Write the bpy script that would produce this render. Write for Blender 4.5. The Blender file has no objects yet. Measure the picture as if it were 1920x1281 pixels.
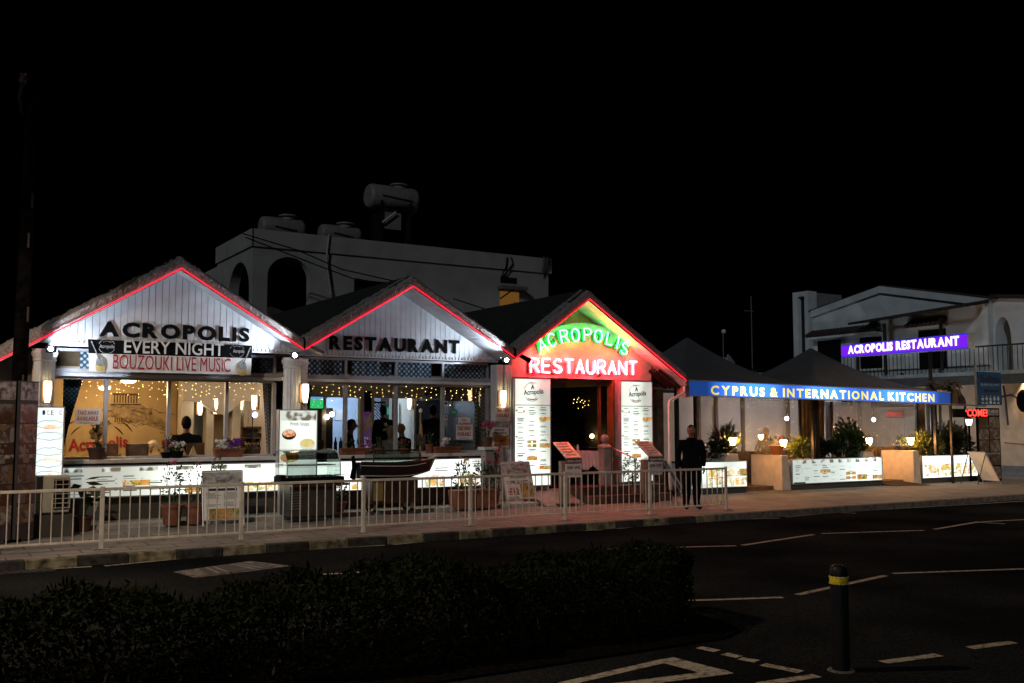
import bpy, bmesh, math, random
from mathutils import Vector, Matrix, Euler
random.seed(7)
R = math.radians
scene = bpy.context.scene
# ------------------------------------------------------------------ camera
YAW, PITCH, CAM_H, FPX = 0.55141711, 0.08011793, 1.74, 1867.0
cd = bpy.data.cameras.new('camera'); cam = bpy.data.objects.new('camera', cd)
scene.collection.objects.link(cam); scene.camera = cam
cam.location = (0, 0, CAM_H); cam.rotation_euler = (math.pi/2 + PITCH, 0, -YAW)
cd.sensor_width = 36; cd.lens = FPX/1920*36; cd.clip_start = .1; cd.clip_end = 2000
# ------------------------------------------------------------------ night sky, moonlight, exposure
world = bpy.data.worlds.new("World"); scene.world = world; world.use_nodes = True
wn = world.node_tree.nodes; bg = wn['Background']
sky = wn.new('ShaderNodeTexSky'); sky.sky_type = 'NISHITA'; sky.sun_disc = False
sky.sun_elevation = R(-7); sky.sun_rotation = R(200)
world.node_tree.links.new(sky.outputs[0], bg.inputs[0]); bg.inputs[1].default_value = .01
sl = bpy.data.lights.new('moonlight', 'SUN'); so = bpy.data.objects.new('moonlight', sl); scene.collection.objects.link(so)
sl.energy = .32; sl.angle = R(1.0); sl.color = (.86, .95, 1)
so.rotation_euler = Vector((.72, .55, -.42)).to_track_quat('-Z', 'Y').to_euler()
scene.view_settings.view_transform = 'Standard'; scene.view_settings.look = 'None'
scene.view_settings.exposure = 0; scene.view_settings.gamma = 1
scene.cycles.use_denoising = True; scene.cycles.max_bounces = 7
scene.cycles.transparent_max_bounces = 24; scene.cycles.sample_clamp_indirect = 6
scene.cycles.caustics_reflective = False; scene.cycles.caustics_refractive = False
# ------------------------------------------------------------------ measuring: a sight line of the photo met with a plane of the place
def sight(px, py):
    x = (px-960)/FPX; y = -(py-640.5)/FPX
    fw = math.cos(PITCH)-y*math.sin(PITCH); w = math.sin(PITCH)+y*math.cos(PITCH)
    return Vector((x*math.cos(YAW)+fw*math.sin(YAW), -x*math.sin(YAW)+fw*math.cos(YAW), w))
def at(px, py, v):
    d = sight(px, py); return d*(v/d.y)+Vector((0, 0, CAM_H))
def atu(px, py, u):
    d = sight(px, py); return d*(u/d.x)+Vector((0, 0, CAM_H))
def atw(px, py, w):
    d = sight(px, py); return d*((w-CAM_H)/d.z)+Vector((0, 0, CAM_H))
# ------------------------------------------------------------------ materials
MATS = {}
def nodes_of(name):
    m = bpy.data.materials.new(name); m.use_nodes = True
    nt = m.node_tree; return m, nt, nt.nodes, nt.links, nt.nodes['Principled BSDF']
def mat(name, col, rough=.6, metal=0, var=.18, scale=6, bump=0, bscale=40, spec=.5, col2=None, coat=0):
    if name in MATS: return MATS[name]
    m, nt, N, L, p = nodes_of(name)
    tc = N.new('ShaderNodeTexCoord'); nz = N.new('ShaderNodeTexNoise')
    nz.inputs['Scale'].default_value = scale; nz.inputs['Detail'].default_value = 5
    L.new(tc.outputs['Object'], nz.inputs['Vector'])
    rp = N.new('ShaderNodeValToRGB'); c2 = col2 or tuple(max(0, c*(1-var*1.6)) for c in col)
    rp.color_ramp.elements[0].position = .3; rp.color_ramp.elements[1].position = .7
    rp.color_ramp.elements[0].color = (*c2, 1); rp.color_ramp.elements[1].color = (*[min(1, c*(1+var*.5)) for c in col], 1)
    L.new(nz.outputs[0], rp.inputs[0]); L.new(rp.outputs[0], p.inputs['Base Color'])
    p.inputs['Roughness'].default_value = rough; p.inputs['Metallic'].default_value = metal
    p.inputs['Specular IOR Level'].default_value = spec; p.inputs['Coat Weight'].default_value = coat
    if bump:
        n2 = N.new('ShaderNodeTexNoise'); n2.inputs['Scale'].default_value = bscale; n2.inputs['Detail'].default_value = 6
        L.new(tc.outputs['Object'], n2.inputs['Vector'])
        b = N.new('ShaderNodeBump'); b.inputs['Strength'].default_value = bump; b.inputs['Distance'].default_value = .02
        L.new(n2.outputs[0], b.inputs['Height']); L.new(b.outputs[0], p.inputs['Normal'])
    MATS[name] = m; return m
def emit(name, col, s, base=(.02, .02, .02)):
    if name in MATS: return MATS[name]
    m, nt, N, L, p = nodes_of(name)
    p.inputs['Base Color'].default_value = (*base, 1); p.inputs['Emission Color'].default_value = (*col, 1)
    p.inputs['Emission Strength'].default_value = s; MATS[name] = m; return m
def backlit(name, col, lo, hi, scale=(.55, .55, .8), seed=0., c0=.38, c1=.62):
    """an acrylic sheet with fluorescent tubes behind it: brighter where a tube sits close"""
    if name in MATS: return MATS[name]
    m, nt, N, L, p = nodes_of(name)
    tc = N.new('ShaderNodeTexCoord'); mp = N.new('ShaderNodeMapping'); mp.inputs['Scale'].default_value = scale
    mp.inputs['Location'].default_value = (seed, seed*.7, seed*.3)
    nz = N.new('ShaderNodeTexNoise'); nz.inputs['Scale'].default_value = 1; nz.inputs['Detail'].default_value = 0
    L.new(tc.outputs['Object'], mp.inputs[0]); L.new(mp.outputs[0], nz.inputs['Vector'])
    mr = N.new('ShaderNodeMapRange'); mr.inputs[1].default_value = c0; mr.inputs[2].default_value = c1
    mr.inputs[3].default_value = lo; mr.inputs[4].default_value = hi; L.new(nz.outputs[0], mr.inputs[0])
    p.inputs['Base Color'].default_value = (.75, .77, .72, 1); p.inputs['Emission Color'].default_value = (*col, 1)
    p.inputs['Roughness'].default_value = .25
    L.new(mr.outputs[0], p.inputs['Emission Strength']); MATS[name] = m; return m
def ramplit(name, col, stops, axis=0, base=(.5, .52, .48)):
    """acrylic sheet over a row of tubes, some failing: (metres along the sheet, strength)"""
    m, nt, N, L, p = nodes_of(name); tc = N.new('ShaderNodeTexCoord'); sp = N.new('ShaderNodeSeparateXYZ'); L.new(tc.outputs['Object'], sp.inputs[0])
    x0, x1 = stops[0][0], stops[-1][0]; mr = N.new('ShaderNodeMapRange'); mr.inputs[1].default_value = x0; mr.inputs[2].default_value = x1; L.new(sp.outputs[axis], mr.inputs[0])
    fc = N.new('ShaderNodeValToRGB'); mx = max(q[1] for q in stops); E = fc.color_ramp.elements
    for i, (x, y) in enumerate(stops):
        e = E[0] if i == 0 else (E[len(E)-1] if i == len(stops)-1 else E.new((x-x0)/(x1-x0)))
        e.color = (y/mx, y/mx, y/mx, 1)
    L.new(mr.outputs[0], fc.inputs[0]); mu = N.new('ShaderNodeMath'); mu.operation = 'MULTIPLY'; mu.inputs[1].default_value = mx
    L.new(fc.outputs[0], mu.inputs[0]); L.new(mu.outputs[0], p.inputs['Emission Strength']); p.inputs['Emission Color'].default_value = (*col, 1); p.inputs['Base Color'].default_value = (*base, 1); p.inputs['Roughness'].default_value = .25
    MATS[name] = m; return m
def food(name, glow=0., cols=None, scale=9, dark=1.):
    """printed photograph of grilled food: patches of browns, ochres, greens"""
    if name in MATS: return MATS[name]
    m, nt, N, L, p = nodes_of(name)
    tc = N.new('ShaderNodeTexCoord'); nz = N.new('ShaderNodeTexNoise'); nz.inputs['Scale'].default_value = scale*.7; nz.inputs['Detail'].default_value = 6
    nz.inputs['Distortion'].default_value = 1.2
    L.new(tc.outputs['Object'], nz.inputs['Vector'])
    vo = N.new('ShaderNodeTexVoronoi'); vo.inputs['Scale'].default_value = scale
    mx = N.new('ShaderNodeVectorMath'); mx.operation = 'ADD'; sc = N.new('ShaderNodeVectorMath'); sc.operation = 'SCALE'; sc.inputs['Scale'].default_value = .25
    L.new(nz.outputs[1], sc.inputs[0]); L.new(sc.outputs[0], mx.inputs[1]); L.new(tc.outputs['Object'], mx.inputs[0]); L.new(mx.outputs[0], vo.inputs['Vector'])
    sep = N.new('ShaderNodeSeparateColor'); L.new(vo.outputs['Color'], sep.inputs[0])
    rp = N.new('ShaderNodeValToRGB'); rp.color_ramp.interpolation = 'EASE'
    cols = cols or [(.12, .03, .012), (.45, .12, .03), (.62, .3, .06), (.1, .17, .03), (.5, .42, .25), (.3, .07, .02), (.75, .5, .12)]
    while len(rp.color_ramp.elements) < len(cols): rp.color_ramp.elements.new(.5)
    for i, c in enumerate(cols):
        rp.color_ramp.elements[i].position = i/(len(cols)-1); rp.color_ramp.elements[i].color = (*[x*dark for x in c], 1)
    ad = N.new('ShaderNodeMath'); ad.operation = 'MULTIPLY_ADD'; ad.inputs[1].default_value = .6; L.new(sep.outputs[0], ad.inputs[0])
    ml = N.new('ShaderNodeMath'); ml.operation = 'MULTIPLY'; ml.inputs[1].default_value = .45; L.new(nz.outputs[0], ml.inputs[0]); L.new(ml.outputs[0], ad.inputs[2])
    L.new(ad.outputs[0], rp.inputs[0]); L.new(rp.outputs[0], p.inputs['Base Color']); p.inputs['Roughness'].default_value = .35
    if glow: L.new(rp.outputs[0], p.inputs['Emission Color']); p.inputs['Emission Strength'].default_value = glow
    MATS[name] = m; return m
def sheet_glass(name, tint=(.95, .98, 1), refl=.12, rough=.02, bump=0, haze=0.):
    """a thin clear pane: mostly see-through, mirrors at a slant, optional milky haze and creases"""
    if name in MATS: return MATS[name]
    m, nt, N, L, p = nodes_of(name); N.remove(p)
    out = [n for n in N if n.type == 'OUTPUT_MATERIAL'][0]
    tr = N.new('ShaderNodeBsdfTransparent'); tr.inputs[0].default_value = (*tint, 1)
    gl = N.new('ShaderNodeBsdfGlossy'); gl.inputs['Roughness'].default_value = rough
    lw = N.new('ShaderNodeLayerWeight'); lw.inputs[0].default_value = .35
    mu = N.new('ShaderNodeMath'); mu.operation = 'MULTIPLY_ADD'; mu.inputs[1].default_value = refl*1.6; mu.inputs[2].default_value = refl*.35
    L.new(lw.outputs['Fresnel'], mu.inputs[0])
    mix = N.new('ShaderNodeMixShader'); L.new(mu.outputs[0], mix.inputs[0]); L.new(tr.outputs[0], mix.inputs[1]); L.new(gl.outputs[0], mix.inputs[2])
    last = mix
    if haze:
        df = N.new('ShaderNodeBsdfDiffuse'); df.inputs[0].default_value = (.8, .8, .8, 1)
        tl = N.new('ShaderNodeBsdfTranslucent'); tl.inputs[0].default_value = (.8, .8, .8, 1)
        m1 = N.new('ShaderNodeMixShader'); L.new(df.outputs[0], m1.inputs[1]); L.new(tl.outputs[0], m1.inputs[2])
        m2 = N.new('ShaderNodeMixShader'); m2.inputs[0].default_value = haze; L.new(mix.outputs[0], m2.inputs[1]); L.new(m1.outputs[0], m2.inputs[2]); last = m2
    if bump:
        tc = N.new('ShaderNodeTexCoord'); mp = N.new('ShaderNodeMapping'); mp.inputs['Scale'].default_value = (1.4, 1, 9); mp.inputs['Rotation'].default_value = (0, .25, 0)
        nz = N.new('ShaderNodeTexNoise'); nz.inputs['Scale'].default_value = 3; nz.inputs['Detail'].default_value = 4; nz.inputs['Distortion'].default_value = 1.5
        L.new(tc.outputs['Object'], mp.inputs[0]); L.new(mp.outputs[0], nz.inputs['Vector'])
        b = N.new('ShaderNodeBump'); b.inputs['Strength'].default_value = bump; b.inputs['Distance'].default_value = .05
        L.new(nz.outputs[0], b.inputs['Height']); L.new(b.outputs[0], gl.inputs['Normal'])
    L.new(last.outputs[0], out.inputs[0]); MATS[name] = m; return m
def brickmat(name, c1, c2, mortar, w, h, gap, rough=.8, axis='xy', bump=.3, offset=.5, var=.25):
    if name in MATS: return MATS[name]
    m, nt, N, L, p = nodes_of(name)
    tc = N.new('ShaderNodeTexCoord'); mp = N.new('ShaderNodeMapping')
    if axis == 'xz': mp.inputs['Rotation'].default_value = (R(-90), 0, 0)
    L.new(tc.outputs['Object'], mp.inputs[0])
    b = N.new('ShaderNodeTexBrick'); b.offset = offset
    b.inputs['Color1'].default_value = (*c1, 1); b.inputs['Color2'].default_value = (*c2, 1); b.inputs['Mortar'].default_value = (*mortar, 1)
    b.inputs['Scale'].default_value = 1; b.inputs['Brick Width'].default_value = w; b.inputs['Row Height'].default_value = h; b.inputs['Mortar Size'].default_value = gap
    L.new(mp.outputs[0], b.inputs['Vector'])
    nz = N.new('ShaderNodeTexNoise'); nz.inputs['Scale'].default_value = 1.7; nz.inputs['Detail'].default_value = 8; L.new(tc.outputs['Object'], nz.inputs['Vector'])
    mr = N.new('ShaderNodeMapRange'); mr.inputs[1].default_value = .3; mr.inputs[2].default_value = .7; mr.inputs[3].default_value = 1-var; mr.inputs[4].default_value = 1+var; L.new(nz.outputs[0], mr.inputs[0])
    mx = N.new('ShaderNodeVectorMath'); mx.operation = 'SCALE'; L.new(b.outputs[0], mx.inputs[0]); L.new(mr.outputs[0], mx.inputs['Scale']); L.new(mx.outputs[0], p.inputs['Base Color'])
    p.inputs['Roughness'].default_value = rough
    bp = N.new('ShaderNodeBump'); bp.inputs['Strength'].default_value = bump; bp.inputs['Distance'].default_value = .01; bp.invert = True
    L.new(b.outputs['Fac'], bp.inputs['Height']); L.new(bp.outputs[0], p.inputs['Normal']); MATS[name] = m; return m
def asphalt():
    m, nt, N, L, p = nodes_of('asphalt'); tc = N.new('ShaderNodeTexCoord')
    n1 = N.new('ShaderNodeTexNoise'); n1.inputs['Scale'].default_value = .45; n1.inputs['Detail'].default_value = 6
    n2 = N.new('ShaderNodeTexNoise'); n2.inputs['Scale'].default_value = 55; n2.inputs['Detail'].default_value = 3
    for n in (n1, n2): L.new(tc.outputs['Object'], n.inputs['Vector'])
    r1 = N.new('ShaderNodeValToRGB'); r1.color_ramp.elements[0].position = .35; r1.color_ramp.elements[1].position = .68
    r1.color_ramp.elements[0].color = (.007, .0075, .0085, 1); r1.color_ramp.elements[1].color = (.021, .0215, .022, 1); L.new(n1.outputs[0], r1.inputs[0])
    mr = N.new('ShaderNodeMapRange'); mr.inputs[1].default_value = .3; mr.inputs[2].default_value = .7; mr.inputs[3].default_value = .35; mr.inputs[4].default_value = 1.75; L.new(n2.outputs[0], mr.inputs[0])
    mx = N.new('ShaderNodeVectorMath'); mx.operation = 'SCALE'; L.new(r1.outputs[0], mx.inputs[0]); L.new(mr.outputs[0], mx.inputs['Scale']); L.new(mx.outputs[0], p.inputs['Base Color'])
    p.inputs['Roughness'].default_value = .8; p.inputs['Specular IOR Level'].default_value = .0
    b = N.new('ShaderNodeBump'); b.inputs['Strength'].default_value = .5; b.inputs['Distance'].default_value = .008; L.new(n2.outputs[0], b.inputs['Height']); L.new(b.outputs[0], p.inputs['Normal'])
    return m
def lattice(name, c_bg, c_dot, cell=.075):
    """cloth woven with a diamond trellis of pale dots"""
    if name in MATS: return MATS[name]
    m, nt, N, L, p = nodes_of(name); tc = N.new('ShaderNodeTexCoord'); mp = N.new('ShaderNodeMapping')
    mp.inputs['Rotation'].default_value = (0, R(45), 0); L.new(tc.outputs['Object'], mp.inputs[0])
    vo = N.new('ShaderNodeTexVoronoi'); vo.inputs['Scale'].default_value = 1/cell; vo.inputs['Randomness'].default_value = 0
    cx = N.new('ShaderNodeSeparateXYZ'); L.new(mp.outputs[0], cx.inputs[0]); cb = N.new('ShaderNodeCombineXYZ'); L.new(cx.outputs[0], cb.inputs[0]); L.new(cx.outputs[2], cb.inputs[1])
    L.new(cb.outputs[0], vo.inputs['Vector']); vo.voronoi_dimensions = '2D'
    rp = N.new('ShaderNodeValToRGB'); rp.color_ramp.elements[0].position = .2; rp.color_ramp.elements[1].position = .42
    rp.color_ramp.elements[0].color = (*c_dot, 1); rp.color_ramp.elements[1].color = (*c_bg, 1)
    L.new(vo.outputs['Distance'], rp.inputs[0]); L.new(rp.outputs[0], p.inputs['Base Color']); p.inputs['Roughness'].default_value = .8
    MATS[name] = m; return m
# ------------------------------------------------------------------ mesh collecting
class MB:
    def __init__(s): s.v = []; s.f = []
    def add(s, vs, fs):
        n = len(s.v); s.v += [tuple(v) for v in vs]; s.f += [tuple(i+n for i in f) for f in fs]; return s
    def hexa(s, a): return s.add(a, [(0, 3, 2, 1), (4, 5, 6, 7), (0, 1, 5, 4), (1, 2, 6, 5), (2, 3, 7, 6), (3, 0, 4, 7)])
    def box(s, x0, x1, y0, y1, z0, z1):
        return s.hexa([(x0, y0, z0), (x1, y0, z0), (x1, y1, z0), (x0, y1, z0), (x0, y0, z1), (x1, y0, z1), (x1, y1, z1), (x0, y1, z1)])
    def obox(s, c, sz, rot=(0, 0, 0)):
        M = Euler(rot).to_matrix(); c = Vector(c); hx, hy, hz = [k/2 for k in sz]
        return s.hexa([c+M@Vector(q) for q in [(-hx, -hy, -hz), (hx, -hy, -hz), (hx, hy, -hz), (-hx, hy, -hz), (-hx, -hy, hz), (hx, -hy, hz), (hx, hy, hz), (-hx, hy, hz)]])
    def quad(s, a, b, c, d): return s.add([a, b, c, d], [(0, 1, 2, 3)])
    def prism(s, pts, y0, y1):
        n = len(pts); vs = [(x, y0, z) for x, z in pts]+[(x, y1, z) for x, z in pts]
        return s.add(vs, [tuple(range(n)), tuple(range(2*n-1, n-1, -1))]+[(i, i+n, (i+1) % n+n, (i+1) % n) for i in range(n)])
    def prismz(s, pts, z0, z1):
        n = len(pts); vs = [(x, y, z0) for x, y in pts]+[(x, y, z1) for x, y in pts]
        return s.add(vs, [tuple(range(n-1, -1, -1)), tuple(range(n, 2*n))]+[(i, (i+1) % n, (i+1) % n+n, i+n) for i in range(n)])
    def tube(s, pts, r, n=8, caps=True):
        pts = [Vector(p) for p in pts]; rs = r if isinstance(r, (list, tuple)) else [r]*len(pts); vs = []
        prev = None
        for i, p in enumerate(pts):
            t = (pts[min(i+1, len(pts)-1)]-pts[max(i-1, 0)]).normalized()
            a = t.cross(Vector((0, 0, 1))) if prev is None else prev-t*prev.dot(t)
            if a.length < 1e-4: a = t.cross(Vector((1, 0, 0)))
            a.normalize(); prev = a; b = t.cross(a)
            vs += [p+(a*math.cos(2*math.pi*k/n)+b*math.sin(2*math.pi*k/n))*rs[i] for k in range(n)]
        fs = [(i*n+k, i*n+(k+1) % n, (i+1)*n+(k+1) % n, (i+1)*n+k) for i in range(len(pts)-1) for k in range(n)]
        if caps: fs += [tuple(range(n-1, -1, -1)), tuple(range((len(pts)-1)*n, len(pts)*n))]
        return s.add(vs, fs)
    def lathe(s, c, prof, n=16):
        c = Vector(c); vs = [c+Vector((r*math.cos(2*math.pi*k/n), r*math.sin(2*math.pi*k/n), z)) for r, z in prof for k in range(n)]
        fs = [(i*n+k, i*n+(k+1) % n, (i+1)*n+(k+1) % n, (i+1)*n+k) for i in range(len(prof)-1) for k in range(n)]
        fs += [tuple(range(n-1, -1, -1)), tuple(range((len(prof)-1)*n, len(prof)*n))]
        return s.add(vs, fs)
    def ball(s, c, r, n=10, sc=(1, 1, 1)):
        c = Vector(c); k = max(4, n//2); vs = []; fs = []
        for i in range(k+1):
            t = math.pi*i/k
            for j in range(n): vs.append(c+Vector((math.sin(t)*math.cos(2*math.pi*j/n)*sc[0], math.sin(t)*math.sin(2*math.pi*j/n)*sc[1], math.cos(t)*sc[2]))*r)
        for i in range(k):
            for j in range(n): fs.append((i*n+j, (i+1)*n+j, (i+1)*n+(j+1) % n, i*n+(j+1) % n))
        return s.add(vs, fs)
    def leaf(s, c, l, w, d=None, nrm=None):
        d = Vector(d) if d else Vector((random.gauss(0, 1), random.gauss(0, 1), random.gauss(0, 1))); d.normalize()
        a = d.cross(Vector((random.gauss(0, 1), random.gauss(0, 1), random.gauss(0, 1)))); a.normalize(); c = Vector(c)
        return s.add([c-d*l*.5, c+a*w*.5-d*l*.05, c+d*l*.5, c-a*w*.5-d*l*.05], [(0, 1, 2, 3)])
    def build(s, name, m, parent=None, smooth=False, local=False, bevel=0):
        off = Vector((0, 0, 0))
        if parent and not local:
            q = parent
            while q: off += q.location; q = q.parent
        me = bpy.data.meshes.new(name); me.from_pydata([tuple(Vector(v)-off) for v in s.v], [], s.f); me.update()
        for x in (m if isinstance(m, (list, tuple)) else [m]): me.materials.append(x)
        bm = bmesh.new(); bm.from_mesh(me); bmesh.ops.recalc_face_normals(bm, faces=bm.faces); bm.to_mesh(me); bm.free()
        if smooth:
            me.polygons.foreach_set('use_smooth', [True]*len(me.polygons)); 
            try: me.set_sharp_from_angle(angle=R(40))
            except Exception: pass
        o = bpy.data.objects.new(name, me); scene.collection.objects.link(o)
        if parent: o.parent = parent
        if bevel:
            md = o.modifiers.new('bevel', 'BEVEL'); md.width = bevel; md.segments = 2; md.limit_method = 'ANGLE'
        return o
def tag(o, label=None, cat=None, group=None, kind=None):
    if label: o['label'] = label
    if cat: o['category'] = cat
    if group: o['group'] = group
    if kind: o['kind'] = kind
    return o
def thing(name, label, cat, loc, group=None, rz=0):
    o = bpy.data.objects.new(name, None); scene.collection.objects.link(o); o.location = loc; o.rotation_euler.z = rz
    o.empty_display_size = .1
    return tag(o, label, cat, group)
def kids(o): return [c for c in bpy.data.objects if c.parent == o]
def copy_tree(o, parent=None):
    c = o.copy(); scene.collection.objects.link(c)
    if parent: c.parent = parent
    for k in kids(o): copy_tree(k, c)
    return c
# ------------------------------------------------------------------ lettering
_tc = {}
def glyphs(s, bold=0., extrude=.5):
    k = (s, bold, extrude)
    if k not in _tc:
        cu = bpy.data.curves.new('tmp', 'FONT'); cu.body = s; cu.extrude = extrude; cu.offset = bold; cu.resolution_u = 3
        o = bpy.data.objects.new('tmp', cu); scene.collection.objects.link(o)
        dg = bpy.context.evaluated_depsgraph_get(); me = bpy.data.meshes.new_from_object(o.evaluated_get(dg))
        _tc[k] = ([tuple(v.co) for v in me.vertices], [tuple(p.vertices) for p in me.polygons])
        bpy.data.objects.remove(o); bpy.data.curves.remove(cu); bpy.data.meshes.remove(me)
    return _tc[k]
def letter(mb, s, bl, br, h, depth=.004, bold=.0, nrm=None, keep=False):
    """set the words s on the base line bl -> br, h high, standing depth proud of the surface behind"""
    vs, fs = glyphs(s, bold); bl = Vector(bl); br = Vector(br); ex = (br-bl); Wd = ex.length; ex.normalize()
    n = Vector(nrm) if nrm else Vector((ex.y, -ex.x, 0)).normalized()
    ez = n.cross(ex).normalized()
    if ez.z < 0: ez = -ez
    x0 = min(v[0] for v in vs); x1 = max(v[0] for v in vs); y1 = max(v[1] for v in vs); y0 = min(v[1] for v in vs)
    sx = Wd/(x1-x0); sy = h/(y1-max(y0, -.03) if y0 > -.1 else y1)
    mb.add([bl+ex*((v[0]-x0)*sx)+ez*(v[1]*sy)+n*((v[2]+.5)*depth) for v in vs], fs); return mb
def spaced(mb, s, bl, br, h, depth, bold, nrm, wd=.62, gap=.3):
    """condensed capitals set wide apart"""
    bl, br = Vector(bl), Vector(br); w = [0 if c == ' ' else (max(v[0] for v in glyphs(c, bold)[0])-min(v[0] for v in glyphs(c, bold)[0])) for c in s]
    g = gap*sum(w)/len(w); sp = g+.55*sum(w)/len(w); tot = sum(w)+g*(len(s)-1-s.count(' '))+s.count(' ')*(sp-g); x = 0
    for c, k in zip(s, w):
        if c == ' ': x += sp-g; continue
        letter(mb, c, bl.lerp(br, x/tot), bl.lerp(br, (x+k)/tot), h, depth, bold, nrm); x += k+g
    return mb
STROKE = {'A': [[(0, 0), (.5, 1), (1, 0)], [(.2, .36), (.8, .36)]], 'P': [[(0, 0), (0, 1), (.55, 1), (.85, .92), (.95, .74), (.85, .56), (.55, .48), (0, .48)]],
 'R': [[(0, 0), (0, 1), (.55, 1), (.85, .92), (.95, .75), (.85, .58), (.55, .5), (0, .5)], [(.5, .5), (1, 0)]], 'L': [[(0, 1), (0, 0), (.85, 0)]], 'I': [[(.5, 1), (.5, 0)]],
 'E': [[(.9, 1), (0, 1), (0, 0), (.9, 0)], [(0, .52), (.8, .52)]], 'T': [[(0, 1), (1, 1)], [(.5, 1), (.5, 0)]], 'N': [[(0, 0), (0, 1), (1, 0), (1, 1)]],
 'U': [[(0, 1), (0, .3), (.12, .1), (.35, 0), (.65, 0), (.88, .1), (1, .3), (1, 1)]],
 'O': [[(.5+.5*math.cos(R(t)), .5+.5*math.sin(R(t))) for t in range(0, 361, 24)]], 'C': [[(.5+.5*math.cos(R(t)), .5+.5*math.sin(R(t))) for t in range(42, 320, 23)]],
 'S': [[(.92, .82), (.75, .96), (.5, 1), (.22, .95), (.06, .78), (.15, .6), (.5, .5), (.86, .4), (.97, .22), (.8, .05), (.5, 0), (.22, .04), (.04, .2)]]}
# ------------------------------------------------------------------ palette
white_paint = mat('white_paint', (.74, .75, .76), .5, var=.1); cream_wall = mat('cream_render', (.72, .56, .41), .85, var=.12, scale=3, bump=.15)
plank = mat('painted_plank', (.72, .74, .78), .55, var=.12, scale=3); stone_sill = mat('pale_stone', (.6, .6, .6), .5, var=.12, scale=14)
granite = mat('dark_granite', (.11, .105, .1), .4, var=.5, scale=60); alu = mat('aluminium_frame', (.5, .5, .55), .4, .3, var=.08)
dark_roof = mat('dark_roof_tile', (.03, .028, .027), .9, var=.4, scale=8, bump=.5, bscale=14)
thatch = mat('rough_verge_mortar', (.36, .31, .29), .95, var=.3, scale=26, bump=.7, bscale=60)
black_paint = mat('black_paint', (.005, .005, .006), .9, var=.2, spec=.1); dark_metal = mat('dark_metal', (.03, .03, .032), .45, .6)
steel = mat('stainless_steel', (.42, .42, .42), .35, .85, var=.15); wood = mat('brown_wood', (.16, .075, .035), .55, var=.5, scale=5); dark_wood = mat('dark_wood', (.05, .022, .013), .5, var=.5, scale=7)
terracotta = mat('terracotta', (.24, .085, .045), .75, var=.3, scale=9); cloth_cream = mat('cream_cloth', (.5, .36, .18), .9, var=.15); cloth_white = mat('white_cloth', (.65, .62, .6), .9, var=.1)
leafm = mat('leaf_green', (.055, .11, .025), .5, var=.5, scale=5, spec=.4); leaf_lt = mat('leaf_yellow_green', (.13, .16, .03), .5, var=.4, scale=5); leaf_dk = mat('leaf_dark', (.022, .045, .014), .5, var=.5, scale=4)
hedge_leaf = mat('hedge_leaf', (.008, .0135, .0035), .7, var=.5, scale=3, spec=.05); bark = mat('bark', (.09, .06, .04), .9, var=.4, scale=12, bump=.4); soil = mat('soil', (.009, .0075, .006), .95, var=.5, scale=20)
pet_white = mat('white_petal', (.8, .78, .76), .6); pet_purple = mat('purple_petal', (.2, .02, .42), .6); pet_pink = mat('pink_petal', (.55, .05, .2), .6); pet_red = mat('red_petal', (.5, .02, .05), .6); pet_mauve = mat('magenta_petal', (.4, .05, .4), .6)
glass = sheet_glass('window_glass', refl=.09); case_glass = sheet_glass('case_glass', (.88, .95, .92), refl=.5, rough=.03); pvc = sheet_glass('clear_plastic_sheet', (.9, .9, .92), refl=.5, rough=.12, bump=.9, haze=.2)
ink = mat('black_ink', (.02, .02, .02), .6); ink_grey = mat('grey_ink', (.25, .26, .25), .6); ink_red = mat('red_ink', (.4, .015, .02), .6); paper = mat('white_paper', (.72, .71, .7), .6, var=.06); gold_ink = mat('ochre_ink', (.6, .45, .18), .6)
skin = mat('skin', (.3, .14, .095), .5, var=.15); hair_dark = mat('dark_hair', (.007, .006, .005), .8, spec=.1); hair_grey = mat('grey_hair', (.3, .28, .27), .7)
black_cloth = mat('black_cloth', (.007, .007, .008), .95, spec=.05); navy_cloth = mat('dark_trousers', (.008, .008, .01), .95, spec=.05); shoe = mat('shoe_leather', (.01, .008, .007), .4)
warm_lamp = emit('warm_lamp_glass', (1, .72, .4), 7); fairy_em = emit('fairy_bulb', (1, .62, .18), 9); led_white = emit('led_white', (.85, .93, 1), 60)
neon_red = emit('red_led_strip', (1, .008, .035), 2.2); neon_pink = emit('red_neon', (1, .04, .055), 150); neon_green = emit('green_neon', (.06, 1, .22), 24)
food_dim = food('food_photo_dim', 0, [(.03, .014, .01), (.1, .04, .025), (.18, .12, .07), (.06, .04, .03), (.26, .24, .24), (.08, .03, .025), (.13, .085, .04)], 10); food_lit = food('food_photo_backlit', 1.1, scale=13); food_lit2 = food('food_photo_backlit_pale', 1.3, [(.9, .85, .8), (.55, .12, .04), (.95, .9, .8), (.7, .4, .1), (.3, .4, .12), (1, .95, .9), (.6, .25, .1)], 10)
food_board = food('food_photo_board', 0, scale=16)
def plantprint(): return mat('vine_print', (.1, .11, .1), .5, var=.9, scale=9, col2=(.55, .56, .53))
vine_print = plantprint()
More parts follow.
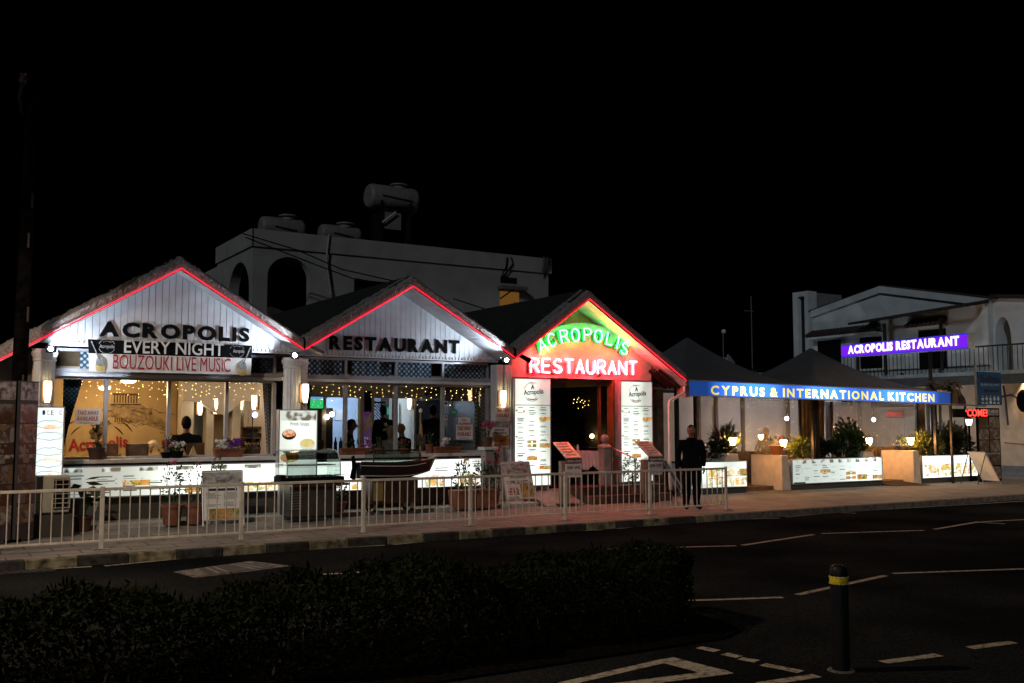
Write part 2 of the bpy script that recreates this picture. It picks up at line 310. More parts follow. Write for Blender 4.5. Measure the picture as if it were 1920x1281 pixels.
# ------------------------------------------------------------------ ground, road, pavement
def st(o): o['kind'] = 'structure'; return o
st(MB().quad((-300, -300, -.135), (600, -300, -.135), (600, 600, -.135), (-300, 600, -.135)).build('ground', mat('ground_earth', (.05, .045, .04), .95)))
ASPH = asphalt()
st(MB().quad((-60, -40, -.12), (140, -40, -.12), (140, 14.0, -.12), (-60, 14.0, -.12)).build('road', ASPH))
pave = brickmat('pavement_slab', (.26, .235, .21), (.2, .185, .17), (.06, .054, .05), .62, .4, .012, bump=.4)
st(MB().box(-40, 70, 14.16, 24, -.13, 0).build('pavement', pave))
pale = mat('kerb_cream', (.22, .19, .12), .9, var=.7, scale=7, bump=.5); darkk = mat('kerb_black', (.04, .036, .03), .85, var=.6, scale=9, bump=.4); kconc = mat('kerb_concrete', (.14, .125, .11), .9, var=.4, scale=8, bump=.4)
kl = {0: MB(), 1: MB(), 2: MB()}
u = -6.0; i = 0
while u < 60:
    l = .62; m = kl[2] if u > 13.2 else kl[i % 2]
    m.box(u, u+l-.008, 14.0+random.uniform(-.006, .006), 14.16, -.13, .004+random.uniform(-.004, .004)); u += l; i += 1
st(kl[0].build('kerb', pale, bevel=.015)); st(kl[1].build('kerb', darkk, bevel=.015)); st(kl[2].build('kerb', kconc, bevel=.015))
def worn(name, col):
    m, nt, N, L, p = nodes_of(name); tc = N.new('ShaderNodeTexCoord'); nz = N.new('ShaderNodeTexNoise'); nz.inputs['Scale'].default_value = 22; nz.inputs['Detail'].default_value = 8
    L.new(tc.outputs['Object'], nz.inputs['Vector']); rp = N.new('ShaderNodeValToRGB'); rp.color_ramp.elements[0].position = .36; rp.color_ramp.elements[1].position = .5
    rp.color_ramp.elements[0].color = (.07, .066, .06, 1); rp.color_ramp.elements[1].color = (*col, 1); L.new(nz.outputs[0], rp.inputs[0]); L.new(rp.outputs[0], p.inputs['Base Color']); p.inputs['Roughness'].default_value = .8; return m
mk = MB(); RW = -.12
def stripe(a, b, w=.1, z=-.115):
    p = atw(*a, RW); q = atw(*b, RW); d = (q-p).normalized(); n = Vector((-d.y, d.x, 0))*w/2
    for t in (p, q): t.z = z
    mk.quad(p-n, q-n, q+n, p+n)
for a, b in [((100, 1067), (172, 1063)), ((196, 1062), (450, 1037)), ((475, 1035), (722, 1023)), ((737, 1022), (920, 1003)), ((937, 1001), (1130, 994)), ((1157, 992), (1278, 977)), ((1285, 977), (1462, 972)), ((1473, 970), (1570, 961)), ((1570, 961), (1920, 940)), ((1570, 961), (1605, 963)),
             ((1140, 1030), (1380, 1024)), ((1392, 1023), (1525, 1003)), ((1540, 1001), (1732, 995)), ((1752, 993), (1835, 979)), ((1835, 980), (1885, 983)), ((1838, 979), (1960, 973)), ((600, 1078), (690, 1073)),
             ((1290, 1127), (1468, 1121)), ((1495, 1116), (1660, 1080)), ((1673, 1076), (1960, 1066))]: stripe(a, b, .085)
for a, b in [((1655, 1243), (1760, 1229)), ((1818, 1216), (1900, 1205)), ((1310, 1215), (1345, 1222)), ((1358, 1227), (1387, 1233)), ((1387, 1236), (1420, 1241)), ((1430, 1247), (1502, 1261)), ((1425, 1284), (1532, 1268))]: stripe(a, b, .1)
for a, b, w in [((1055, 1284), (1250, 1239), .1), ((1245, 1237), (1338, 1261), .2), ((1130, 1290), (1366, 1260), .13)]: stripe(a, b, w, -.1145 if w > .15 else -.1155)
st(mk.build('road_markings', worn('worn_road_paint', (.34, .3, .24))))
# manhole patch and drain
mh = atw(430, 1068, RW); t = thing('manhole_cover', 'long concrete framed inspection cover set in the asphalt near the hedge', 'manhole', mh)
c = [atw(*p, RW) for p in [(325, 1073), (470, 1053), (545, 1062), (368, 1084)]]
MB().prismz([(p.x, p.y) for p in c], -.13, -.113).build('concrete_frame', mat('chipped_concrete', (.2, .18, .165), .9, var=.7, scale=9), t)
ca = c[0].lerp(c[1], .26), c[0].lerp(c[1], .9), c[3].lerp(c[2], .86), c[3].lerp(c[2], .1)
ca = [p.lerp(sum(ca, Vector())/4, .12) for p in ca]
MB().prismz([(p.x, p.y) for p in ca], -.12, -.109).build('cover_plate', mat('iron_plate', (.05, .045, .042), .6, .3, var=.5, scale=20), t)
m = MB()
for f in (.15, .3, .72, .85):
    p = ca[0].lerp(ca[1], f); q = ca[3].lerp(ca[2], f); d = (q-p).normalized()*.03; e = Vector((d.y, -d.x, 0))*.5
    m.prismz([((p+d-e).x, (p+d-e).y), ((p+d+e).x, (p+d+e).y), ((q-d+e).x, (q-d+e).y), ((q-d-e).x, (q-d-e).y)], -.11, -.105)
m.build('lifting_bar', mat('pale_concrete', (.3, .26, .23), .9), t)
g = thing('drain_grate', 'dark slotted gutter grate beside the black and cream kerb', 'drain', (1.3, 13.85, -.12)); MB().box(.6, 1.75, 13.72, 13.97, -.13, -.116).build('grate_frame', dark_metal, g)
m = MB()
for k in range(14): m.obox((.68+k*.08, 13.845, -.112), (.035, .22, .012), (0, 0, .3))
m.build('bars', mat('worn_iron', (.1, .09, .08), .6, .4), g)
# median island of near black soil under the hedge
st(MB().prismz([(-6, 6.45), (6.1, 6.45), (6.45, 6.6), (6.6, 7.0), (6.55, 7.7), (6.2, 8.2), (5.8, 8.35), (-6, 8.35)], -.13, -.1).build('median_island', mat('dark_soil', (.007, .006, .005), .95, var=.5, scale=20, spec=0)))
# ------------------------------------------------------------------ hedge
hd = thing('clipped_hedge', 'long dark clipped hedge along the near edge of the road', 'hedge', (2, 7.4, -.09))
m = MB(); random.seed(11)
def hb(u):  # uneven outline
    return .06*math.sin(u*2.3)+.05*math.sin(u*5.1+1)+.03*math.sin(u*11+2)
for _ in range(52000):
    u = random.uniform(-4, 6.42); e = max(0, u-5.85)/.57; a = random.random()
    top = .5+hb(u)-.12*e*e; f = 6.84+.25*e+hb(u*1.3+3)*.7; b = 8.0-.3*e
    if a < .34: p = (u, random.uniform(f, b), top-abs(random.gauss(0, .045)))
    elif a < .62: p = (u, f+abs(random.gauss(0, .09)), random.uniform(-.05, top))
    elif a < .7: p = (u, b-abs(random.gauss(0, .08)), random.uniform(-.05, top))
    else: p = (u, random.uniform(f, b), random.uniform(-.02, top))
    if p[2] < .1 and random.random() < .25: continue
    m.leaf(p, random.uniform(.03, .075), random.uniform(.016, .032), (random.gauss(0, 1), random.gauss(0, 1), random.gauss(.5, .8)))
for _ in range(900):
    u = random.uniform(-4, 6.1); v = random.uniform(6.9, 7.95); m.leaf((u, v, .5+hb(u)+random.uniform(0, .06)), .08, .018, (random.gauss(0, .5), random.gauss(0, .5), 1))
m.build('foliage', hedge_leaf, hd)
for k in range(46):
    m = MB(); u = -4+k*.22+random.uniform(-.05, .05); v = random.uniform(7.1, 7.7)
    m.tube([(u, v, -.1), (u+random.uniform(-.06, .06), v, .1), (u+random.uniform(-.12, .12), v+random.uniform(-.15, .15), .38)], [.016, .012, .005], 5); m.build('stem', bark, hd)
# ------------------------------------------------------------------ bollard
b = thing('bollard', 'black round topped bollard with one yellow reflective band by the road', 'bollard', (6.1, 5.21, -.12))
MB().lathe((6.1, 5.21, -.12), [(.066, 0), (.066, .71), (.064, .745), (.055, .768), (.035, .78), (.01, .783)], 28).build('post', mat('bollard_plastic', (.009, .009, .0105), .5, spec=.2), b, True)
MB().lathe((6.1, 5.21, -.12), [(.0668, .64), (.0682, .643), (.0682, .695), (.0668, .698)], 28).build('reflective_band', mat('yellow_reflector', (.75, .55, .008), .45, var=.15, scale=26), b, True)
m = MB()
for k in range(16):
    a = k*math.pi/8; m.ball((6.1+.0685*math.cos(a), 5.21+.0685*math.sin(a), .525), .006, 6); m.ball((6.1+.0685*math.cos(a), 5.21+.0685*math.sin(a), .572), .006, 6)
m.build('stud', mat('band_stud', (.5, .45, .3), .3), b)
MB().lathe((6.1, 5.21, -.123), [(.105, 0), (.1, .008), (.08, .012)], 20).build('base_collar', mat('collar_concrete', (.13, .115, .1), .9, var=.5, scale=30), b)
# ------------------------------------------------------------------ street lights over the road, beyond both edges of the picture
for sx, sy, sz, lab, watt in ((-1.5, 9.0, 7.6, 'grey street lamp arching over the road beside the hedge', 2300), (26.0, 9.0, 7.6, 'grey street lamp arching over the road past the last lit planter', 1500)):
    lp = thing('street_lamp', lab, 'street lamp', (sx-1.2, 8.1, -.12), 'street lamps along the road')
    MB().tube([(sx-1.2, 8.1, -.12), (sx-1.2, 8.1, sz-.3), (sx-1.0, 8.3, sz), (sx-.2, 8.95, sz+.05)], [.09, .06, .045, .04], 10).build('pole', mat('galvanised_steel', (.35, .35, .36), .5, .6), lp, True)
    MB().obox((sx, sy, sz+.06), (.55, .22, .12), (0, 0, R(40))).build('lamp_head', dark_metal, lp, bevel=.03)
    MB().obox((sx, sy, sz-.012), (.4, .16, .02), (0, 0, R(40))).build('lamp_glass', emit('sodium_glass', (1, .8, .55), 40), lp)
    ll = bpy.data.lights.new('street_lamp_light', 'SPOT'); lo = bpy.data.objects.new('street_lamp_light', ll); scene.collection.objects.link(lo); lo.parent = lp
    ll.energy = watt; ll.color = (1, .76, .53); ll.spot_size = R(145); ll.spot_blend = .2; ll.shadow_soft_size = .1
    lo.location = Vector((sx, sy, sz-.05))-lp.location
# ------------------------------------------------------------------ guardrail
FV = 14.664; FU0, FS = 2.4332, 1.92372
rail_paint = mat('rail_cream_paint', (.66, .6, .52), .45, var=.18, scale=9)
fr = thing('pedestrian_guardrail', 'cream painted tubular guardrail of upright bars along the kerb', 'guardrail', (FU0, FV, 0))
for n in range(-1, 7):
    u = FU0+FS*n; w = .028 if n < 6 else .022
    p = MB().box(u-w, u+w, FV-w, FV+w, 0, .852).build('post', rail_paint, fr, bevel=.006)
    MB().box(u-.11, u+.11, FV-.07, FV+.07, .0, .014).build('base_plate', mat('stained_base_plate', (.35, .3, .25), .7, var=.6, scale=18), p, bevel=.004)
    if n == 6: continue
    u1 = u+FS; q = MB()
    q.box(u+.03, u1-.03, FV-.018, FV+.018, .795, .835); q.box(u+.03, u1-.03, FV-.015, FV+.015, .1, .13)
    P = q.build('panel', rail_paint, fr, bevel=.005)
    for k in range(14 if n < 6 else 10):
        x = u+.03+(FS-.06)*(k+.5)/14; d = .009
        MB().tube([(x, FV, .13), (x+random.uniform(-.004, .004), FV, .795)], d, 6).build('baluster', rail_paint, P, True)
# ================================================================== the restaurant
rb = thing('restaurant_building', 'low white restaurant with three gabled fronts edged by red light strips', 'restaurant', (8, 18.3, 0))
GA = [((.7, 2.32), (4.06, 4.365), (6.28, 3.05), 17.85), ((6.32, 3.06), (8.49, 4.37), (10.81, 3.06), 18.16), ((10.87, 3.06), (12.74, 4.39), (15.5, 2.66), 18.2)]
random.seed(3)
for gi, (a, p, b, vb) in enumerate(GA):
    T = .24
    roof = MB().prism([a, p, b, (b[0], b[1]+T-.03), (p[0], p[1]+T), (a[0], a[1]+T-.03)], 17.6, [23.5, 27, 26.5][gi]).build('gable_roof', dark_roof, rb)
    vm = MB()
    for (s, e) in ((a, p), (p, b)):
        n = int(math.hypot(e[0]-s[0], e[1]-s[1])/.035); rows = [0, .055, .11, .165, .215, .23]
        vs = []; fs = []
        for i in range(n+1):
            f = i/n; x = s[0]+(e[0]-s[0])*f; z = s[1]+(e[1]-s[1])*f
            lump = .01*math.sin(x*19+gi)+.006*math.sin(x*7.3+2)
            for j, h in enumerate(rows):
                jt = random.uniform(-.008, .008)
                y = 17.5+jt+(.02 if j == 0 else 0)+(.05 if j == 4 else 0)
                hh = h if j == 0 else h*(1+lump*2)+(random.uniform(-.008, .016) if j > 3 else 0)
                if j == 5: y = 17.85; hh += .02
                vs.append((x, y, z+hh))
        k = len(rows)
        for i in range(n):
            for j in range(k-1): fs.append((i*k+j, (i+1)*k+j, (i+1)*k+j+1, i*k+j+1))
        vm.add(vs, fs)
    vm.build('verge', thatch, roof)
    sm = MB()
    for (s, e) in ((a, p), (p, b)):
        L_ = math.hypot(e[0]-s[0], e[1]-s[1]); n = int(L_/.1)
        dx, dz = (e[0]-s[0])/n, (e[1]-s[1])/n
        for i in range(n):
            x, z = s[0]+dx*(i+.03), s[1]+dz*(i+.03)-.012; x2, z2 = s[0]+dx*(i+.95), s[1]+dz*(i+.95)-.012
            sm.hexa([(x, 17.53, z-.012), (x2, 17.53, z2-.012), (x2, vb+.1, z2-.012), (x, vb+.1, z-.012), (x, 17.53, z), (x2, 17.53, z2), (x2, vb+.1, z2), (x, vb+.1, z)])
    sm.build('soffit', plank, roof)
    MB().tube([(a[0], 17.475, a[1]+.004), (p[0], 17.475, p[1]+.006), (b[0], 17.475, b[1]+.004)], .0105, 8).build('light_strip', neon_red, roof)
    pm = MB(); x = a[0]+.9 if gi == 0 else a[0]+.1
    zb = 3.03
    def slope(x): return (a[1]+(p[1]-a[1])*(x-a[0])/(p[0]-a[0]) if x < p[0] else p[1]+(b[1]-p[1])*(x-p[0])/(b[0]-p[0]))-.03
    while x < b[0]-.05:
        x2 = x+.104; xs = [x, x2]+([p[0]] if x < p[0] < x2 else [])
        pts = [(x2, zb), (x, zb)]+[(q, max(zb+.002, slope(q))) for q in sorted(xs)]
        pm.prism(pts, vb+random.uniform(-.003, .003), vb+.03); x += .112
    pm.build('gable_board', plank if gi < 2 else mat('neon_tinted_plank', (.62, .56, .36), .6, var=.2), rb)  # third gable: the yellow of the neon light is put into the plank colour
    st_ = MB(); xs = [x for x in (a[0] if gi else 1.7, p[0], b[0])]
    st_.prism([(xs[0], zb-.005), (xs[1], slope(p[0])), (xs[2], zb-.005)], vb+.04, vb+.07); st_.build('gable_backing', mat('dark_backing', (.05, .05, .055), .9), rb)
    if gi < 2:
        tm = MB(); tm.box(xs[0]+.35 if gi == 0 else xs[0], b[0], vb-.03, vb+.06, 2.985, 3.025)
        x = xs[0]+.4
        while x < b[0]-.1: tm.tube([(x, vb-.06, 3.035), (x, vb+.02, 3.04)], .03, 6); x += .075
        tm.build('eave_trim', white_paint, rb)
# columns
def column(u, v, r, z0, z1, cap=True):
    n = 48; prof = []
    vs = []; fs = []
    zs = [z0+.16, z1-.22]
    for zi, z in enumerate(zs):
        for k in range(n):
            t = 2*math.pi*k/n; rr = r*(1-.04*zi)*(1 if k % 3 else .9); vs.append((u+rr*math.cos(t), v+rr*math.sin(t), z))
    for k in range(n): fs.append((k, (k+1) % n, n+(k+1) % n, n+k))
    c = MB().add(vs, fs).build('column', white_paint, rb)
    MB().lathe((u, v, z1-.22), [(r*.98, 0), (r*1.08, .02), (r*1.0, .035), (r*1.02, .06), (r*1.2, .12), (r*1.2, .15), (r*1.1, .16), (r*1.1, .2)], 32).build('capital', white_paint, c, True)
    MB().lathe((u, v, z0), [(r*1.25, 0), (r*1.25, .08), (r*1.15, .1), (r*1.1, .13), (r*1.02, .16)], 32).build('column_base', white_paint, c, True)
column(1.99, 17.72, .17, .08, 2.93); column(6.17, 17.78, .165, .08, 2.93); column(6.46, 18.0, .085, .08, 2.93)
for u in (10.74, 10.96):
    c = MB().box(u-.085, u+.085, 17.95, 18.2, .08, 2.93)
    for k in range(3): c.box(u-.07+k*.05, u-.04+k*.05, 17.935, 17.96, .3, 2.8)
    c.build('pilaster', white_paint, rb, bevel=.01)
# base walls, sill, beam
for u0, u1 in ((2.16, 6.02), (6.5, 10.62)):
    MB().box(u0, u1, 18.0, 18.36, .08, 1.02).build('base_wall', granite, rb)
    MB().box(u0, u1, 17.93, 18.42, 1.035, 1.1).build('window_sill', stone_sill, rb, bevel=.008)
    MB().box(u0-.05, u1+.1, 18.18, 18.4, 2.5, 2.56).build('lintel_beam', white_paint, rb, bevel=.005)
    MB().box(u0-.05, u1+.1, 18.22, 18.4, 2.565, 2.635).build('upper_beam', alu, rb, bevel=.005)
st(MB().box(1.2, 11.3, 17.3, 18.3, -.02, .08).build('paved_step', mat('pale_step_stone', (.42, .41, .38), .6, var=.2, scale=7), None, bevel=.01))
# windows and what fills the strip of small panes above them
for us, ut in (([2.18, 3.04, 4.09, 5.11, 6.0], [2.18, 2.85, 4.1, 5.1, 6.0]), ([6.55, 7.43, 8.51, 9.57, 10.64], [6.55, 7.43, 8.51, 9.57, 10.64])):
    w = MB(); w.box(us[0], us[-1], 18.26, 18.34, 1.1, 1.14); w.box(us[0], us[-1], 18.26, 18.34, 2.455, 2.5)
    for u in us: w.box(u-.03, u+.03, 18.25, 18.35, 1.14, 2.455)
    W = w.build('window', alu, rb)
    for i in range(len(us)-1): MB().box(us[i]+.03, us[i+1]-.03, 18.296, 18.302, 1.14, 2.455).build('glass_pane', glass, W)
    w = MB(); w.box(us[0], us[-1], 18.27, 18.33, 2.93, 2.98)
    for u in ut: w.box(u-.025, u+.025, 18.27, 18.33, 2.635, 2.93)
    W = w.build('transom_window', alu, rb)
    for i in range(len(ut)-1): MB().box(ut[i]+.025, ut[i+1]-.025, 18.298, 18.302, 2.635, 2.93).build('transom_pane', glass, W)
lat = lattice('trellis_cloth', (.06, .085, .11), (.7, .8, .9))
lat2 = lattice('trellis_cloth_dark', (.012, .014, .018), (.1, .11, .12))
for u0, u1, m_ in ((6.56, 7.4, lat), (7.6, 8.45, lat), (8.55, 8.98, lat), (9.0, 9.36, lat), (9.6, 10.6, lat), (5.12, 5.98, lat2), (2.62, 2.84, lat)):
    cm = MB(); n = int((u1-u0)/.03)
    for i in range(n):
        x, x2 = u0+(u1-u0)*i/n, u0+(u1-u0)*(i+1)/n; y, y2 = 18.4+.008*math.sin(x*40), 18.4+.008*math.sin(x2*40)
        cm.add([(x, y, 2.64), (x2, y2, 2.64), (x2, y2, 2.93), (x, y, 2.93)], [(0, 1, 2, 3)])
    cm.build('transom_curtain', m_, rb)
MB().box(2.2, 10.6, 18.62, 18.66, 2.6, 2.98).build('transom_backing', mat('dim_interior', (.2, .12, .06), .9), rb)
# rooms
plaster_warm = mat('warm_plaster', (.62, .47, .27), .9, var=.08, scale=1.5); plaster_white = mat('white_plaster', (.66, .62, .56), .85, var=.08, scale=2)
MB().box(1.4, 15, 18.36, 25.5, .02, .35).build('interior_floor', mat('floor_tile', (.2, .13, .08), .5, var=.3), rb)
MB().box(1.4, 15, 18.42, 25.5, 2.62, 2.68).build('interior_ceiling', plaster_warm, rb)
MB().box(1.3, 1.4, 18.4, 23, .1, 2.62).build('interior_wall', plaster_warm, rb)
MB().box(1.4, 6.6, 22.3, 22.4, .1, 2.62).build('interior_wall', plaster_warm, rb)
pw = MB().box(6.55, 6.65, 18.45, 22.3, .1, 2.62).build('partition_wall', plaster_white, rb)
MB().box(11.0, 11.1, 18.45, 25.4, .1, 2.62).build('partition_wall', mat('hall_panelling', (.06, .04, .03), .7), rb)
# scalloped arches and pillars at the back of the first room
am = MB()
x0, x1 = at(345, 700, 21.6).x, at(505, 700, 21.6).x
xs = [x0+(x1-x0)*k/40 for k in range(41)]
pts = [(x1, 2.61), (x0, 2.61)]+[(x, 2.18+.12*math.sin((x-x0)*5.2)-.22*abs(math.sin((x-x0)*2.6))) for x in xs]
am.prism(pts, 21.55, 21.7); am.build('scalloped_arch', plaster_white, rb)
for a, b in ((340, 364), (388, 402), (436, 452), (458, 478)):
    MB().box(at(a, 760, 21.7).x, at(b, 760, 21.7).x, 21.7, 22.0, .1, 2.6).build('interior_pillar', plaster_white, rb, bevel=.01)
MB().box(at(364, 760, 22.2).x, at(388, 760, 22.2).x, 22.22, 22.28, .1, 2.2).build('interior_panel', mat('blue_grey_panel', (.3, .4, .5), .8), rb)
# second room: pillars, blue lit yard wall behind
blue_wall = mat('pale_blue_wall', (.5, .6, .78), .85, var=.1, scale=2)
MB().box(8.0, 11.0, 24.6, 24.7, .1, 2.62).build('interior_wall', blue_wall, rb)
MB().box(8.0, 11.0, 22.0, 22.16, 2.3, 2.62).build('interior_lintel', plaster_white, rb)
for a, b in ((604, 612), (676, 684), (696, 702), (735, 742)):
    MB().box(at(a, 760, 22).x, at(b, 760, 22).x, 22, 22.16, .1, 2.3).build('interior_pillar', plaster_white, rb)
MB().box(6.7, at(604, 760, 22).x, 22.0, 22.1, .1, 2.2).build('interior_panel', mat('dark_panel', (.03, .025, .02), .8), rb)
MB().box(at(612, 760, 22).x, at(626, 760, 22).x, 22.05, 22.1, .1, 2.05).build('interior_panel', mat('dark_panel', (.03, .025, .02), .8), rb)
# beige pier with the black doorway on the inner wall of the second room
y0, y1 = atu(752, 760, 10.99).y, atu(783, 760, 10.99).y
MB().box(10.9, 10.99, y1, y0, .1, 2.5).build('interior_pier', plaster_white, rb)
MB().box(10.95, 10.99, atu(826, 760, 10.97).y, y1-.01, .1, 2.25).build('interior_door', black_paint, rb)
MB().box(10.955, 10.99, atu(918, 760, 10.97).y, atu(832, 760, 10.97).y, 1.3, 2.2).build('interior_panel', mat('grey_glass_panel', (.1, .1, .11), .3), rb)
# entrance front
arcp = [(14.85, 2.68), (11.05, 2.68)]+[(11.05+3.8*k/40, 3.07+.86*(1-((11.05+3.8*k/40-12.95)/1.9)**2)) for k in range(41)]
render_wall = mat('white_render', (.7, .62, .56), .8, var=.1, scale=5, bump=.1)
MB().prism(arcp, 17.98, 18.12).build('arched_sign_wall', render_wall, rb)
MB().box(11.05, 12.0, 18.0, 18.2, 0, 2.676).build('entrance_wall', render_wall, rb); MB().box(13.78, 14.85, 18.0, 18.2, 0, 2.676).build('entrance_wall', render_wall, rb)
for bx in ((12.0, 12.05, 17.99, 18.2, .35, 2.676), (13.73, 13.78, 17.97, 18.2, .35, 2.676), (13.5, 13.56, 18.2, 18.26, .35, 2.6)): MB().box(*bx).build('door_jamb', mat('gilt_frame', (.3, .18, .06), .4, .3), rb)
MB().box(12.06, 12.62, 18.23, 18.26, .36, 2.6).build('glass_door', sheet_glass('door_glass', refl=.25), rb)
MB().box(11.1, 15, 18.2, 26, .2, .35).build('hall_floor', mat('hall_carpet', (.06, .015, .015), .9), rb)
MB().box(11.1, 15, 22.6, 22.7, .35, 2.62).build('hall_back_wall', mat('hall_dark_wall', (.05, .04, .035), .8), rb)
MB().box(14.9, 15.0, 18.2, 26, .1, 2.62).build('hall_side_wall', mat('hall_dark_wall', (.05, .04, .035), .8), rb)
# right return of the porch: dark boards and brackets below the long eave
m = MB(); m.box(14.86, 15.35, 18.15, 18.3, .1, 2.5); m.build('porch_return', mat('brown_boarding', (.1, .07, .05), .8, var=.4), rb)
m = MB()
for k in range(4): m.obox((15.1, 17.65+k*.16, 2.72), (.75, .05, .07), (0, R(31), 0))
m.build('porch_rafter', dark_wood, rb)
m = MB(); m.tube([(15.45, 17.52, 2.55), (15.42, 17.5, 2.4), (14.95, 17.46, 2.2), (14.93, 17.45, 2.1), (14.93, 17.45, .2)], .035, 10); m.build('downpipe', white_paint, rb, True)
m = MB(); m.tube([(15.44, 17.4, 2.62), (15.48, 19.5, 2.6)], .06, 8); m.build('gutter', mat('grey_gutter', (.3, .3, .32), .5), rb, True)
# steps and ramp
stp = mat('red_brown_step', (.1, .04, .03), .8, var=.3, scale=10)
st(MB().box(12.35, 14.75, 17.35, 18.0, -.01, .345).box(12.45, 14.65, 17.05, 17.35, -.01, .17).build('entrance_steps', stp, None, bevel=.01))
st(MB().hexa([(11.35, 17.1, 0), (12.32, 17.1, 0), (12.32, 18, .0), (11.35, 18, 0), (11.35, 17.1, .02), (12.32, 17.1, .02), (12.32, 17.98, .3), (11.35, 17.98, .3)]).build('entrance_ramp', mat('grey_ramp', (.25, .23, .22), .8), None))
# ------------------------------------------------------------------ letters on the gables
def sign_letters(s, bl, br, h, v, nm, label, m_, depth=.02, bold=.045):
    bl, br = at(*bl, v), at(*br, v); br.z = bl.z+(br.z-bl.z); t = thing(nm, label, 'sign', bl.lerp(br, .5))
    x = bl.x; letter_w = []
    vs = [glyphs(c, bold) for c in s]; wd = [max(q[0] for q in g[0])-min(q[0] for q in g[0]) for g in vs]
    tot = br.x-bl.x; gap = .2*sum(wd)/len(wd); k = tot/(sum(wd)+gap*(len(s)-1))
    for c, w in zip(s, wd):
        f = (x-bl.x)/tot; z = bl.z+(br.z-bl.z)*f
        q = MB(); letter(q, c, (x, v, z), (x+w*k, v, z), h, depth, bold); q.build('letter', m_, t); x += (w+gap)*k
    return t
sign_letters('ACROPOLIS', (186, 628.5), (467, 640), .25, 17.842, 'letter_sign', 'black block letters ACROPOLIS fixed on the boards of the biggest gable', black_paint)
sign_letters('RESTAURANT', (617, 654), (861, 662), .27, 18.152, 'letter_sign', 'black block letters RESTAURANT fixed on the boards of the middle gable', black_paint)
# ------------------------------------------------------------------ neon words
def neon_word(s, place, h, m_tube, m_box, t, bold=.035):
    for c, (pos, ang, w) in zip(s, place):
        ex = Vector((math.cos(ang), 0, math.sin(ang))); ez = Vector((-math.sin(ang), 0, math.cos(ang))); o = Vector(pos)
        if m_box:
            q = MB(); letter(q, c, o-ex*.02, o+ex*(w+.02), h, .07, bold, (0, -1, 0))
            q.v = [tuple(o+ex*((Vector(p)-o).dot(Vector((1, 0, 0))))+ez*((Vector(p)-o).z)+Vector((0, p[1]-o.y, 0))) for p in q.v]; B = q.build('letter_box', m_box, t)
        q = MB()
        for line in STROKE[c]:
            q.tube([o+ex*(x*w)+ez*(y*h)+Vector((0, -.11, 0)) for x, y in line], .0125, 8)
        q.build('neon_tube', m_tube, t, True)
gs = thing('neon_sign', 'arched green neon word ACROPOLIS over the entrance', 'neon sign', (12.95, 17.95, 3.5))
pl = []; word = 'ACROPOLIS'; pxs = [(1017, 648), (1035, 637), (1058.5, 630.5), (1079, 628), (1102, 627.5), (1122, 630), (1144, 635.5), (1158.5, 643), (1171.5, 653)]
for i, c in enumerate(word):
    p = at(*pxs[i], 17.85); f = -(p.x-12.95)/1.9; w_ = .04 if c == 'I' else (.17 if c in 'LS' else .2); a_ = math.atan(f*.62)
    o_ = p-Vector((math.cos(a_), 0, math.sin(a_)))*w_/2-Vector((-math.sin(a_), 0, math.cos(a_)))*.135
    pl.append(((o_.x, 17.96, o_.z), a_, w_))
neon_word(word, pl, .27, neon_green, mat('green_letter_plastic', (.02, .3, .08), .4), gs)
rs = thing('neon_sign', 'straight red neon word RESTAURANT above the entrance door', 'neon sign', (12.95, 17.95, 2.9))
a, b = at(995, 698, 17.87), at(1194, 703, 17.87); pl = []
n = 10; pit = (b.x-a.x)/(n-.25)
for i in range(n):
    x = a.x+pit*i; pl.append(((x, 17.96, a.z+(b.z-a.z)*i/n), 0, pit*.7))
neon_word('RESTAURANT', pl, .3, neon_pink, mat('clear_letter_plastic', (.6, .4, .4), .4), rs)
# ------------------------------------------------------------------ banner
BV = 17.72; TL, TR, BL, BR = at(165, 636, BV), at(473, 648, BV), at(167, 696, BV), at(470, 703, BV)
bn = thing('banner', 'black and white vinyl banner EVERY NIGHT BOUZOUKI LIVE MUSIC under the biggest gable', 'banner', TL.lerp(BR, .5))
def bq(f, g, d=0): p = TL.lerp(TR, f).lerp(BL.lerp(BR, f), g); p.y -= d; return p
def cloth(f0, f1, g0, g1, d, name, m_, n=40):
    vs = []; fs = []
    for i in range(n+1):
        for j in range(7):
            f = f0+(f1-f0)*i/n; g = g0+(g1-g0)*j/6; p = bq(f, g, d+.003*math.sin(f*31+g*4)+.002*math.sin(f*70)); vs.append(p)
    for i in range(n):
        for j in range(6): fs.append((i*7+j, (i+1)*7+j, (i+1)*7+j+1, i*7+j+1))
    return MB().add(vs, fs).build(name, m_, bn, True)
cloth(0, 1, .44, 1, 0, 'white_band', paper); cloth(0, 1, 0, .44, 0, 'black_band', black_paint)
q = MB(); letter(q, 'EVERY NIGHT', bq(.203, .385, .014), bq(.815, .385, .02), .225, .003, .012); q.build('lettering', paper, bn)
q = MB(); letter(q, 'BOUZOUKI LIVE MUSIC', bq(.137, .9, .014), bq(.862, .92, .014), .245, .003, .0); q.build('lettering', ink_red, bn)
